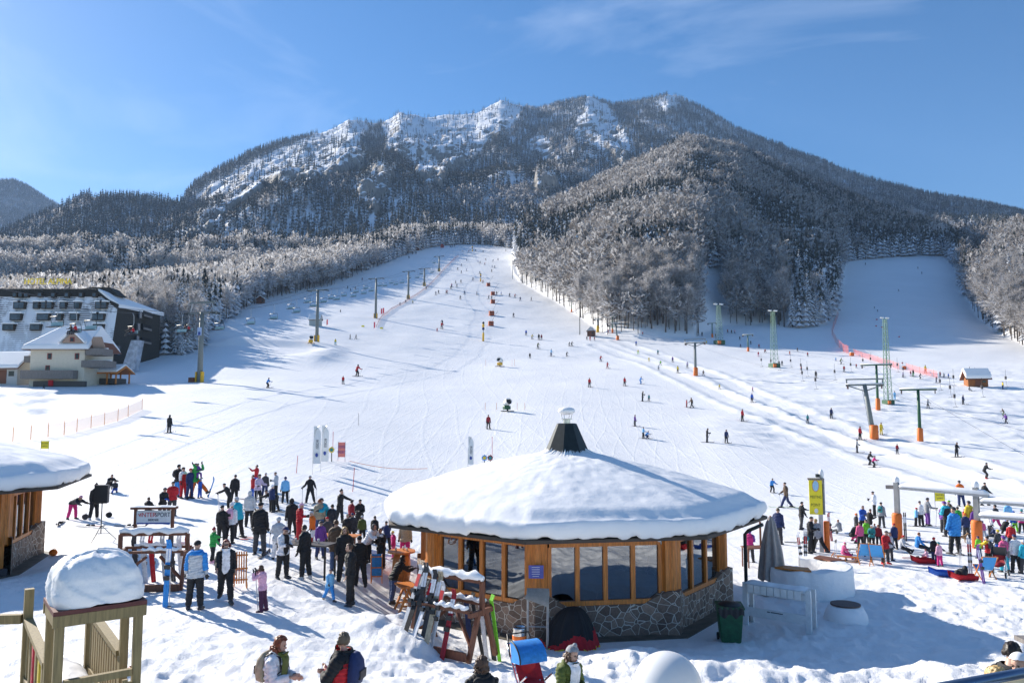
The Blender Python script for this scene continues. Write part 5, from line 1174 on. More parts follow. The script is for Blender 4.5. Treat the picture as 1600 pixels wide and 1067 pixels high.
# ------------------------------------------------------------------ climbing tower of the playground
def play_tower():
    o = Vector((-5.30, 9.4, 1.3)); rz = R(37); t = thing('play_tower', 'wooden playground tower with a tall cap of snow on its roof', 'play tower', o, rz)
    W, D = .85, .76; zr = 2.8
    for x, y in ((0, 0), (W, 0), (0, D), (W, D)): b = MB(); b.box((x, y, zr/2), (.1, .1, zr)); bevel(b.build('post', GWOOD, t), .012)
    b = MB(); b.box((W/2, -.045, zr-.06), (W+.16, .05, .13)); b.box((W/2, D+.045, zr-.06), (W+.16, .05, .13)); b.box((-.045, D/2, zr-.06), (.05, D-.06, .13)); b.box((W+.045, D/2, zr-.06), (.05, D-.06, .13)); b.build('roof_beam', GWOOD, t)
    b = MB(); b.box((W/2, D/2, zr+.035), (W+.16, D+.16, .05)); b.build('roof_board', M('red_brown_board', (.12, .035, .03), .7), t)
    def sn(i, j):
        a = i*6.28318; q = j; r = 1.0 if q < .35 else math.cos((q-.35)/.65*math.pi/2)**.8
        e = 4.2; cx, sy = math.cos(a), math.sin(a); k = (abs(cx)**e+abs(sy)**e)**(-1/e); n_ = float(fbm(np.array([cx*2.2+q*3]), np.array([sy*2.2-q*2]), 4, 77)[0]); n2_ = float(ridged(np.array([cx*6+q*9]), np.array([sy*6-q*7]), 3, 79)[0])
        z = zr+.06+(q/.35*.2 if q < .35 else .2+.38*math.sin((q-.35)/.65*math.pi/2)); bul = 1+.08*n_+.02*n2_+.03*math.sin(q*3.1/.45*1.2 if q < .45 else 3)
        return (W/2+cx*k*r*(W/2+.07)*bul, D/2+sy*k*r*(D/2+.07)*bul, z+.05*n_+.012*n2_)
    b = MB(); b.sheet(sn, 72, 30); b.build('roof_snow', SNOW, t, True)
    b = MB(); b.box((W/2, -.04, 2.02), (W-.12, .07, .08)); b.box((W/2, -.04, 1.2), (W-.12, .05, .08)); b.box((.13, -.04, 1.57), (.06, .045, .74)); b.box((W-.13, -.04, 1.57), (.06, .045, .74)); r_ = b.build('front_railing', GWOOD, t)
    for i in range(4): s = MB(); s.box((.28+.16*i, -.045, 1.575), (.09, .025, .67)); s.build('slat', GWOOD if i != 2 else M('yellow_slat', (.6, .45, .03), .6), r_)
    for x in (.055, W-.055): s = MB(); s.box((x, -.085, 1.83), (.06, .02, .09)); s.lathe([(.012, -.0), (.012, .02)], (x, -.1, 1.82), 8); s.build('bracket', M('red_bracket', (.6, .03, .04), .4), r_)
    b = MB(); b.box((W/2, D/2+1.1, 1.14), (W-.1, D+2.6, .1)); b.build('platform', GWOOD, t)
    def sp(i, j): x = .07+i*(W-.14); y = j*3.0+.1; return (x, y, 1.2+.26*math.sin(math.pi*i)**.5+.08*float(fbm(np.array([x*3]), np.array([y*2]), 3, 5)[0]))
    b = MB(); b.sheet(sp, 14, 40); b.build('platform_snow', SNOW, t, True)
    for x, slats in ((W-.02, 13), (0.0, 7)):
        b = MB(); b.bar((x, D+.06, 2.03), (x, D+2.3, 2.1), .12, .07); b.bar((x, D+.06, 1.27), (x, D+2.3, 1.27), .06, .08); r_ = b.build('bridge_railing', GWOOD, t)
        for i in range(slats):
            y = D+.16+2.05*i/(slats-1); s = MB(); s.box((x, y, 1.63), (.025, .1 if slats > 8 else .13, .7)); s.build('slat', GWOOD if not (slats < 8 and i in (2, 4)) else M(('yellow_slat' if i == 2 else 'red_slat'), (.5, .02, .04), .6), r_)
        b = MB(); b.box((x, D+2.36, 1.2), (.12, .12, 2.6+.1)); b.build('post', GWOOD, t)
    b = MB(); b.tube([(W+.03, D-.3, 1.92), (W+.03, -.0, 1.86)], .03, 8); b.build('grab_bar', M('red_tube', (.6, .02, .05), .4), t)
    b = MB(); b.bar((-2.6, D+4.0, 2.1), (-.07, D+2.4, 2.12), .1, .13); b.build('swing_beam', GWOOD, t)
    b = MB(); b.tube([(W+.1, .35, 1.35), (W+.34, .3, 1.3), (W+.6, .2, 1.02), (W+.85, .1, .5), (W+1.2, .0, -.1)], [.3, .31, .31, .31, .31], 20); b.build('tube_slide', M('red_plastic', (.7, .035, .02), .3, var=.05), t, True)
    b = MB(); b.box((-.1, -.35, .8), (.13, .13, 1.9)); b.build('post', GWOOD, t)
play_tower()

# ------------------------------------------------------------------ skis, racks, sledges, small things
SKC = ['charcoal', 'white', 'red', 'silver', 'black', 'azure', 'green', 'darkred', 'navy', 'orange']
def pair(loc, dirv, col_, label, grp, ln=1.7, cat='skis'):
    """two skis standing or leaning together: the pair is one thing"""
    d = Vector(dirv).normalized(); o = thing('ski_pair', label, cat, loc, 0, grp); a = d.cross(Vector((0, 0, 1))); a = a.normalized() if a.length > .05 else Vector((1, 0, 0)); n_ = a.cross(d)
    for k in (0, 1):
        b = MB(); s = a*(.04*(k-.5)*2) + n_*(.015*k)
        b.bar(s, s+d*ln*.93, .066, .018, up=n_); b.bar(s+d*ln*.93, s+d*ln+n_*.09, .056, .016, up=n_); b.slot(1); b.bar(s+d*ln*.4+n_*.03, s+d*ln*.46+n_*.05, .07, .06, up=n_); b.bar(s+d*ln*.56+n_*.03, s+d*ln*.62+n_*.05, .07, .06, up=n_); b.slot(2); b.bar(s+d*ln*.66+n_*.012, s+d*ln*.86+n_*.012, .06, .006, up=n_); b.build('ski', [cloth(col_), BLACKP, cloth('white' if col_ not in ('white', 'silver') else 'red')], o)
    return o
def ski_rack(px, py, label, rz, s=1.0, high=1.75):
    p = hit(px, py); t = thing('ski_rack', label, 'ski rack', p, rz)
    b = MB(); w_ = 1.9
    for x in (-w_/2, w_/2):
        b.bar((x, -.55, -.1), (x, -.12, 1.08), .1, .1); b.bar((x, .55, -.1), (x, .12, 1.08), .1, .1); b.bar((x, -.5, 1.04), (x, .5, 1.04), .09, .11); b.bar((x, .0, .95), (x, .0, high), .1, .1)
        b.bar((x, -.42, .3), (x*.2, 0, .9), .07, .07)
    b.build('frame', DWOOD, t)
    for y_, z_, a_, c_ in ((-.42, 1.1, .1, .07), (.42, 1.1, .1, .07), (-.62, .12, .06, .2), (0, high, .16, .09)): b = MB(); b.bar((-w_/2, y_, z_), (w_/2, y_, z_), a_, c_); b.build('rail', DWOOD, t)
    for (x0, x1, y, z, w2) in ((-.98, .98, 0, high+.07, .2), (-.7, .75, .42, 1.16, .12), (-.2, .85, -.42, 1.16, .11)):
        b = MB(); n_ = 14; b.tube([(x0+(x1-x0)*i/n_, y+.015*math.sin(i*2.3+x0), z+.03*math.sin(i*1.7+y*9)+.02) for i in range(n_+1)], [w2*(.35 if i in (0, n_) else .5+.14*math.sin(i*2.1+x1)+.08*math.sin(i*5.3)) for i in range(n_+1)], 10); b.build('snow_cap', SNOW, t, True)
    return t, p
rk, rp = ski_rack(705, 1014, 'brown ski rack with snow capped top bar in front of the pavilion', R(-35))
mrk = Matrix.Rotation(R(-35), 4, 'Z')
for i, (x, sd, col_, ds) in enumerate([(-1.0, -1, 'silver', 'long grey'), (-.86, -1, 'black', 'all black'), (-.7, -1, 'charcoal', 'very dark grey'), (-.54, -1, 'white', 'white and black'), (-.4, -1, 'dark', 'slate coloured'), (-.24, -1, 'beige', 'tan striped'), (-.08, -1, 'silver', 'pale grey'), (.3, -1, 'darkred', 'white and red'), (.9, 1, 'lime', 'black and green'), (.75, 1, 'charcoal', 'charcoal'), (.55, 1, 'white', 'white tipped'), (.3, 1, 'black', 'short black'), (.1, 1, 'navy', 'dark blue')]):
    a = mrk @ Vector((x+.05*(i % 3), .66*sd+(.12 if i % 2 else 0)*sd, 0)); g = gz(rp.x+a.x, rp.y+a.y)-.04; e = mrk @ Vector((x+.04, .40*sd, 0)); pair((rp.x+a.x, rp.y+a.y, g), (e.x-a.x, e.y-a.y, rp.z+1.12-g), col_, ds+' skis leaning on the '+('front' if sd < 0 else 'far side')+' of the rack by the pavilion', 'skis on the rack by the pavilion', 1.55+.08*(i % 3))
# rental stand with sign
rk2, rp2 = ski_rack(238, 918, 'brown rental rack carrying a printed sign and heaps of snow', R(6), 1.0, 1.55)
b = MB(); b.box((-.08, 1.0, 1.45), (.09, .09, 2.9)); 
sg = thing('rental_sign', 'white printed sign board under a small snowy board roof behind the rental rack', 'sign', hit(238, 880)+Vector((0, 0, 0)), R(3)); k = pxm(sg.location)
b = MB(); b.box((-.62, 0, .92), (.09, .09, 1.84)); b.box((.62, 0, .92), (.09, .09, 1.84)); b.build('post', DWOOD, sg); b = MB(); b.box((0, 0, 1.86), (1.5, .3, .07)); b.build('board_roof', DWOOD, sg)
b = MB(); b.sheet(lambda i, j: ((i-.5)*1.5, (j-.5)*.3, 1.9+.05*math.sin(math.pi*j)*(.8+.3*math.sin(i*11))), 20, 6); b.build('snow_cap', SNOW, sg, True)
b = MB(); b.box((0, -.03, 1.55), (1.14, .03, .46)); bd = b.build('board', WHITEP, sg); b = MB(); b.box((0, -.049, 1.345), (1.1, .01, .05)); b.build('blue_band', BLUEP, bd)
text('INTER', 'lettering', REDINK, bd, (-.18, -.05, 1.63), .21, ext=.003, sx=.92); text('SPORT', 'lettering', INK, bd, (.3, -.05, 1.63), .21, ext=.003, sx=.82); text('v', 'logo_mark', REDINK, bd, (-.47, -.05, 1.64), .2, ext=.003); text('BERNIK', 'lettering', INK, bd, (0, -.05, 1.46), .11, ext=.003)
p = hit(258, 948); pair(p, (.02, .03, 1), 'azure', 'bright blue skis standing upright in front of the rental rack', None, 1.75); q = new_obj('ski_pole', POLE, loc=p+Vector((.13, -.05, -.05)), rotz=0); tag(q, 'purple ski pole beside the upright blue skis', 'ski pole')
for i, x in enumerate((-.8, -.55, -.3, .05, .3, .55, .8)):
    a = rp2+Vector((x, .75, 0)); pair((a.x, a.y, gz(a.x, a.y)-.03), (0.02, -.32, 1.05), SKC[i % 4], 'snowy skis leaning on the back of the rental rack', 'skis on the back of the rental rack', 1.5)
# loudspeaker on a tripod
p = hit(157, 845); t = thing('loudspeaker_stand', 'thin black tripod stand holding up the loudspeaker', 'speaker stand', p); hp = 1.35*1.0; b = MB(); b.tube([(0, 0, .3), (0, 0, 1.55)], .022, 8); b.build('pole', BLACKP, t)
for k in range(3): a = 2.1*k+.4; b = MB(); b.tube([(0, 0, .62), (.62*math.cos(a), .62*math.sin(a), -.02)], .014, 6); b.tube([(0, 0, .3), (.34*math.cos(a), .34*math.sin(a), .28)], .008, 4); b.build('leg', BLACKP, t)
b = MB(); b.prism([(-.26, -.2, 0), (.26, -.2, 0), (.2, .2, 0), (-.2, .2, 0)], (0, 0, .72)); o = b.build('cabinet', BLACKP, None); sp_ = thing('loudspeaker', 'black loudspeaker cabinet on top of the tripod', 'loudspeaker', p+Vector((0, 0, 1.5)), R(8)); o.parent = sp_; bevel(o, .02); b = MB(); b.box((0, -.203, .36), (.46, .012, .64)); b.build('grille', M('grille', (.03, .03, .033), .7, var=.5, scale=120), sp_)
# tables in the crowd
def table(px, py, label, l, w_, h, rz, mat_, legm):
    t = thing('table', label, 'table', hit(px, py), rz); b = MB(); b.box((0, 0, h), (l, w_, .05)); bevel(b.build('table_top', mat_, t), .01)
    for sx in (-1, 1):
        for sy in (-1, 1): b = MB(); b.box((sx*(l/2-.06), sy*(w_/2-.06), (h-.025)/2-.03), (.05, .05, h+.035)); b.build('leg', legm, t)
    return t
tb = table(478, 898, 'long dark table with bottles between the standing drinkers', 1.9, .75, 1.02, R(-18), M('dark_table', (.09, .075, .065), .5), BLACKP)
for i, (dx, dy) in enumerate(((-.5, .1), (-.35, -.1), (.1, .15), (.45, .0))):
    c = Matrix.Rotation(R(-18), 3, 'Z') @ Vector((dx, dy, 0)); b = MB(); b.lathe([(.035, 0), (.04, .14), (.036, .15)], n=12); o = b.build('drinking_cup', M(('white_cup' if i % 2 else 'red_cup'), ((.8, .78, .75) if i % 2 else (.6, .05, .04)), .4), None, True, loc=tb.location+c+Vector((0, 0, 1.046))); tag(o, ('white' if i % 2 else 'red')+' cup on the long dark table', 'cup', ('white' if i % 2 else 'red')+' cups on the long dark table')
table(530, 868, 'low wooden bench table behind the drinkers', 1.6, .6, .78, R(-12), WOOD, DWOOD)
p = hit(627, 905); t = thing('barrel_table', 'orange barrel shaped standing table by the pavilion door', 'table', p); b = MB(); b.lathe([(.3, -.05), (.36, .3), (.34, .7), (.28, 1.0)], n=20); b.build('barrel', WOOD, t, True); b = MB(); b.lathe([(.1, 1.0), (.52, 1.01), (.52, 1.07), (.1, 1.08)], n=28); b.build('table_top', WOOD, t)
for i, (dx, dy) in enumerate(((-.2, -.1), (.05, .1), (.22, -.15))): b = MB(); b.lathe([(.035, 0), (.042, .12), (.03, .125)], n=12); o = b.build('mug', WHITEP, None, True, loc=p+Vector((dx, dy, 1.081))); tag(o, 'white mug on the barrel table', 'mug', 'mugs on the barrel table')
p = hit(634, 955); t = thing('wooden_stand', 'orange A shaped wooden stand table left of the pavilion', 'stand', p, R(25)); t.scale = (.74,)*3
for y in (-.35, .35): b = MB(); b.bar((-.45, y, -.05), (.05, y, 1.1), .12, .08); b.bar((.45, y, -.05), (-.05, y, 1.1), .12, .08); b.bar((-.3, y, .32), (.3, y, .32), .08, .06); b.build('trestle', WOOD, t)
b = MB(); b.box((0, 0, 1.13), (.75, 1.1, .06)); b.build('table_top', WOOD, t); b = MB(); b.bar((0, -.35, .5), (0, .35, .5), .08, .08); b.build('cross_rail', WOOD, t)
def sledge(loc, rot, label, grp=None, seat=None, s=1.0):
    t = thing('sledge', label, 'sledge', loc, 0, grp); t.rotation_euler = rot; t.scale = (s,)*3
    for x in (-.19, .19): b = MB(); b.tube([(x, -.55, .05), (x, .35, .02), (x, .52, .08), (x, .6, .22), (x*.95, .55, .33), (x*.9, .42, .3)], .018, 6); b.build('runner', WOOD, t, True)
    b = MB()
    for y in (-.4, 0, .33): b.box((0, y, .2), (.42, .04, .03)); [b.bar((x, y, .03), (x*.95, y, .19), .03, .03) for x in (-.19, .19)]
    b.build('frame', WOOD, t)
    if seat: b = MB(); b.sheet(lambda i, j: ((i-.5)*.4, -.5+j*.85, .23-.03*math.sin(math.pi*i)), 6, 6); b.sheet(lambda i, j: ((i-.5)*.4, -.5+j*.85, .222-.03*math.sin(math.pi*i)), 6, 6); b.build('seat', cloth(seat), t)
    else:
        for i in range(6): b = MB(); b.box((-.165+.066*i, -.02, .225), (.035, .95, .018)); b.build('slat', WOOD, t)
    return t
p = hit(373, 922); sledge(p+Vector((0, 0, .55)), (R(-82), 0, R(12)), 'slatted wooden sledge carried upright by the red haired woman')
p = hit(588, 917); sledge(p+Vector((0, 0, .6)), (R(-78), 0, R(8)), 'wooden sledge with blue seat standing on end by the barrel table', None, 'azure')
p = hit(1322, 877); sledge(p, (0, 0, R(60)), 'small wooden sledge in front of the child in pink')
# beer keg, folded frame, flag covered chairs, bin
def wallpt(k, out_, z=0): q = octp(5.35+out_, z, rotp, k); return Vector((PAV[0]+q.x, PAV[1]+q.y, PAVZ+z))
p = at(812, 988, 22.1); t = thing('beer_keg', 'steel beer keg with an orange band against the stone plinth', 'keg', (p.x, p.y, PAVZ)); b = MB(); b.lathe([(.15, .0), (.17, .02), (.19, .06), (.18, .12), (.2, .2), (.2, .36), (.18, .44), (.19, .5), (.17, .55), (.15, .53), (.14, .48), (.03, .48), (.03, .51)], n=24); b.build('barrel', STEEL, t, True); b = MB(); b.lathe([(.203, .21), (.203, .32)], n=24); b.build('band', ORG, t)
p = at(840, 992, 22.0); t = thing('folding_chair', 'folded metal garden chair frame leaning on the stone plinth', 'folding chair', (p.x, p.y, PAVZ), R(-6)); b = MB()
for x in (-.29, .29): b.tube([(x, -.05, 0), (x, .1, .9), (x, .14, 1.5)], .02, 6); b.tube([(x*.9, -.12, 0), (x*.9, .1, 1.25)], .018, 6)
for z_, y in ((.02, -.05), (.55, .04), (1.5, .14)): b.tube([(-.29, y, z_), (.29, y, z_)], .018, 6)
b.build('frame', GALV, t); b = MB(); b.sheet(lambda i, j: ((i-.5)*.62+.02*math.sin(j*5), .14-.26*math.sin(j*1.6), 1.56-.34*j*(.7+.6*i)), 8, 8); b.build('cloth', M('grey_cloth', (.3, .29, .27), .9), t, True)
def heap(i, j):
    a = math.pi*(i*1.0); f = 1+.05*math.sin(i*42)+.03*math.sin(i*91+j*3); r = (1-j)**.5; x = -math.cos(a)*.95*r*f*(1.0 if i < .5 else .72)-.1; y = -math.sin(a)*.75*r*f; z = 1.05*(1-r**2.4)+.03*math.sin(i*55)*(1-j); return (x, y, z-.02)
b = MB(); b.sheet(heap, 60, 24)
b.m = [(2 if (j_ < 1 and (i_ % 9 < 5)) else 1 if j_ < (7+2.5*math.sin(i_*.21+2.0))*(.3+.7*min(1, max(0, i_-14)/22)) else 0) for j_ in range(24) for i_ in range(60)]
p = at(905, 994, 21.9); o = b.build('covered_chairs', [cloth('black'), cloth('red'), cloth('yellow')], None, True, loc=(p.x, p.y+.45, PAVZ), rotz=0); tag(o, 'stacked chairs under a black, red and yellow cloth against the plinth', 'covered chairs')
p = at(1140, 962, 22.6); t = thing('wheelie_bin', 'dark green wheelie bin with black bag behind the downpipe', 'bin', (p.x, p.y, gz(p.x, p.y)), R(-8)); b = MB(); b.add([(x*w_, y*w_*1.1, z_) for z_, w_ in ((.06, .27), (1.0, .34)) for x, y in ((-1, -1), (1, -1), (1, 1), (-1, 1))], [(0, 3, 2, 1), (4, 5, 6, 7), (0, 1, 5, 4), (1, 2, 6, 5), (2, 3, 7, 6), (3, 0, 4, 7)]); bevel(b.build('body', GREENM, t), .04); b = MB(); b.box((0, 0, 1.02), (.74, .8, .05)); b.build('rim', GREENM, t); b = MB(); b.sheet(lambda i, j: ((i-.5)*.7, -.41-.02*math.sin(i*30), 1.05-.3*j*(.6+.4*math.sin(i*7)**2)), 24, 4); b.ball((0, 0, 1.02), (.35, .38, .1)); b.build('bin_bag', BLACKP, t, True)
for x in (-.3, .3): b = MB(); b.tube([(x-.03, .28, .1), (x+.03, .28, .1)], .1, 14); b.build('wheel', RUBBER, t)
# white wooden frame, snow bar, buried barrel, parasol
p = hit(1163, 975); q = hit(1268, 990); d = (q-p); L_ = d.length; t = thing('white_bench_frame', 'white painted slatted wooden bench frame standing in the snow', 'bench', p, math.atan2(d.y, d.x)); 
for x in (.06, L_-.06):
    b = MB(); b.box((x, 0, .6), (.15, .1, 1.34)); b.build('leg', WHITEP, t); 
b = MB(); b.box((L_/2, 0, .42), (L_-.27, .07, .26)); b.build('lower_board', WHITEP, t); text('▬ ▬▬▬▬', 'faded_print', INK, t, (L_*.48, -.037, .5), .09, ext=.002); b = MB(); b.box((L_/2, .33, .6), (L_, .09, 1.2)); 
b = MB(); b.box((L_/2, 0, 1.06), (L_-.27, .07, .2)); b.build('top_board', WHITEP, t)
for i in range(8): b = MB(); b.box((.3+(L_-.6)*i/7, .12, 1.235), ((L_-.6)/7-.02, .62, .05)); b.box((.3+(L_-.6)*i/7, -.2, 1.14), ((L_-.6)/7-.02, .04, .24)); b.build('slat', WHITEP, t)
for x in (.06, L_-.06): b = MB(); b.box((x, .5, .6), (.12, .1, 1.25)); b.build('leg', WHITEP, t)
b = MB(); b.sheet(lambda i, j: (.1+(L_-.2)*i, -.15+.6*j, 1.265+.06*math.sin(math.pi*j)*(.6+.4*math.sin(i*9)+.3*math.sin(i*23))), 30, 6); b.build('snow_cap', SNOW, t, True)
def snowbar(i, j):
    a = -2.6+i*3.9; rr = 1.75; w_ = [(0.0, -.3), (0, .75), (.04, .98), (.3, 1.0), (.62, .98), (.68, .75), (.7, -.3)]; x = j*(len(w_)-1); k = min(int(x), len(w_)-2); f = x-k; o = w_[k][0]*(1-f)+w_[k+1][0]*f; z = w_[k][1]*(1-f)+w_[k+1][1]*f; r = rr-o+.05*float(fbm(np.array([a*5]), np.array([z*3]), 3, 3)[0]); return (r*math.cos(a), r*math.sin(a), z+.03*math.sin(a*9))
p = hit(1255, 922); b = MB(); b.sheet(snowbar, 70, 24); o = thing('snow_bar', 'curved bar counter carved out of snow behind the white bench', 'snow bar', p); b.build('counter', snow_mat('bar_snow', [(2, .6, .1, None), (14, .5, .03, None)]), o, True); b = MB(); b.prism([(1.72*math.cos(a), 1.72*math.sin(a), 1.0) for a in (.15, .5, .85)]+[(1.12*math.cos(a), 1.12*math.sin(a), 1.0) for a in (.85, .5, .15)], (0, 0, .05)); b.build('counter_board', DWOOD, o); b = MB(); b.prism([(1.72*math.cos(a), 1.72*math.sin(a), 1.0) for a in (-2.5, -2.1, -1.75)]+[(1.12*math.cos(a), 1.12*math.sin(a), 1.0) for a in (-1.75, -2.1, -2.5)], (0, 0, .05)); b.build('counter_board', WOOD, o)
p = hit(1322, 972); t = thing('snow_table', 'round brown table top lying on a stump of snow', 'table', p); b = MB(); b.lathe([(.75, -.3), (.6, .3), (.5, .5), (.3, .53)], n=28); b.build('snow_stump', SNOW, t, True); b = MB(); b.lathe([(.1, .52), (.44, .53), (.44, .57), (.02, .575)], n=28); b.build('table_top', M('table_disc', (.1, .06, .05), .6), t)
p = hit(1207, 925); t = thing('parasol', 'closed grey parasol standing behind the snow bar', 'parasol', p); b = MB(); b.tube([(0, 0, -.2), (0, 0, 2.75)], .03, 8); b.build('pole', WOOD, t)
def para(i, j): a = i*6.28318; f = 1+.16*math.cos(a*8)*(1-.3*j); pr = [(.46, .45), (.44, .8), (.36, 1.5), (.25, 2.1), (.16, 2.5), (.05, 2.72)]; x = j*5; k = min(int(x), 4); u_ = x-k; r = pr[k][0]*(1-u_)+pr[k+1][0]*u_; z = pr[k][1]*(1-u_)+pr[k+1][1]*u_; return (r*f*math.cos(a), r*f*math.sin(a), z+(.06*math.cos(a*8) if j < .02 else 0))
b = MB(); b.sheet(para, 96, 20); b.build('canopy', M('taupe_canvas', (.36, .32, .3), .85, var=.12), t, True); b = MB(); b.lathe([(.6, -.1), (.6, .02), (.05, .05)], n=20); b.build('base', CONC, t)
p = hit(1188, 885); t = table(1188, 885, 'dark wooden bench table with a thin post behind the parasol', 1.5, .7, .85, R(10), DWOOD, DWOOD); b = MB(); b.tube([(.2, .3, 0), (.2, .3, 1.9)], .05, 8); b.build('post', DWOOD, t)
# pushchair with blue hood
def pushchair(p, rz, label, hood, body):
    t = thing('pushchair', label, 'pushchair', p, rz); fr = MB()
    for x in (-.24, .24): fr.tube([(x, -.42, .12), (x, .1, .62), (x, .38, 1.0), (x*.9, .5, 1.05)], .017, 6); fr.tube([(x, .38, .16), (x, -.05, .56), (x, -.3, .74)], .017, 6)
    fr.tube([(-.22, .5, 1.05), (.22, .5, 1.05)], .02, 8); fr.tube([(-.24, .0, .55), (.24, .0, .55)], .015, 6); fr.build('frame', STEEL, t)
    s = MB(); s.sheet(lambda i, j: ((i-.5)*.44, [-.38, -.1, .08, .26][0]+.66*j, .42+.1*abs(i-.5)*2+(.0 if j < .5 else (j-.5)*1.0)), 8, 10); s.sheet(lambda i, j: ((i-.5)*.44, -.38+.66*j, .40+.1*abs(i-.5)*2+(.0 if j < .5 else (j-.5)*1.0)), 8, 10); s.ball((0, -.12, .5), (.2, .3, .1)); s.ball((0, .2, .74), (.19, .12, .2)); s.build('seat', cloth(body), t, True)
    h = MB()
    def hd(i, j): a = -.15+1.75*j; x = (i-.5)*.5; r = .36; return (x, .24-r*math.sin(a)*.95, .88+r*math.cos(a)*.75-.0*(abs(i-.5)*2)**4)
    h.sheet(hd, 12, 12)
    for x in (-.25, .25):
        V = [(x, .24-.36*math.sin(-.15+1.75*k/8)*.95, .88+.36*math.cos(-.15+1.75*k/8)*.75) for k in range(9)]+[(x, .24, .82)]; h.add(V, [tuple(range(10))])
    h.build('hood', cloth(hood), t, True); hb = MB(); [hb.tube([(x, .24-.37*math.sin(-.15+1.75*k/8)*.95, .885+.37*math.cos(-.15+1.75*k/8)*.75) for k in range(9)], .014, 5) for x in (-.255,)]; hb.tube([(-.25, .3, .9), (-.2, .52, 1.2), (.2, .52, 1.2), (.25, .3, .9)], .016, 6); hb.build('handle', BLACKP, t, True)
    for x, y in ((-.28, -.4), (.28, -.4), (-.28, .4), (.28, .4)): wv = MB(); wv.tube([(x-.022, y, .12), (x+.022, y, .12)], .13, 18); wh = wv.build('wheel', RUBBER, t); c_ = MB(); c_.tube([(x-.026, y, .12), (x+.026, y, .12)], .06, 12); c_.build('hub', WHITEP, wh)
    b = MB(); b.box((.3, .44, .85), (.08, .22, .26)); b.build('bag', M('grey_bag', (.2, .2, .2), .8), t); return t
q = at(830, 1003, 13.4); pushchair((q.x, q.y, q.z-1.18), R(25), 'pushchair with blue hood and red seat at the bottom edge', 'azure', 'red')
pushchair(hit(1562, 900), R(-40), 'black pushchair with a red seat among the right hand skiers', 'black', 'darkred')
# lamp globe, corner terrace, rail
q = at(1043, 1073, 5.4); t = thing('globe_lamp', 'white globe lamp on a post right in front of the viewer', 'lamp', (q.x, q.y, 1.2)); r_ = 53/pxm(q); b = MB(); b.ball((0, 0, q.z-1.2), r_, 48, 32); b.build('globe', M('opal_globe', (.78, .78, .77), .25, var=.01), t, True); b = MB(); b.tube([(0, 0, -.3), (0, 0, q.z-1.2-r_*.97)], .045, 12); b.lathe([(.09, q.z-1.2-r_*1.06), (.1, q.z-1.2-r_*.96), (.05, q.z-1.2-r_*.92)], n=16); b.build('lamp_post', DARKM, t)
b = MB(); b.box((6.3, 7.2, 1.7), (4.6, 4.2, .9)); o = b.build('terrace', WEATH); o['kind'] = 'structure'; o['label'] = 'raised timber terrace at the right corner'
p0, p1 = at(1488, 1071, 3.9), at(1625, 1046, 4.15); t = thing('metal_railing', 'blue grey metal handrail cutting the bottom right corner', 'railing', p0); d = p1-p0; b = MB(); b.tube([d*-.3, d*1.6], .026, 12); b.build('handrail', M('blue_grey_metal', (.1, .16, .26), .3, .6, var=.05), t, True); b = MB(); b.prism([d*-.3+Vector((0, 0, -.03)), d*1.6+Vector((0, 0, -.03)), d*1.6+Vector((0, 0, -.9)), d*-.3+Vector((0, 0, -.9))], (.0, .02, 0)); b.build('panel', M('cream_panel', (.6, .52, .36), .6, var=.05), t)
p = at(1592, 1003, 9.3); t = thing('terrace_table', 'small brown table behind the dark haired man', 'table', (p.x+.15, p.y, 2.15)); b = MB(); b.box((.1, 0, p.z-2.15), (.36, .4, .05)); b.build('table_top', WEATH, t); b = MB(); b.tube([(0, 0, 0), (0, 0, p.z-2.17)], .04, 8); b.build('leg', DARKM, t)

# ------------------------------------------------------------------ gantry of the beginners' lift, signs, deck chairs
def pad(t, x, y, z0, h, r=.3): b = MB(); b.lathe([(r*.96, z0), (r, z0+.05), (r, z0+h-.08), (r*.9, z0+h)], (x, y, 0), 16); b.build('crash_pad', ORG, t, True)
pA, pB = hit(1404, 842), hit(1529, 856); d = pB-pA; ang = math.atan2(d.y, d.x); L_ = math.hypot(d.x, d.y); kA = pxm(pA); hA = 88/kA
t = thing('lift_gantry', 'snow topped steel gantry of the beginners lift with orange padded posts', 'lift gantry', pA, ang)
for i, x in enumerate((0, L_)):
    b = MB(); hz = hA+d.z*i*.9; b.box((x, 0, hz/2+d.z*.45*0), (.24, .22, hz)); b.build('post', CONC, t)
    b = MB(); b.lathe([(.25, -.05), (.26, 1.3), (.22, 1.4)], (x-.02, -.06, d.z*i), 14); b.build('crash_pad', ORG, t, True) if i != 99 else None
    b = MB(); b.bar((x-.55, 0, hz-.3), (x+.4, 0, hz-.26), .14, .2); b.build('cross_arm', WEATH, t); s_ = MB(); s_.ball((x, 0, hz+.1), (.17, .16, .2), 12, 8); s_.build('snow_cap', SNOW, t, True)
for x0, z0, z1, x1 in ((.15, hA-.32, hA-.4, L_*1.15), (L_*1.05, hA-.75+d.z*.5, hA-.72+d.z*.5, L_*2.2), (L_*1.02, hA*.52, hA*.56, L_*2.2)):
    b = MB(); b.bar((x0, 0, z0), (x1, 0, z1), .3, .1); b.build('beam', GALV, t); s_ = MB(); s_.tube([(x0, 0, z0+.1), (x0+.2, 0, z0+.17), (x1-.2, 0, z1+.15), (x1, 0, z1+.08)], [.1, .17, .16, .1], 10, 1, 1.0); s_.build('beam_snow', SNOW, t, True)
p = hit(1284, 862); k = pxm(p); t = thing('meeting_point_sign', 'tall yellow double sided sign on a post with a small camera on top', 'sign', p, R(-12)); hz = 118/k; b = MB(); b.box((0, 0, hz*.45), (.2, .18, hz*.9)); b.build('post', GALV, t); pad(t, .28, .1, 0, hz*.4, .14)
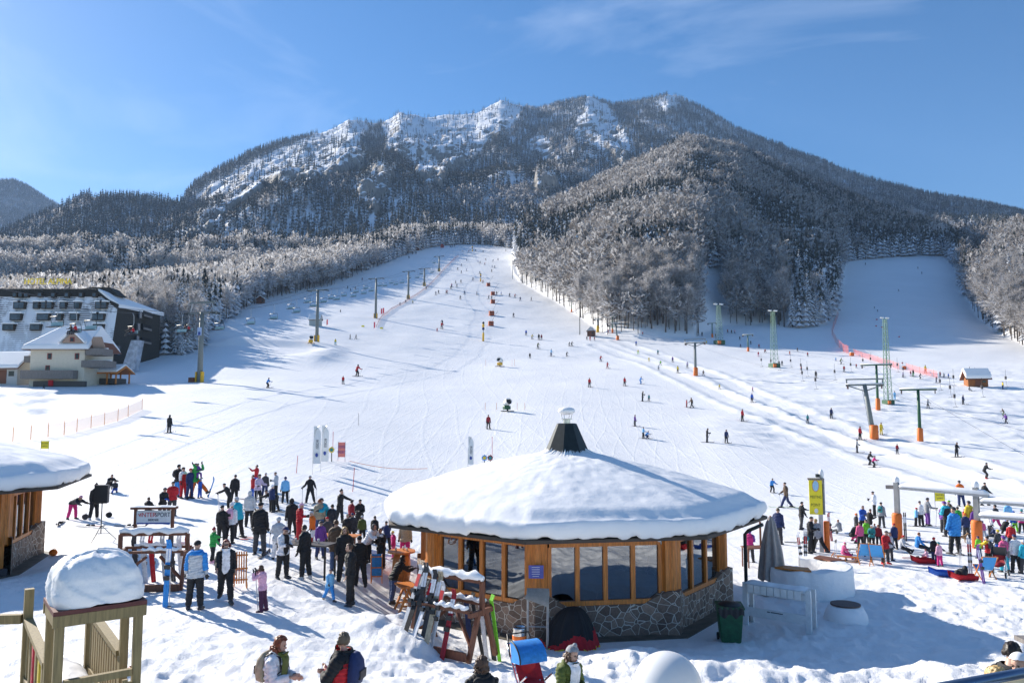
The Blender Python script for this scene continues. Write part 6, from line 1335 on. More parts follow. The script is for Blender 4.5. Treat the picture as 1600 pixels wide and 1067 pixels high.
zc = hz*.73; hh = 56/k; b = MB(); b.box((-.22, -.16, zc), (.62, .05, hh)); bd = b.build('board', YEL, t); b = MB(); b.box((.16, .0, zc), (.08, .4, hh)); b.build('side_board', M('grey_board', (.22, .23, .23), .6), t)
text('MEETING', 'lettering', M('green_ink', (.05, .06, .01), .6), bd, (-.22, -.187, zc-.02*hh), .19, ext=.003, sx=.68); text('POINT', 'lettering', M('green_ink', (.05, .06, .01), .6), bd, (-.24, -.187, zc-.24*hh), .2, ext=.003, sx=.75)
def ell(parent, c, rx, rz_, m, y, nm): b = MB(); b.prism([(c[0]+rx*math.cos(a*.2618), y, c[2]+rz_*math.sin(a*.2618)) for a in range(24)], (0, -.006, 0)); b.build(nm, m, parent)
ell(bd, (-.22, 0, zc+.29*hh), .17, .3, M('orange_ring', (.7, .3, .05), .6), -.186, 'emblem_ring'); ell(bd, (-.22, 0, zc+.29*hh), .14, .26, M('pale_blue', (.35, .6, .8), .6), -.193, 'emblem'); ell(bd, (-.22, 0, zc-.4*hh), .09, .12, WHITEP, -.186, 'emblem')
b = MB(); b.box((-.2, -.1, hz*.955), (.75, .3, .09)); b.build('cross_arm', WEATH, t); b = MB(); b.ball((.1, 0, hz+.06), (.12, .11, .25), 12, 8); b.build('snow_cap', SNOW, t, True); b = MB(); b.box((-.1, -.1, hz), (.16, .25, .16)); b.build('camera_box', DARKM, t)
def banner(px0, px1, py, top, bot, m, label, txt, ink, cat='banner', pole=M('thin_pole', (.2, .2, .21), .5), group=None, ts=.16):
    p = hit((px0+px1)/2, py); k = pxm(p); w_ = (px1-px0)/k; t = thing('banner', label, cat, p, 0, group); zt, zb = (py-top)/k, (py-bot)/k
    for s in (-1, 1): b = MB(); b.tube([(s*w_/2, 0, -.1), (s*w_/2, 0, zt+.05)], .018, 6); b.build('pole', pole, t)
    b = MB(); b.sheet(lambda i, j: ((i-.5)*w_, .05*math.sin(i*5+j*2)*.4, zb+(zt-zb)*j), 12, 8); c = b.build('cloth', m, t, True)
    for i, s in enumerate(txt): text(s, 'lettering', ink, c, (0, -.05, zb+(zt-zb)*(.68-.36*i)), ts, ext=.002, sx=.8)
    return t
banner(1461.5, 1477, 797, 769, 783, YEL, 'small yellow banner on two poles behind the first gantry post', ['SMUČIŠČE', 'ZAPRTO'], INK, ts=.15)
banner(63, 75.5, 713, 689, 701, YEL, 'small yellow banner on two poles above the left pavilion roof', ['SMUČIŠČE', 'ZAPRTO'], INK, ts=.15)
t = banner(528, 539, 721, 691, 714, M('salmon_cloth', (.8, .24, .2), .7, var=.06), 'salmon pink banner on two poles beside the flower signs', ['ROSSI', 'SPORT'], M('violet_ink', (.2, .08, .3), .6), ts=.3)
def feather(px, py, h, label):
    p = hit(px, py); k = pxm(p); H_ = h/k; t = thing('feather_flag', label, 'flag', p, R(10)); b = MB(); b.tube([(0, 0, -.1), (0, 0, H_*.6), (.05*H_, 0, H_*.92), (.12*H_, 0, H_)], .02, 6); b.build('pole', STEEL, t)
    b = MB(); b.sheet(lambda i, j: (.01*H_+i*.15*H_*(1 if j < .8 else math.cos((j-.8)/.2*1.2))-0*i, .03*math.sin(j*8), H_*(.22+.78*j)), 6, 16); c = b.build('cloth', WHITEP, t, True); text('ROSSI', 'lettering', INK, c, (.085*H_, -.06, H_*.62), .26, (math.pi/2, R(90), 0), .002)
    b = MB(); b.prism([(.08*H_+.1*math.cos(a*.5236), -.07, H_*.4+.15*math.sin(a*.5236)) for a in range(12)], (0, -.005, 0)); b.build('emblem', BLUEP, c)
feather(488, 741, 75, 'white feather flag left of the other one near the flower signs'); feather(501, 737, 72, 'white feather flag closest to the flower signs'); feather(731, 738, 56, 'white feather flag rising behind the pavilion roof')
def flower(px, py, h, cen, pet, label):
    p = hit(px, py); k = pxm(p); t = thing('flower_sign', label, 'flower sign', p); H_ = h/k; b = MB(); b.tube([(0, 0, -.1), (0, 0, H_)], .04, 6); b.build('stem', DARKM, t); r = 5.2/k
    b = MB(); b.prism([((r if a % 2 else r*.7)*math.cos(a*math.pi/10), -.05, H_-r+(r if a % 2 else r*.7)*math.sin(a*math.pi/10)) for a in range(20)], (0, -.05, 0)); b.build('petals', cloth(pet), t); ell(t, (0, 0, H_-r), r*.5, r*.5, cloth(cen), -.102, 'flower_centre')
flower(509.5, 721, 24, 'darkred', 'yellow', 'sunflower shaped sign with dark red centre'); flower(518, 721, 23.5, 'teal', 'yellow', 'sunflower shaped sign with green centre'); flower(757, 729, 19, 'yellow', 'azure', 'blue flower sign with yellow centre behind the pavilion roof'); flower(766, 728, 18, 'teal', 'darkred', 'dark red flower sign with green centre behind the pavilion roof')
def deckchair(px, py, rz, label):
    p = hit(px, py); t = thing('deck_chair', label, 'deck chair', p, rz); b = MB()
    for x in (-.28, .28): b.bar((x, -.45, .02), (x, .5, .98), .035, .03); b.bar((x, .38, .0), (x, -.5, .5), .035, .03)
    b.bar((-.28, .5, .98), (.28, .5, .98), .03, .03); b.bar((-.28, -.5, .5), (.28, -.5, .5), .03, .03); b.build('frame', WOOD, t)
    b = MB(); b.sheet(lambda i, j: ((i-.5)*.5, -.5+1.0*j, .5+.48*j-.42*math.sin(math.pi*j)*(1-.3*j)+.02*math.sin(i*3)), 6, 14); b.build('canvas', M('sky_blue_canvas', (.05, .3, .68), .7, var=.08), t, True); return t
deckchair(1352, 881, R(165), 'blue deck chair left of the other one beside the boy in red'); deckchair(1371, 883, R(150), 'blue deck chair nearest the boy in red'); deckchair(1541, 905, R(170), 'blue deck chair in front of the black pushchair')
person(1361, 874, 26, 'sitg', 175, 'navy', 'dark', ('hair', 'blond'), 'person in navy reclining behind the two blue deck chairs', ())
def bobsled(px, py, rz, c, label): p = hit(px, py); t = thing('plastic_sledge', label, 'sledge', p, rz); b = MB(); b.sheet(lambda i, j: ((i-.5)*.48*(1-.2*j), -.5+j, .03+.2*abs(2*i-1)**3+.12*max(0, j-.7)/.3), 10, 12); b.sheet(lambda i, j: ((i-.5)*.5*(1-.2*j), -.5+j, .0+.2*abs(2*i-1)**3+.12*max(0, j-.7)/.3), 10, 12); b.build('shell', cloth(c), t, True); b = MB(); b.box((0, -.2, .07), (.3, .4, .05)); b.build('seat', cloth(c), t)
bobsled(1443, 880, R(80), 'red', 'red plastic sledge with a child on it under the gantry'); bobsled(1505, 906, R(80), 'red', 'red plastic sledge loaded with dark boots on the snow bank'); bobsled(1473, 900, R(70), 'blue', 'blue plastic sledge tipped in the snow')
p = hit(1503, 905); b = MB(); b.ball((0, 0, .2), (.18, .25, .18), 10, 8); b.ball((.2, .1, .28), (.1, .13, .2), 10, 8); b.ball((-.2, -.05, .2), (.12, .12, .14), 8, 6); o = b.build('bundle', cloth('black'), None, True, loc=p+Vector((0, 0, .05))); tag(o, 'dark bundle of boots and clothes on the red sledge', 'bundle')
for i, (x, y, c, l) in enumerate([(1259, 884, 'silver', 'grey skis stuck upright under the yellow sign'), (1253, 886, 'white', 'white skis stuck upright left of the grey ones'), (1517, 900, 'silver', 'pale skis stuck upright behind the red sledge'), (1538, 912, 'purple', 'purple skis stuck upright beside the right deck chair'), (1415, 845, 'charcoal', 'dark skis leaning on the first gantry post'), (1300, 845, 'darkred', 'red skis leaning behind the yellow sign post')]): pair(hit(x, y)-Vector((0, 0, .1)), (.06*(-1)**i, .12, 1), c, l, None, 1.6)
for i, (x, y) in enumerate([(1274, 885), (1281, 884), (1303, 884), (1307, 884), (1498, 895), (1502, 895)]): q = new_obj('ski_pole', POLE, loc=hit(x, y)-Vector((0, 0, .08)), rotz=0); q.rotation_euler = (R(4*(-1)**i), R(3), 0); tag(q, 'ski pole stuck upright in the snow of the right hand bank', 'ski pole', 'poles stuck in the snow at the right')
for i, (x, y, rz, c) in enumerate([(100, 815, 20, 'charcoal'), (118, 822, 75, 'silver'), (180, 822, 80, 'black'), (352, 796, 70, 'silver'), (375, 780, 85, 'charcoal'), (427, 832, 80, 'silver'), (1225, 847, 70, 'charcoal'), (1322, 858, 80, 'dark'), (1288, 874, 60, 'charcoal'), (1410, 872, 85, 'darkred')]):
    pair(hit(x, y)+Vector((0, 0, .03)), (math.cos(R(rz-90)), math.sin(R(rz-90)), .01), c, ['snowy skis lying beside the bending child in pink', 'grey skis lying right of the bending child', 'dark skis lying right of the loudspeaker stand', 'pale skis lying under the bending person in black', 'dark skis lying below the red jackets', 'pale skis lying beside the tall man in black', 'dark skis lying right of the closed parasol', 'dark skis lying below the person sitting in grey', 'dark skis lying under the yellow sign', 'dark red skis lying before the boy in red'][i], None, 1.6)
for i, (x, y, c, l) in enumerate([(170, 808, 'black', 'black rucksack lying on the snow right of the loudspeaker stand'), (133, 811, 'charcoal', 'dark ski boots standing left of the loudspeaker stand'), (1260, 868, 'teal', 'dark teal rucksack carried under the yellow sign'), (1349, 858, 'black', 'black cool box between the deck chairs and the pink child'), (83, 868, 'orange', 'small orange pack on the snow beside the pavilion step'), (342, 922, 'black', 'large black bag carried by the red haired woman')]):
    p = hit(x, y); b = MB(); b.ball((0, 0, .22), (.26, .2, .24), 14, 10); b.ball((0, -.16, .16), (.18, .1, .13), 10, 8); b.tube([(-.1, .1, .4), (0, .12, .52), (.1, .1, .4)], .02, 6); o = b.build('bag', cloth(c), None, True, loc=p+Vector((0, 0, .55 if i == 5 else .7 if i == 2 else 0))); o.scale = (.62, .55, 1.15 if i == 5 else .55); tag(o, l, 'bag')
# dog by the orange pad
def dog(px, py, h, rz, label):
    p = hit(px, py); k = pxm(p); b = MB(); Z = .55
    b.tube([(-.36, 0, .5), (-.25, 0, .52), (0, 0, .49), (.2, 0, .5), (.32, 0, .56)], [.09, .115, .105, .135, .1], 12, 1, 1); b.tube([(.28, 0, .55), (.42, 0, .7), (.47, 0, .76)], [.1, .075, .07], 10); b.ball((.5, 0, .79), (.1, .075, .075), 10, 8); b.tube([(.53, 0, .77), (.66, 0, .74)], [.05, .032], 8)
    for s in (-1, 1): b.tube([(.24, s*.08, .46), (.25, s*.085, .25), (.23, s*.085, .06), (.27, s*.085, .0)], [.06, .036, .026, .034], 8); b.tube([(-.3, s*.08, .5), (-.2, s*.09, .32), (-.36, s*.09, .17), (-.33, s*.09, .02), (-.28, s*.09, .0)], [.085, .055, .03, .026, .03], 8); b.ball((.47, s*.07, .8), (.02, .025, .06), 8, 6)
    b.tube([(-.38, 0, .55), (-.52, 0, .6), (-.62, 0, .72)], [.035, .028, .012], 6)
    me = remesh(b, .018, 2); me.name = 'dog'; me.materials.clear(); me.materials.append(M('tan_fur', (.32, .19, .09), .8, var=.3, scale=9)); me.polygons.foreach_set('use_smooth', [True]*len(me.polygons)); o = new_obj('dog', me, loc=p, rotz=rz); o.scale = (h/k/.86,)*3; return tag(o, label, 'dog')
dog(1504, 847, 15, R(0), 'tan dog standing left of the orange padded post')
# ------------------------------------------------------------------ chairlift
TW = [(312,597,487),(495,534,452),(587,497,434),(638,467,423),(663,447,419),(686,424,400)]
tw = []
RED = cloth('red')
for i, (px, py, top) in enumerate(TW):
    p = hit(px, py); k = pxm(p); h = (py-top)/k; t = thing('chairlift_pylon', ['grey chairlift pylon with yellow pads beside the snowy spruces', 'chairlift pylon beside the snow gun left of the red flags', 'chairlift pylon at the lower end of the slope fence', 'fourth chairlift pylon up the bank, beside the slope fence', 'fifth chairlift pylon up the bank, short and slender', 'uppermost chairlift pylon close to the top station'][i], 'lift pylon', p, R(-18), 'pylons of the chairlift')
    b = MB(); b.tube([(0, 0, -.5), (0, 0, h*.5), (0, 0, h)], [.52, .45, .38], 14); b.build('mast', M('pylon_grey', (.17, .19, .18), .6, var=.15), t, True)
    for z_, wd in ((h-.15, 6.4), (h+1.8, 5.6)):
        if z_ > h and i: continue
        b = MB(); b.bar((-wd/2, 0, z_), (wd/2, 0, z_), .3, .32); b.build('cross_arm', M('pylon_grey', (.17, .19, .18), .6, var=.15), t)
    if i == 0: b = MB(); b.bar((-2.6, 0, h-.1), (-2.2, 0, h+1.8), .15); b.bar((2.6, 0, h-.1), (2.2, 0, h+1.8), .15); b.build('strut', GALV, t)
    for s in (-1, 1): b = MB(); b.bar((s*2.9, -1.3, h-.35), (s*2.9, 1.3, h-.2), .16, .3); b.bar((s*2.9, 0, h), (s*2.9, 0, h-.3), .15); b.build('roller_train', DARKM, t)
    for s in (-1, 1): b = MB(); b.box((s*.6, -.1, .9), (.26, .7, 2.0)); b.build('crash_pad', M('yellow_pad', (.8, .45, .02), .6), t)
    if i == 0:
        b = MB(); b.box((0, -.52, h*.72), (.9, .06, 1.5)); pn = b.build('notice_board', M('pale_blue_board', (.4, .5, .7), .5), t); b = MB(); b.box((0, -.56, h*.69), (.5, .02, .6)); b.build('notice_mark', BLUEP, pn); b = MB(); b.box((-1.3, -.4, .4), (1.1, .9, .9)); b.build('control_box', DWOOD, t)
    tw.append((p, h))
def arm_pt(i, s): p, h = tw[i]; a = R(-18); return p+Vector((s*2.9*math.cos(a), s*2.9*math.sin(a), h-.1))
st_px = hit(706, 384); cab = {}
for s in (-1, 1):
    first = arm_pt(0, s)+(arm_pt(0, s)-arm_pt(1, s))*.75; first.z = arm_pt(0, s).z-5.0; pts = [first]+[arm_pt(i, s) for i in range(6)]+[st_px+Vector((s*2.5, 0, 6))]
    P_ = []
    for a, b_ in zip(pts[:-1], pts[1:]):
        for q in range(8): f = q/8; v = a.lerp(b_, f); v.z -= 1.0*4*f*(1-f)*min(1, (b_-a).length/60); P_.append(v)
    P_.append(pts[-1]); cab[s] = P_; b = MB(); b.tube(P_, .035, 5); o = b.build('lift_cable', M('steel_rope', (.07, .07, .075), .5, .5)); tag(o, ['steel hauling rope on the left side of the pylons', 'steel hauling rope on the right side of the pylons'][s > 0], 'cable')
def chair_meshes():
    out_ = {}
    b = MB(); b.tube([(0, 0, 0), (.0, .25, -.5), (0, .3, -1.6), (0, .1, -2.1)], .045, 6); out_['hanger'] = b.mesh('hanger', GALV, True)
    b = MB(); b.tube([(-1.1, .1, -2.1), (1.1, .1, -2.1)], .05, 6)
    for x in (-1.1, 1.1): b.tube([(x, .1, -2.1), (x, .3, -2.9), (x, .25, -3.35), (x, -.45, -3.4)], .035, 6)
    out_['frame'] = b.mesh('frame', DARKM, True)
    b = MB(); b.box((0, -.1, -3.36), (2.15, .55, .09)); out_['seat'] = b.mesh('seat', M('dark_seat', (.03, .025, .025), .6)); b = MB(); b.box((0, .24, -3.02), (2.1, .07, .5), rx=-.15); out_['backrest'] = b.mesh('backrest', M('pale_backrest', (.33, .5, .52), .5)); return out_
CMH = chair_meshes()
def lift_chair(px, py, s, label, grp, riders=0):
    # hang on the rope of side s where the rope passes photo column px
    best = min(range(len(cab[s])-1), key=lambda i: abs(project(*[np.array(c) for c in (cab[s][i].x, cab[s][i].y, cab[s][i].z)])[0]-px)); a, b_ = cab[s][best], cab[s][best+1]; xa = project(a.x, a.y, a.z)[0]; xb = project(b_.x, b_.y, b_.z)[0]
    if not min(xa, xb)-1 <= px <= max(xa, xb)+1 and best: a, b_ = cab[s][best-1], cab[s][best]; xa = project(a.x, a.y, a.z)[0]; xb = project(b_.x, b_.y, b_.z)[0]
    f = min(1, max(0, (px-xa)/(xb-xa+1e-6))); p = a.lerp(b_, f); t = thing('lift_chair', label, 'lift chair', p, R(-25), grp)
    for n_ in CMH: new_obj(n_, CMH[n_], t)
    for r_ in range(riders):
        o = new_obj('person', far_mesh('sit', False, 0), loc=p+Matrix.Rotation(R(-25), 3, 'Z') @ Vector((-.5+.9*r_, -.05, -3.66)), rotz=R(-25)); o.scale = (1.0,)*3; setmat(o, 0, cloth(['black', 'red'][r_ % 2])); setmat(o, 1, cloth('dark')); tag(o, ['rider in black', 'rider in red'][r_ % 2]+' sitting on a lift chair near the chalets', 'person', 'riders in '+['black', 'red'][r_ % 2]+' near the chalets')
for i, (px, s, r_, l) in enumerate([(87,1,0,'empty lift chair hanging lowest, over the fenced snow field'),(117,-1,2,'lift chair with riders over the snow bank by the wooden shelter'),(207,-1,2,'lift chair with riders in front of the dark hotel end wall'),(140,1,0,'empty lift chair right of the wooden shelter'),(283,1,0,'empty lift chair before the spruces left of the pylon'),(342,1,0,'empty lift chair just right of the first pylon'),(294,-1,2,'lift chair with riders behind the first pylon'),(391,1,0,'empty lift chair second to the right of the first pylon'),(427,1,0,'empty lift chair third to the right of the first pylon')]): lift_chair(px, 0, s, l, 'chairs of the chairlift', r_)
for px, s in [(454,-1),(463,1),(480,-1),(489,1),(505,1),(517,-1),(526,1),(537,-1),(552,1),(556,-1),(568,1),(571,-1),(580,1),(592,-1),(601,1),(611,-1),(618,1),(628,1),(639,-1),(652,1),(658,-1),(675,1),(678,-1)]: lift_chair(px, 0, s, 'small lift chair in the dense row beyond the second pylon', 'far chairs of the chairlift')
def snowroof_hut(px, py, wpx, hpx, dep, rz, wallm, label, name='hut', cat='hut', door=True, over=.3, snow=.35, gable=True):
    p = hit(px, py); k = pxm(p); W, H_ = wpx/k, hpx/k; t = thing(name, label, cat, p, rz); D = dep*W; hw = H_*.55
    b = MB(); b.box((0, 0, hw/2-.25), (W, D, hw+.5)); b.build('wall', wallm, t)
    rise = H_-hw; b = MB()
    if gable:   # gable faces the viewer
        b.prism([(-W/2, -D/2, hw), (W/2, -D/2, hw), (0, -D/2, hw+rise*.92)], (0, D, 0)); b.build('gable', wallm, t)
        pr = [(-W/2-over, -D/2-over, hw-over*rise/W), (0, -D/2-over, hw+rise), (W/2+over, -D/2-over, hw-over*rise/W)]
    else:
        b.prism([(-W/2+.01, -D/2, hw), (-W/2+.01, D/2, hw), (-W/2+.01, 0, hw+rise*.9)], (W-.02, 0, 0)); b.build('gable', wallm, t); pr = [(-W/2-over, -D/2-over, hw-over*rise/D), (-W/2-over, 0, hw+rise), (-W/2-over, D/2+over, hw-over*rise/D)]
    ex = (0, D+2*over, 0) if gable else (W+2*over, 0, 0); th = .12
    b = MB(); b.prism([pr[0], pr[1], pr[2], tuple(Vector(pr[2])+Vector((0, 0, th))), tuple(Vector(pr[1])+Vector((0, 0, th))), tuple(Vector(pr[0])+Vector((0, 0, th)))], ex); r_ = b.build('roof', DWOOD, t)
    up = Vector((0, 0, th+.003)); up2 = Vector((0, 0, th+snow)); b = MB(); c0 = [Vector(x) for x in pr]; ins = lambda a, m: a+(m-a)*.04
    b.prism([c0[0]+up, c0[1]+up, c0[2]+up, ins(c0[2], c0[1])+up2, c0[1]+up2*1.0, ins(c0[0], c0[1])+up2], ex); s_ = b.build('roof_snow', SNOW, r_); bevel(s_, snow*.35, 3)
    if door: b = MB(); b.box((0, -D/2-.03, hw*.42), (W*.28, .06, hw*.84)); b.build('door', DWOOD if wallm is not DWOOD else WEATH, t); b = MB(); b.box((W*.3, -D/2-.03, hw*.6), (W*.18, .06, hw*.3)); b.build('window', PANE, t)
    return t, p, k
BROWNH = M('hut_boards', (.13, .055, .03), .8, var=.35, scale=3, stretch=(5, 5, .5))
snowroof_hut(924, 525, 11, 13.5, .9, R(-20), BROWNH, 'small brown gabled hut beside the lift track at the copse', snow=.12)
snowroof_hut(1525, 604, 28, 23, .7, R(-12), M('orange_boards', (.3, .1, .02), .7, var=.3, scale=3), 'wooden kiosk under a thick slab of snow on the right slope', 'kiosk', 'kiosk', gable=False, snow=.8, over=.6)
snowroof_hut(651, 391, 7, 5, .8, 0, BROWNH, 'tiny dark hut at the forest edge of the upper lift', snow=.4); snowroof_hut(691, 387, 5, 6, .8, 0, cloth('darkred'), 'tiny red hut beside the top station', snow=.2)
p = hit(707, 386); k = pxm(p); t = thing('top_station', 'small steel chairlift station at the top of the run', 'lift station', p); b = MB(); b.box((0, 0, 6/k), (9/k, 3/k, 2/k)); b.build('machine_housing', GALV, t)
for x in (-3, 0, 3): b = MB(); b.box((x/k, 0, 2.5/k), (.8/k, .8/k, 5.2/k)); b.build('support', DARKM, t)
# upright shelter with yellow sign like a snow gun tower on the run
def lance_pole(px, py, h, label):
    p = hit(px, py); k = pxm(p); H_ = h/k; t = thing('padded_pole', label, 'marker pole', p); b = MB(); b.tube([(0, 0, -.3), (0, 0, H_)], .12, 8); b.build('pole', M('dark_pole', (.06, .07, .09), .6), t); b = MB(); b.lathe([(.36, 0), (.36, H_*.42), (.2, H_*.45)], n=12); b.build('pad', M('yellow_pad', (.8, .45, .02), .6), t, True); b = MB(); b.lathe([(.1, H_*.7), (.42, H_*.74), (.42, H_*.88), (.2, H_*.92)], n=12); b.build('head', M('yellow_pad', (.8, .45, .02), .6), t, True); b = MB(); b.lathe([(.2, H_*.9), (.46, H_*.93), (.3, H_+.1), (.05, H_+.15)], n=12); b.build('cap', DARKM, t, True); b = MB(); b.lathe([(.2, H_*.58), (.44, H_*.6), (.44, H_*.7), (.2, H_*.71)], n=12); b.build('collar', cloth('navy'), t, True)
lance_pole(755, 533, 30, 'yellow and black padded hydrant pole in the middle of the run'); lance_pole(751, 440, 13, 'small yellow padded hydrant pole higher up the run'); lance_pole(738, 393, 9, 'tiny orange padded hydrant pole at the very top of the run')
for i, (x, y, s) in enumerate([(767,509,8),(768,493,8),(770,474,6.5),(770,461,6),(763,447,5.5)]):
    p = hit(x, y); k = pxm(p); t = thing('snow_gun_cover', ['nearest rust red crash mat block on the run', 'second rust red crash mat block up the run', 'middle rust red crash mat block on the run', 'fourth rust red crash mat block up the run', 'farthest rust red crash mat block on the run'][i], 'crash mat', p, R(15), 'row of crash mat blocks on the run'); r_ = s/2/k; c = M('rust_red_mat', (.42, .09, .03), .7, var=.2)
    for sx in (-.52, .52): b = MB(); b.box((sx*r_, 0, r_*.85), (r_*.96, r_*1.4, r_*1.9)); bevel(b.build('mat', c, t), r_*.15, 2)
    b = MB(); b.box((0, -r_*.72, r_*1.0), (r_*2.0, r_*.06, r_*.16)); b.build('strap', DARKM, t)
    b = MB(); b.tube([(r_*.3, 0, r_*1.6), (r_*2.0, r_*1.0, r_*4.6), (r_*3.4, r_*2, r_*6.2)], .05, 5); b.build('hydrant_lance', DARKM, t)
def snow_gun(px, py, h, c, rz, label):
    p = hit(px, py); k = pxm(p); s = h/k/2.2; t = thing('snow_gun', label, 'snow gun', p, rz); t.scale = (s,)*3; b = MB()
    b.bar((-.9, -.6, .1), (.9, -.6, .1), .12); b.bar((-.9, .6, .1), (.9, .6, .1), .12); b.bar((0, -.9, .12), (0, .9, .12), .12); b.tube([(0, 0, .1), (0, 0, 1.1)], .16, 10); b.build('base', DARKM, t); b = MB(); b.box((-.1, .1, .65), (1.15, .8, .62)); bevel(b.build('motor_box', c, t), .1, 2)
    b = MB(); a = R(25); d = Vector((0, -math.cos(a), math.sin(a))); q = Vector((0, 0, 1.5)); b.tube([q-d*.6, q-d*.5, q+d*.4, q+d*.55], [.5, .56, .5, .54], 20, cap=False); b.build('barrel', WHITEP, t, True); b = MB(); b.tube([q-d*.3, q+d*.3], [.2, .2], 12); b.tube([q+d*.4, q+d*.42], [.42, .42], 16); b.build('fan', BLACKP, t, True); b = MB(); b.tube([q-d*.58, q-d*.5], [.53, .58], 20); b.build('rim', c, t); b = MB(); b.ball(q+Vector((0, .1, .55)), (.4, .45, .12)); b.build('snow_cap', SNOW, t, True)
snow_gun(793, 643, 21, GREENM, R(30), 'green snow gun with white barrel in the middle of the slope'); snow_gun(781, 573, 15, M('yellow_pad', (.8, .45, .02), .6), R(-40), 'yellow snow gun half buried in the middle of the slope'); snow_gun(486, 537, 13, M('yellow_pad', (.8, .45, .02), .6), R(20), 'snow covered yellow snow gun at the second pylon')
# tow lifts
def tbar(px, py, top, label, lean=0, style='green', padc=ORG, padh=.22):
    p = hit(px, py); k = pxm(p); H_ = (py-top)/k; t = thing('tow_pylon', label, 'tow lift pylon', p, R(-30)); col_ = GREENM if style == 'green' else M('pylon_grey', (.17, .19, .18), .6, var=.15); r_ = .22 if style == 'green' else .32
    tp = Vector((lean*H_*.12, 0, H_*.92)); b = MB(); b.tube([(0, 0, -.3), tp*.5, tp], [r_, r_*.9, r_*.8], 10); b.build('mast', col_, t, True); b = MB(); wd = H_*.3
    b.bar(tp+Vector((-wd, 0, 0)), tp+Vector((wd, 0, 0)), .22, .2); 
    if style != 'green': b.bar(tp+Vector((-wd, 0, H_*.1)), tp+Vector((wd, 0, H_*.1)), .2, .16); [b.bar(tp+Vector((s*wd*.95, 0, -.2)), tp+Vector((s*wd*.95, 0, H_*.1)), .14) for s in (-1, 1)]; b.bar(tp+Vector((-wd, 0, -.0)), tp*.97+Vector((0, 0, -H_*.08)), .14); b.bar(tp+Vector((wd, 0, -.0)), tp*.97+Vector((0, 0, -H_*.08)), .14)
    b.build('cross_arm', col_, t)
    for s in (-1, 1):
        for q in (-.4, .4): b = MB(); c = tp+Vector((s*wd*.9, q, -.28)); b.tube([c-Vector((.05, 0, 0)), c+Vector((.05, 0, 0))], .26, 14); b.build('sheave', M('rust_sheave', (.16, .1, .08), .6), t)
    b = MB(); b.lathe([(r_*1.6, -.1), (r_*1.75, .1), (r_*1.7, H_*padh), (r_*1.2, H_*padh+.1)], n=10); b.build('crash_pad', padc, t, True)
    if style != 'green':
        b = MB()
        for s in (-.18, .18): b.bar(Vector((s-.25, .4, .3)), tp*.95+Vector((s-.25, .4, 0)), .05)
        for i in range(12): f = i/12; c = tp*f+Vector((-.25, .4, .4)); b.bar(c+Vector((-.18, 0, 0)), c+Vector((.18, 0, 0)), .035)
        b.build('ladder', GALV, t)
    b = MB(); b.tube([tp+Vector((-wd, 0, .15)), tp+Vector((wd, 0, .15))], .14, 8, 1, .6); b.build('snow_cap', SNOW, t, True); return p, H_
TBL = [tbar(1087,587,531,'grey tow pylon with orange pad below the copse',0,'grey'), tbar(1366,685,594,'leaning grey tow pylon with ladder and orange pad',-1,'grey'), tbar(1438,689,602,'dark green tow pylon with orange pad nearest the viewer'), tbar(1372,640,564,'green tow pylon left of the tall lattice mast',0,'green'), tbar(1169,549,521,'small green tow post in the shade left of the middle mast',0,'green'), tbar(1113,527,503,'small green tow post at the right end of the copse',0,'green'), tbar(965,531,503,'thin leaning tow pylon with orange pad behind the brown hut',-1,'grey'), tbar(957,520,493,'dark green tow post in front of the copse',0,'green'), tbar(893,488,468,'small tow post with orange foot at the wood edge',0,'green'), tbar(934,519,497,'tow post with yellow pad right of the brown hut',0,'grey',M('yellow_pad', (.8, .45, .02), .6), .45)]
def thin_mast(px, py, h, label): p = hit(px, py); k = pxm(p); H_ = h/k; t = thing('lamp_mast', label, 'lamp mast', p); b = MB(); b.tube([(0, 0, -.3), (0, 0, H_)], [.16, .09], 8); b.build('mast', DARKM, t, True); b = MB(); b.box((0, -.2, H_), (1.4, .5, .3)); b.build('lamp_head', GALV, t)
thin_mast(906, 523, 56, 'thin dark lamp mast left of the brown hut'); thin_mast(801, 436, 40, 'thin lamp mast with orange foot at the upper wood edge'); thin_mast(941, 519, 30, 'short thin lamp mast right of the brown hut')
def lattice(px, py, top, label):
    p = hit(px, py); k = pxm(p); H_ = (py-top)/k; t = thing('lattice_mast', label, 'lattice mast', p, R(15)); b = MB(); w0, w1 = 4.4/k, 1.9/k; n_ = 13; r_ = .036
    cs = [(-1, -1), (1, -1), (1, 1), (-1, 1)]; q = lambda c, f: Vector((c[0]*(w0+(w1-w0)*f), c[1]*(w0+(w1-w0)*f), H_*f))
    for c in cs: b.bar(q(c, 0), q(c, 1), r_*2.2)
    for i in range(n_):
        for j in range(4): a, c = cs[j], cs[(j+1) % 4]; b.bar(q(a, i/n_), q(c, (i+1)/n_), r_*1.1); b.bar(q(a, i/n_), q(c, i/n_), r_*1.1)
    b.build('lattice', M('pale_green_steel', (.11, .21, .14), .5, .2, var=.2), t)
    for s in (-1, 1): b = MB(); b.ball((s*5/k, 0, H_+1.2/k), (3.6/k, 2/k, 1.3/k)); b.build('floodlight', M('lamp_white', (.75, .75, .72), .3), t, True)
    b = MB(); b.box((0, 0, 3/k), (13/k, 13/k, 6.5/k)); b.build('base_cabinet', GREENM, t); b = MB(); b.box((-4/k, -7.4/k, 2.5/k), (5/k, 1.4/k, 5/k)); b.build('crash_pad', ORG, t)
lattice(1388, 631, 497, 'tall green lattice floodlight mast on the right slope'); lattice(1210, 574, 486, 'green lattice floodlight mast before the shaded knoll'); lattice(1124, 538, 476, 'farthest green lattice mast right of the copse')
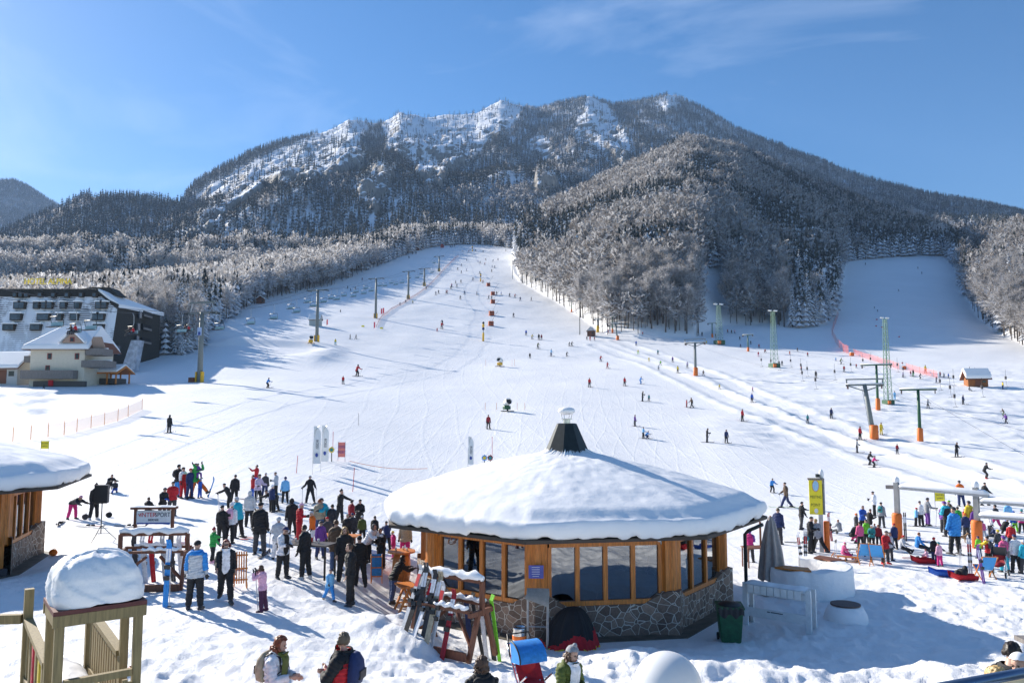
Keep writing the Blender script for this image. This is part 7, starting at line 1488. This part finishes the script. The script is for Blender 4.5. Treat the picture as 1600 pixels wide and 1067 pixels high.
def tow_line(pts, label, r_=.03):
    P_ = [p+Vector((0, 0, h*.86)) for p, h in pts]; Q = []
    for a, c in zip(P_[:-1], P_[1:]):
        for i in range(8): f = i/8; v = a.lerp(c, f); v.z -= .8*4*f*(1-f); Q.append(v)
    Q.append(P_[-1]); b = MB(); b.tube(Q, r_, 5); o = b.build('tow_cable', M('steel_rope', (.07, .07, .075), .5, .5)); tag(o, label, 'cable'); return Q
ext = lambda a, b_, f: (a[0]+(a[0]-b_[0])*f, a[1])
q1 = tow_line([ext(TBL[1], TBL[0], .9), TBL[1], TBL[0], TBL[6]], 'tow cable running over the grey pylons', .014); q2 = tow_line([ext(TBL[2], TBL[3], 3.2), TBL[2], TBL[3], TBL[4], TBL[5]], 'tow cable running over the green pylons', .014)
def tow_bar(px, py, label, grp):
    p = hit(px, py); b = MB(); h = 4.6; b.tube([(0, 0, h), (0, 0, h-1.2)], .025, 5); b.tube([(0, 0, h-1.2), (.1, 0, 1.9), (.25, 0, 1.5)], .02, 5); b.slot(1); b.box((0, 0, h-1.5), (.3, .2, .6)); b.slot(0); b.tube([(-.3, 0, 1.4), (.55, 0, 1.5)], .03, 5); o = b.build('tow_bar', [DARKM, M('tow_reel', (.1, .09, .09), .6)], None, loc=p+Vector((0, 0, .6))); tag(o, label, 'tow bar', grp)
for x, y in [(1190,586),(1205,588),(1218,592),(1236,588),(1252,597),(1262,604),(1305,610),(1330,596),(1349,587),(1361,584),(1403,596),(1412,604),(1470,628),(1486,640),(1491,620),(1493,657),(1536,640),(1573,622),(1275,626),(1254,612)]: tow_bar(x, y, 'thin tow bar hanging over the churned snow of the right slope', 'tow bars of the right slope')
# ------------------------------------------------------------------ nets, fences, slalom poles, flags
def net_mat(name, c, dens):
    m, n, p, l = nodes(name); p.inputs['Base Color'].default_value = c+(1,); p.inputs['Roughness'].default_value = .7; o = n.nodes['Material Output']; tr = n.nodes.new('ShaderNodeBsdfTransparent'); mx_ = n.nodes.new('ShaderNodeMixShader'); mx_.inputs[0].default_value = dens; l(tr.outputs[0], mx_.inputs[1]); l(p.outputs[0], mx_.inputs[2]); l(mx_.outputs[0], o.inputs[0]); return m
def net(pts, h, label, m, pole, every=1, sub=6):
    W = [hit(*q) for q in pts]; t = thing('net_fence', label, 'net fence', W[0]); o0 = W[0]; b = MB(); P_ = []
    for a, c in zip(W[:-1], W[1:]):
        for i in range(sub): v = a.lerp(c, i/sub); v.z = gz(v.x, v.y); P_.append(v-o0)
    P_.append(W[-1]-o0); V = [x for p in P_ for x in (p+Vector((0, 0, .05)), p+Vector((0, 0, h)))]; F = [(2*i, 2*i+2, 2*i+3, 2*i+1) for i in range(len(P_)-1)]; b.add(V, F); b.build('netting', m, t)
    for i in range(0, len(P_), every): b = MB(); b.tube([P_[i]+Vector((0, 0, -.2)), P_[i]+Vector((0, 0, h+.15))], .03, 5); b.build('stake', pole, t)
    return t
NETO = net_mat('orange_net', (.85, .35, .12), .3); NETR = net_mat('red_net', (.75, .14, .1), .32); NETR2 = net_mat('dark_red_net', (.4, .12, .12), .42); STK = M('orange_stake', (.7, .25, .06), .6)
net([(-20,697),(20,690),(48,687),(75,683),(100,680),(120,675),(142,669),(163,664),(184,658),(200,651),(222,640)], 1.25, 'orange net fence round the bright snow field on the left', NETO, STK, 1, 1)
net([(1310,493),(1304,510),(1300,524),(1308,540),(1318,550),(1326,553)], 2.6, 'red safety net running down the edge of the shaded piste', NETR, STK, 2, 3); net([(1334,553),(1352,560),(1372,566),(1392,572),(1405,577)], 1.6, 'red safety net below the shaded piste left of the lattice mast', NETR, STK, 2, 3); net([(1416,577),(1432,582),(1448,586),(1465,591)], 1.6, 'red safety net below the shaded piste left of the kiosk', NETR, STK, 2, 3)
net([(588,512),(592,503),(597,495),(612,484),(632,474),(652,461),(668,449),(684,433),(700,415),(716,400)], 1.1, 'long dark red fence between the lifts and the main run', NETR2, DARKM, 4, 4)
net([(800,404),(800,415),(803,430),(812,440)], 1.6, 'pale fence at the upper right edge of the run', net_mat('white_net', (.8, .8, .82), .7), DARKM, 4, 3)
net([(465,742),(500,722)], .5, 'thin orange rope fence by the feather flags', net_mat('rope_net', (.85, .3, .15), .25), STK, 6, 6) if False else None
for i, (x, y, h, l) in enumerate([(463,739,27,'leaning slalom pole at the left of the feather flags'),(551,768,37,'red slalom pole right of the salmon banner'),(520,704,30,'slim slalom pole behind the green centred flower'),(560,665,20,'lone grey slalom pole high on the left slope'),(769,712,30,'thin red slalom pole behind the pavilion roof')]):
    p = hit(x, y); k = pxm(p); b = MB(); b.tube([(0, 0, -.1), (.06*h/k if i < 2 else 0, 0, h/k)], .022, 6); o = b.build('slalom_pole', cloth('red') if i != 3 else cloth('charcoal'), None, loc=p); tag(o, l, 'slalom pole')
for x, y in [(758,640),(776,640),(808,640),(820,640),(759,572),(800,572),(804,572)]:
    p = hit(x, y); b = MB(); b.tube([(0, 0, -.1), (0, 0, 11/pxm(p))], .035, 5); o = b.build('marker_stake', STK, None, loc=p); tag(o, 'thin orange stake marking off a snow gun', 'stake', 'stakes round the snow guns')
for i, (x, y, h, l) in enumerate([(598,491,10,'right hand pink flag of the pair at the slope fence'),(595,492,10,'left hand pink flag of the pair at the slope fence'),(584,514,11,'pink flag at the lower end of the slope fence'),(510,509,10,'pink flag right of the second pylon')]):
    p = hit(x, y); k = pxm(p); t = thing('flag', l, 'flag', p); b = MB(); b.tube([(0, 0, -.1), (0, 0, h/k)], .04, 5); b.build('pole', STEEL, t); b = MB(); b.sheet(lambda i_, j: (i_*2.2/k, .02*math.sin(j*6), h/k*(.15+.85*j)), 3, 6); b.build('cloth', M('flag_pink', (.85, .12, .14), .7), t)
for i, (x, y, l) in enumerate([(567,511,'small yellow marker board on the left of the slope fence'),(596,514,'small yellow marker board at the tip of the slope fence')]): p = hit(x, y); k = pxm(p); b = MB(); b.box((0, 0, 1.6/k), (4.5/k, .1, 2.2/k)); b.box((-1.5/k, 0, .3/k), (.4/k, .1, 1/k)); b.box((1.5/k, 0, .3/k), (.4/k, .1, 1/k)); tag(b.build('marker_board', YEL, None, loc=p), l, 'marker board')
for x, y in [(1378,512),(1369,510),(1405,527),(1370,500),(1410,568)]: p = hit(x, y); k = pxm(p); b = MB(); b.box((0, 0, .9/k), (2.4/k, .1, 1.5/k)); b.box((0, 0, .2/k), (.3/k, .1, .5/k)); tag(b.build('gate_flag', cloth('red'), None, loc=p), 'small red gate flag on the right piste', 'gate flag', 'red gate flags on the right piste')
for i, (x, y, s, l) in enumerate([(1331,556,6.5,'rust red cushion at the bottom of the red net'),(1413,577,6,'orange cushion between the red nets'),(1297,464,4,'tiny red cushion at the top of the net')]): p = hit(x, y); k = pxm(p); t = thing('crash_cushion', l, 'crash cushion', p, R(20)); b = MB(); b.box((0, 0, s*.42/k), (s/k, s*.6/k, s*.85/k)); bevel(b.build('cushion', ORG, t), .15, 2); b = MB(); b.box((0, 0, s*.88/k), (s*.9/k, s*.5/k, s*.1/k)); b.build('snow_cap', SNOW, t)
# ------------------------------------------------------------------ hotel, house, shelter, chalets
def shingle_snow():
    m, n, p, l = nodes('snowed_shingles'); c = n.nodes.new('ShaderNodeTexCoord'); sp = n.nodes.new('ShaderNodeSeparateXYZ'); l(c.outputs['Object'], sp.inputs[0]); wv = n.nodes.new('ShaderNodeTexWave'); wv.bands_direction = 'Z'; wv.inputs['Scale'].default_value = .75; wv.inputs['Distortion'].default_value = .4; l(c.outputs['Object'], wv.inputs['Vector'])
    t = _noise(n, l, .22, 6, .65, stretch=(1, 1, .4)); f = _ramp(n, l, t.outputs[0], (0, 0, 0), (1, 1, 1), .46, .54); w2 = _ramp(n, l, wv.outputs[0], (0, 0, 0), (1, 1, 1), .35, .6); h = n.nodes.new('ShaderNodeMapRange'); h.inputs[1].default_value = 4; h.inputs[2].default_value = 14; h.inputs[3].default_value = .3; h.inputs[4].default_value = 1; l(sp.outputs[2], h.inputs[0])
    mu = n.nodes.new('ShaderNodeMath'); mu.operation = 'MULTIPLY'; l(f.outputs[0], mu.inputs[0]); l(w2.outputs[0], mu.inputs[1]); m2 = n.nodes.new('ShaderNodeMath'); m2.operation = 'MULTIPLY'; l(mu.outputs[0], m2.inputs[0]); l(h.outputs[0], m2.inputs[1]); mz = n.nodes.new('ShaderNodeMix'); mz.data_type = 'RGBA'; mz.inputs['A'].default_value = (.84, .86, .9, 1); mz.inputs['B'].default_value = (.035, .032, .028, 1); l(m2.outputs[0], mz.inputs['Factor']); l(mz.outputs['Result'], p.inputs['Base Color']); p.inputs['Roughness'].default_value = .8; return m
def hotel():
    Yb = 163.0; ybase = 13.4; cx = at(166, 566, Yb).x; t = thing('hotel', 'large dark hotel with a steep snow streaked front and yellow roof lettering', 'hotel', (cx, Yb, ybase)); Lx = 38.0
    zt = at(0, 478, Yb+5).z-ybase; zr = at(0, 449, Yb+12).z-ybase; zk = at(250, 492, Yb+28).z-ybase
    dx = at(184, 478, Yb+5).x-cx; A = [Vector((0, 0, -3)), Vector((dx, 5, zt)), (lambda q_: Vector((q_.x-cx, q_.y-Yb, q_.z-ybase)))(at(153, 455, Yb+6.2)), Vector((at(250, 492, Yb+28).x-cx, 28, zk)), Vector((at(251, 556, Yb+28).x-cx, 28, -3))]
    B = [a+Vector((-Lx, 0, 0)) for a in A]; B[2] = A[2]+Vector((-34, 0, 0)); B[1] = B[2]-Vector((1, .2, 1))
    b = MB(); b.add([A[0], B[0], B[1], B[2], A[2], A[1]], [(0, 1, 2, 3, 4, 5)]); b.build('snowy_facade', shingle_snow(), t)
    b = MB(); b.add([A[0], A[1], A[3], A[4], B[0], B[1], B[3], B[4]], [(0, 1, 2, 3), (4, 7, 6, 5), (3, 2, 6, 7)]); b.build('end_wall', DARKW, t)
    b = MB(); up = Vector((0, 0, .15)); b.add([B[2]+Vector((0, -.6, -1.3)), A[2]+Vector((1.2, -.6, -1.3)), A[2]+Vector((.3, -.3, .35)), B[2]+Vector((0, -.3, .35)), A[1]+Vector((.3, -.4, -.9)), A[1]+Vector((.4, -.3, .3))], [(0, 1, 2, 3), (1, 4, 5, 2)]); b.build('fascia', DARKW, t)
    b = MB(); a1, a3 = A[1]+Vector((.5, .2, 1.2)), A[3]+Vector((.8, .4, 1.0)); b1, b3 = B[1]+Vector((0, .2, 1.2)), B[3]+Vector((0, .4, 1.0)); a1 = A[1]+Vector((.4, -.3, .4)); a3 = A[3]+Vector((.8, .4, .6)); a2 = A[2]+Vector((.3, -.4, .5)); b2 = B[2]+Vector((0, -.4, .5)); bk = b2+Vector((0, 22, -.5)); b.add([a1, a3, a2, b2, bk], [(0, 1, 4, 3, 2)]); r_ = b.build('roof', SNOW, t)
    b = MB(); b.add([a1, a3, a3-Vector((0, 0, .8)), a1-Vector((0, 0, .8)), a2, a2-Vector((0, 0, .5))], [(0, 1, 2, 3), (4, 0, 3, 5)]); b.build('verge_board', SNOW, t)
    b = MB(); rc = A[2]+Vector((0, 4, .4)); b.prism([rc+Vector((-9, -1, -.2)), rc+Vector((3.0, -1, -.9)), rc+Vector((1.0, -1, .9)), rc+Vector((-2.5, -1, 1.0)), rc+Vector((-7, -1, .4))], (0, 4, 0)); b.build('roof_housing', DARKW, r_)
    # front windows: rows follow the leaning facade
    def fp(px, py): 
        # intersection with facade plane
        n_ = (A[1]-A[0]).cross(Vector((1, 0, 0))).normalized(); u, v = uv(px, py); dr = Vector((u, 1, v)); o = Vector((0, 0, CAMZ))-Vector((cx, Yb, ybase)); s = (A[0]-o).dot(n_)/dr.dot(n_); return o+dr*s
    rows = [(461, [(25, 5), (34, 5), (43, 5), (64, 5), (85, 5), (106, 5), (128, 5), (149, 5)], 6), (477, [(28, 8), (36, 7), (58, 7), (70, 6), (79, 7), (100, 7), (122, 7), (155, 7), (164, 7)], 10), (495, [(26, 15), (69, 17), (94, 7), (117, 10), (150, 8), (159, 8)], 10), (511, [(15, 16), (57, 14), (155, 14)], 9)]
    for y, lst, hh in rows:
        for x, wd in lst:
            c = fp(x, y+hh/2); k = FPX/(c.y+Yb); w_ = wd/k; h_ = hh/k*.9; b = MB(); b.box((c.x, c.y-.1, c.z+h_/2), (w_+.3, 1.0, h_+.25)); w2 = b.build('window', M('window_surround', (.05, .035, .022), .7), t); b = MB(); b.box((c.x, c.y-.62, c.z+h_/2), (w_, .06, h_)); b.build('pane', M('hotel_pane', (.07, .09, .11), .15, var=.6, scale=.6), w2)
            if y > 462: b = MB(); b.box((c.x, c.y-.15, c.z+h_+.3), (w_+.7, 1.1, .3)); b.build('window_snow', SNOW, w2)
    for i, (x, y, wd, hh) in enumerate([(215, 492, 4, 11), (213, 511, 4, 11), (226, 492, 14, 9), (226, 512, 14, 9), (226, 533, 14, 9), (212, 530, 4, 10), (184, 548, 4, 14)]):
        f = (x-168)/84; c = Vector((A[0].x+(A[4].x-A[0].x)*f, 28*f-.4, at(x, y, Yb+28*f).z-ybase)); k = FPX/(Yb+c.y); b = MB(); d = (A[4]-A[0]); d.z = 0; d.normalize(); nn = Vector((d.y, -d.x, 0)); e = c+nn*.1; l_ = wd/k/max(.25, abs(d.x+d.y*(-.5))) if False else wd/k*2.2
        b.bar(e-d*l_/2, e+d*l_/2, .3, hh/k); w2 = b.build('window' if wd < 8 else 'balcony', M('balcony_dark', (.012, .011, .01), .8) if wd > 8 else M('hotel_pane', (.16, .2, .24), .1, var=.4, scale=.6), t)
        if wd > 8: b = MB(); b.bar(e-d*l_/2+nn*.3-Vector((0, 0, hh/k*.3)), e+d*l_/2+nn*.3-Vector((0, 0, hh/k*.3)), .12, hh/k*.35); b.build('balcony_rail', WEATH, w2)
    b = MB(); q = at(204, 570, 161)-Vector((cx, Yb, ybase)); b.prism([q+Vector((-1.9, 0, -1)), q+Vector((.8, 0, -1)), q+Vector((1.2, 1, 5.2)), q+Vector((-.6, 1, 5.2))], (0, 2.0, 0)); b.build('stair_tower', M('snowy_slate', (.4, .42, .46), .7, var=.4, scale=1.2), t)
    ls = at(75, 440, Yb+7.5); sg = thing('hotel_roof_sign', 'yellow letters on the hotel roof', 'sign', (ls.x, ls.y, ls.z)); sg['label'] = 'row of yellow letters standing along the hotel roof edge'; text('HOTEL ALPINA', 'letters', M('mustard_letter', (.8, .62, .06), .6), sg, (0, 0, 0), 1.85, ext=.12, sx=.84)
    b = MB(); b.bar((-4.6, .1, -.75), (4.6, .1, -.75), .06, .06); [b.bar((x, .1, -.7), (x, .1, -2.2), .05, .05) for x in (-4, -2, 0, 2, 4)]; b.build('sign_frame', DARKM, sg)
hotel()
def house():
    Y = 133.0; p = at(95, 606, Y); k = FPX/Y; t = thing('white_house', 'white house with hipped snow roof, small gable and grey balconies', 'house', (p.x, Y, p.z-.5)); q = lambda px, py: ((px-95)/k, (606-py)/k)
    x0, x1, zb, ze = q(45, 0)[0], q(130, 0)[0], 0, q(0, 541)[1]; D = 9.5; b = MB(); b.box(((x0+x1)/2, D/2, ze/2), (x1-x0, D, ze)); b.build('wall', STUCCO, t)
    zr = q(0, 507)[1]; xr0, xr1 = q(63, 0)[0], q(132, 0)[0]; e = .9; X0, X1 = x0-1.2, q(140, 0)[0]
    b = MB(); V = [(X0, -e, ze-.1), (X1, -e, ze-.1), (X1, D+e, ze-.1), (X0, D+e, ze-.1), (xr0, D/2, zr), (xr1, D/2, zr)]; F = [(0, 1, 5, 4), (1, 2, 5), (2, 3, 4, 5), (3, 0, 4), (3, 2, 1, 0)]; b.add(V, F); r_ = b.build('roof', DWOOD, t)
    def ln(a, c, f): return Vector(a).lerp(Vector(c), f)
    sn = MB(); lift = Vector((0, 0, .85)); inset = [Vector(v)*1.0 for v in V]; VV = [Vector(v)+Vector((0, 0, .02)) for v in V[:4]]+[Vector(V[0])+lift+Vector((.25, .25, 0)), Vector(V[1])+lift+Vector((-.25, .25, 0)), Vector(V[2])+lift+Vector((-.25, -.25, 0)), Vector(V[3])+lift+Vector((.25, -.25, 0)), Vector(V[4])+lift+Vector((.5, 0, 0)), Vector(V[5])+lift]
    sn.add(VV, [(0, 1, 5, 4), (1, 2, 6, 5), (2, 3, 7, 6), (3, 0, 4, 7), (4, 5, 9, 8), (5, 6, 9), (6, 7, 8, 9), (7, 4, 8), (3, 2, 1, 0)]); bevel(sn.build('roof_snow', SNOW, r_), .22, 3)
    gx, gz0 = q(113, 530); b = MB(); b.prism([(gx-1.9, -.55, gz0-.1), (gx+1.7, -.55, gz0-.1), (gx-.1, -.55, gz0+1.75)], (0, 4, 0)); g = b.build('gable', M('pinkish_boards', (.4, .27, .2), .7), t); b = MB(); b.box((gx-.1, -.6, gz0+.45), (.75, .08, .8)); w2 = b.build('window', M('red_frame', (.3, .05, .04), .6), g); b = MB(); b.box((gx-.1, -.65, gz0+.4), (.55, .03, .6)); b.build('pane', PANE, w2)
    for s in (-1, 1): b = MB(); b.prism([(gx-.1, -.9, gz0+1.9), (gx-.1+s*2.2, -.9, gz0-.2), (gx-.1+s*2.2, -.9, gz0+.15), (gx-.1, -.9, gz0+2.35)], (0, 4.2, 0)); b.build('gable_snow', SNOW, g)
    for x, y in ((75, 552), (118, 552), (73, 571)): c = q(x, y); b = MB(); b.box((c[0], -.04, c[1]), (.72, .1, 1.05)); w2 = b.build('window', M('red_frame', (.3, .05, .04), .6), t); b = MB(); b.box((c[0]+.05, -.1, c[1]), (.5, .04, .85)); b.build('pane', PANE, w2)
    for x, y, w_ in ((147, 545, 26), (147, 564, 38)): c = q(x, y); b = MB(); b.box((c[0], 1.2, c[1]), (w_/k, 3.6, 1.15)); b.build('balcony', WEATH, t); b = MB(); b.box((c[0], 1.2, c[1]+.66), (w_/k, .5, .16)); b.build('balcony_snow', SNOW, t)
    c = q(146, 530); b = MB(); b.prism([(c[0]-1.5, .6, c[1]-.9), (c[0]+1.3, .6, c[1]-.9), (c[0]+.6, .6, c[1]+1.0), (c[0]-.8, .6, c[1]+1.0)], (0, .3, 0)); b.build('attic_window', M('pinkish_boards', (.4, .27, .2), .7), t)
    c = q(80, 581); b = MB(); b.box((c[0], -.8, c[1]), (82/k, 1.6, 13/k)); b.build('terrace_rail', WEATH, t); b = MB(); b.box((q(95, 0)[0], -.3, q(0, 597)[1]), (80/k, .7, 12/k)); b.build('basement', M('dark_basement', (.1, .09, .08), .8), t); b = MB(); b.box((q(83, 0)[0], -.75, q(0, 594)[1]), (7/k, .2, 9/k)); b.build('door', cloth('red'), t)
    c = q(33, 552); b = MB(); b.box((q(38, 0)[0], 2, q(0, 556)[1]), (12/k, 3, 10/k)); b.build('balcony', WEATH, t)
house()
def shelter():
    p = hit(160, 600); k = pxm(p); t = thing('wooden_shelter', 'open orange timber shelter with a snowy saddle roof below the hotel', 'shelter', p, R(-12)); W = 8.2; 
    for x in (-4, -2.2, .2, 2.2, 4): 
        for y in (-1.6, 1.8): b = MB(); b.box((x, y, 1.0), (.2, .2, 2.2)); b.build('post', WOOD, t)
    b = MB(); b.prism([(-4.6, -2.2, 1.75), (-4.6, 0, 2.9), (-4.6, 2.4, 1.75), (-4.6, 2.4, 1.95), (-4.6, 0, 3.1), (-4.6, -2.2, 1.95)], (9.2, 0, 0)); r_ = b.build('roof', WOOD, t); b = MB(); b.prism([(-4.6, -2.15, 1.96), (-4.6, 0, 3.11), (-4.6, 2.35, 1.96), (-4.6, 2.3, 2.35), (-4.6, 0, 3.55), (-4.6, -2.1, 2.35)], (9.2, 0, 0)); bevel(b.build('roof_snow', SNOW, r_), .15, 3); b = MB(); b.box((0, 0, .5), (7.6, 2.6, .9)); b.build('stored_goods', M('dark_basement', (.1, .09, .08), .8), t); b = MB(); b.prism([(4.62, -2.2, 1.7), (4.62, 0, 2.9), (4.62, 2.4, 1.7), (4.62, 2.4, 1.9), (4.62, 0, 3.2), (4.62, -2.2, 1.9)], (.12, 0, 0)); b.build('barge_board', WOOD, t)
shelter()
def chalet(px, py, wpx, hpx, label, rz=0, dep=1.0):
    t, p, k = snowroof_hut(px, py, wpx, hpx, dep, rz, M('chalet_plaster', (.5, .5, .48), .8, var=.1), label, 'chalet', 'chalet', True, .8, .5, False); return t
chalet(20, 600, 52, 46, 'small plaster chalet with steep snow roof at the left border', R(-10), .8); chalet(14, 575, 60, 52, 'grey chalet half hidden behind the small plaster chalet', R(12), .6)
t, p, k = snowroof_hut(2, 545, 60, 88, .5, 0, DARKW, 'dark snow roofed hotel wing at the left border', 'hotel_wing', 'building', False, .6, .6, False)
snowroof_hut(407, 474, 12, 11, .7, R(10), BROWNH, 'small wooden hut under the left forest edge', snow=.4)

snowroof_hut(493, 509, 17, 17, .6, R(-8), M('pale_cabin', (.4, .44, .42), .7, var=.1), 'pale grey lift cabin beside the second chairlift pylon', 'cabin', 'cabin', False, .3, .3, False)
p = hit(102, 731); k = pxm(p); b = MB(); b.box((0, 0, 5/k), (30/k, .5, 11/k)); b.box((0, 0, 11/k), (32/k, .8, 1.2/k)); o = b.build('low_wall', WHITEP, None, loc=p, rotz=R(-6)); tag(o, 'low white wall end showing beyond the left pavilion roof', 'wall')
a, c = hit(546, 739), hit(668, 750); b = MB(); b.tube([a.lerp(c, i/8)+Vector((0, 0, .9-.25*math.sin(math.pi*i/8))) for i in range(9)], .018, 5); o = b.build('rope_line', ORG); tag(o, 'thin orange rope strung behind the pavilion roof', 'rope')

# ------------------------------------------------------------------ the air between the viewer and the mountain
b = MB(); b.box((0, 1950, 420), (9600, 4700, 880)); m = bpy.data.materials.new('air'); m.use_nodes = True; n = m.node_tree; n.nodes.clear(); o_ = n.nodes.new('ShaderNodeOutputMaterial'); v = n.nodes.new('ShaderNodeVolumePrincipled')
v.inputs['Color'].default_value = (0.45, 0.66, 1.0, 1); v.inputs['Density'].default_value = 0.0001; v.inputs['Anisotropy'].default_value = 0.0; n.links.new(v.outputs[0], o_.inputs['Volume'])
o = b.build('haze', m); o['kind'] = 'stuff'; o['label'] = 'thin blue haze of the mountain air'
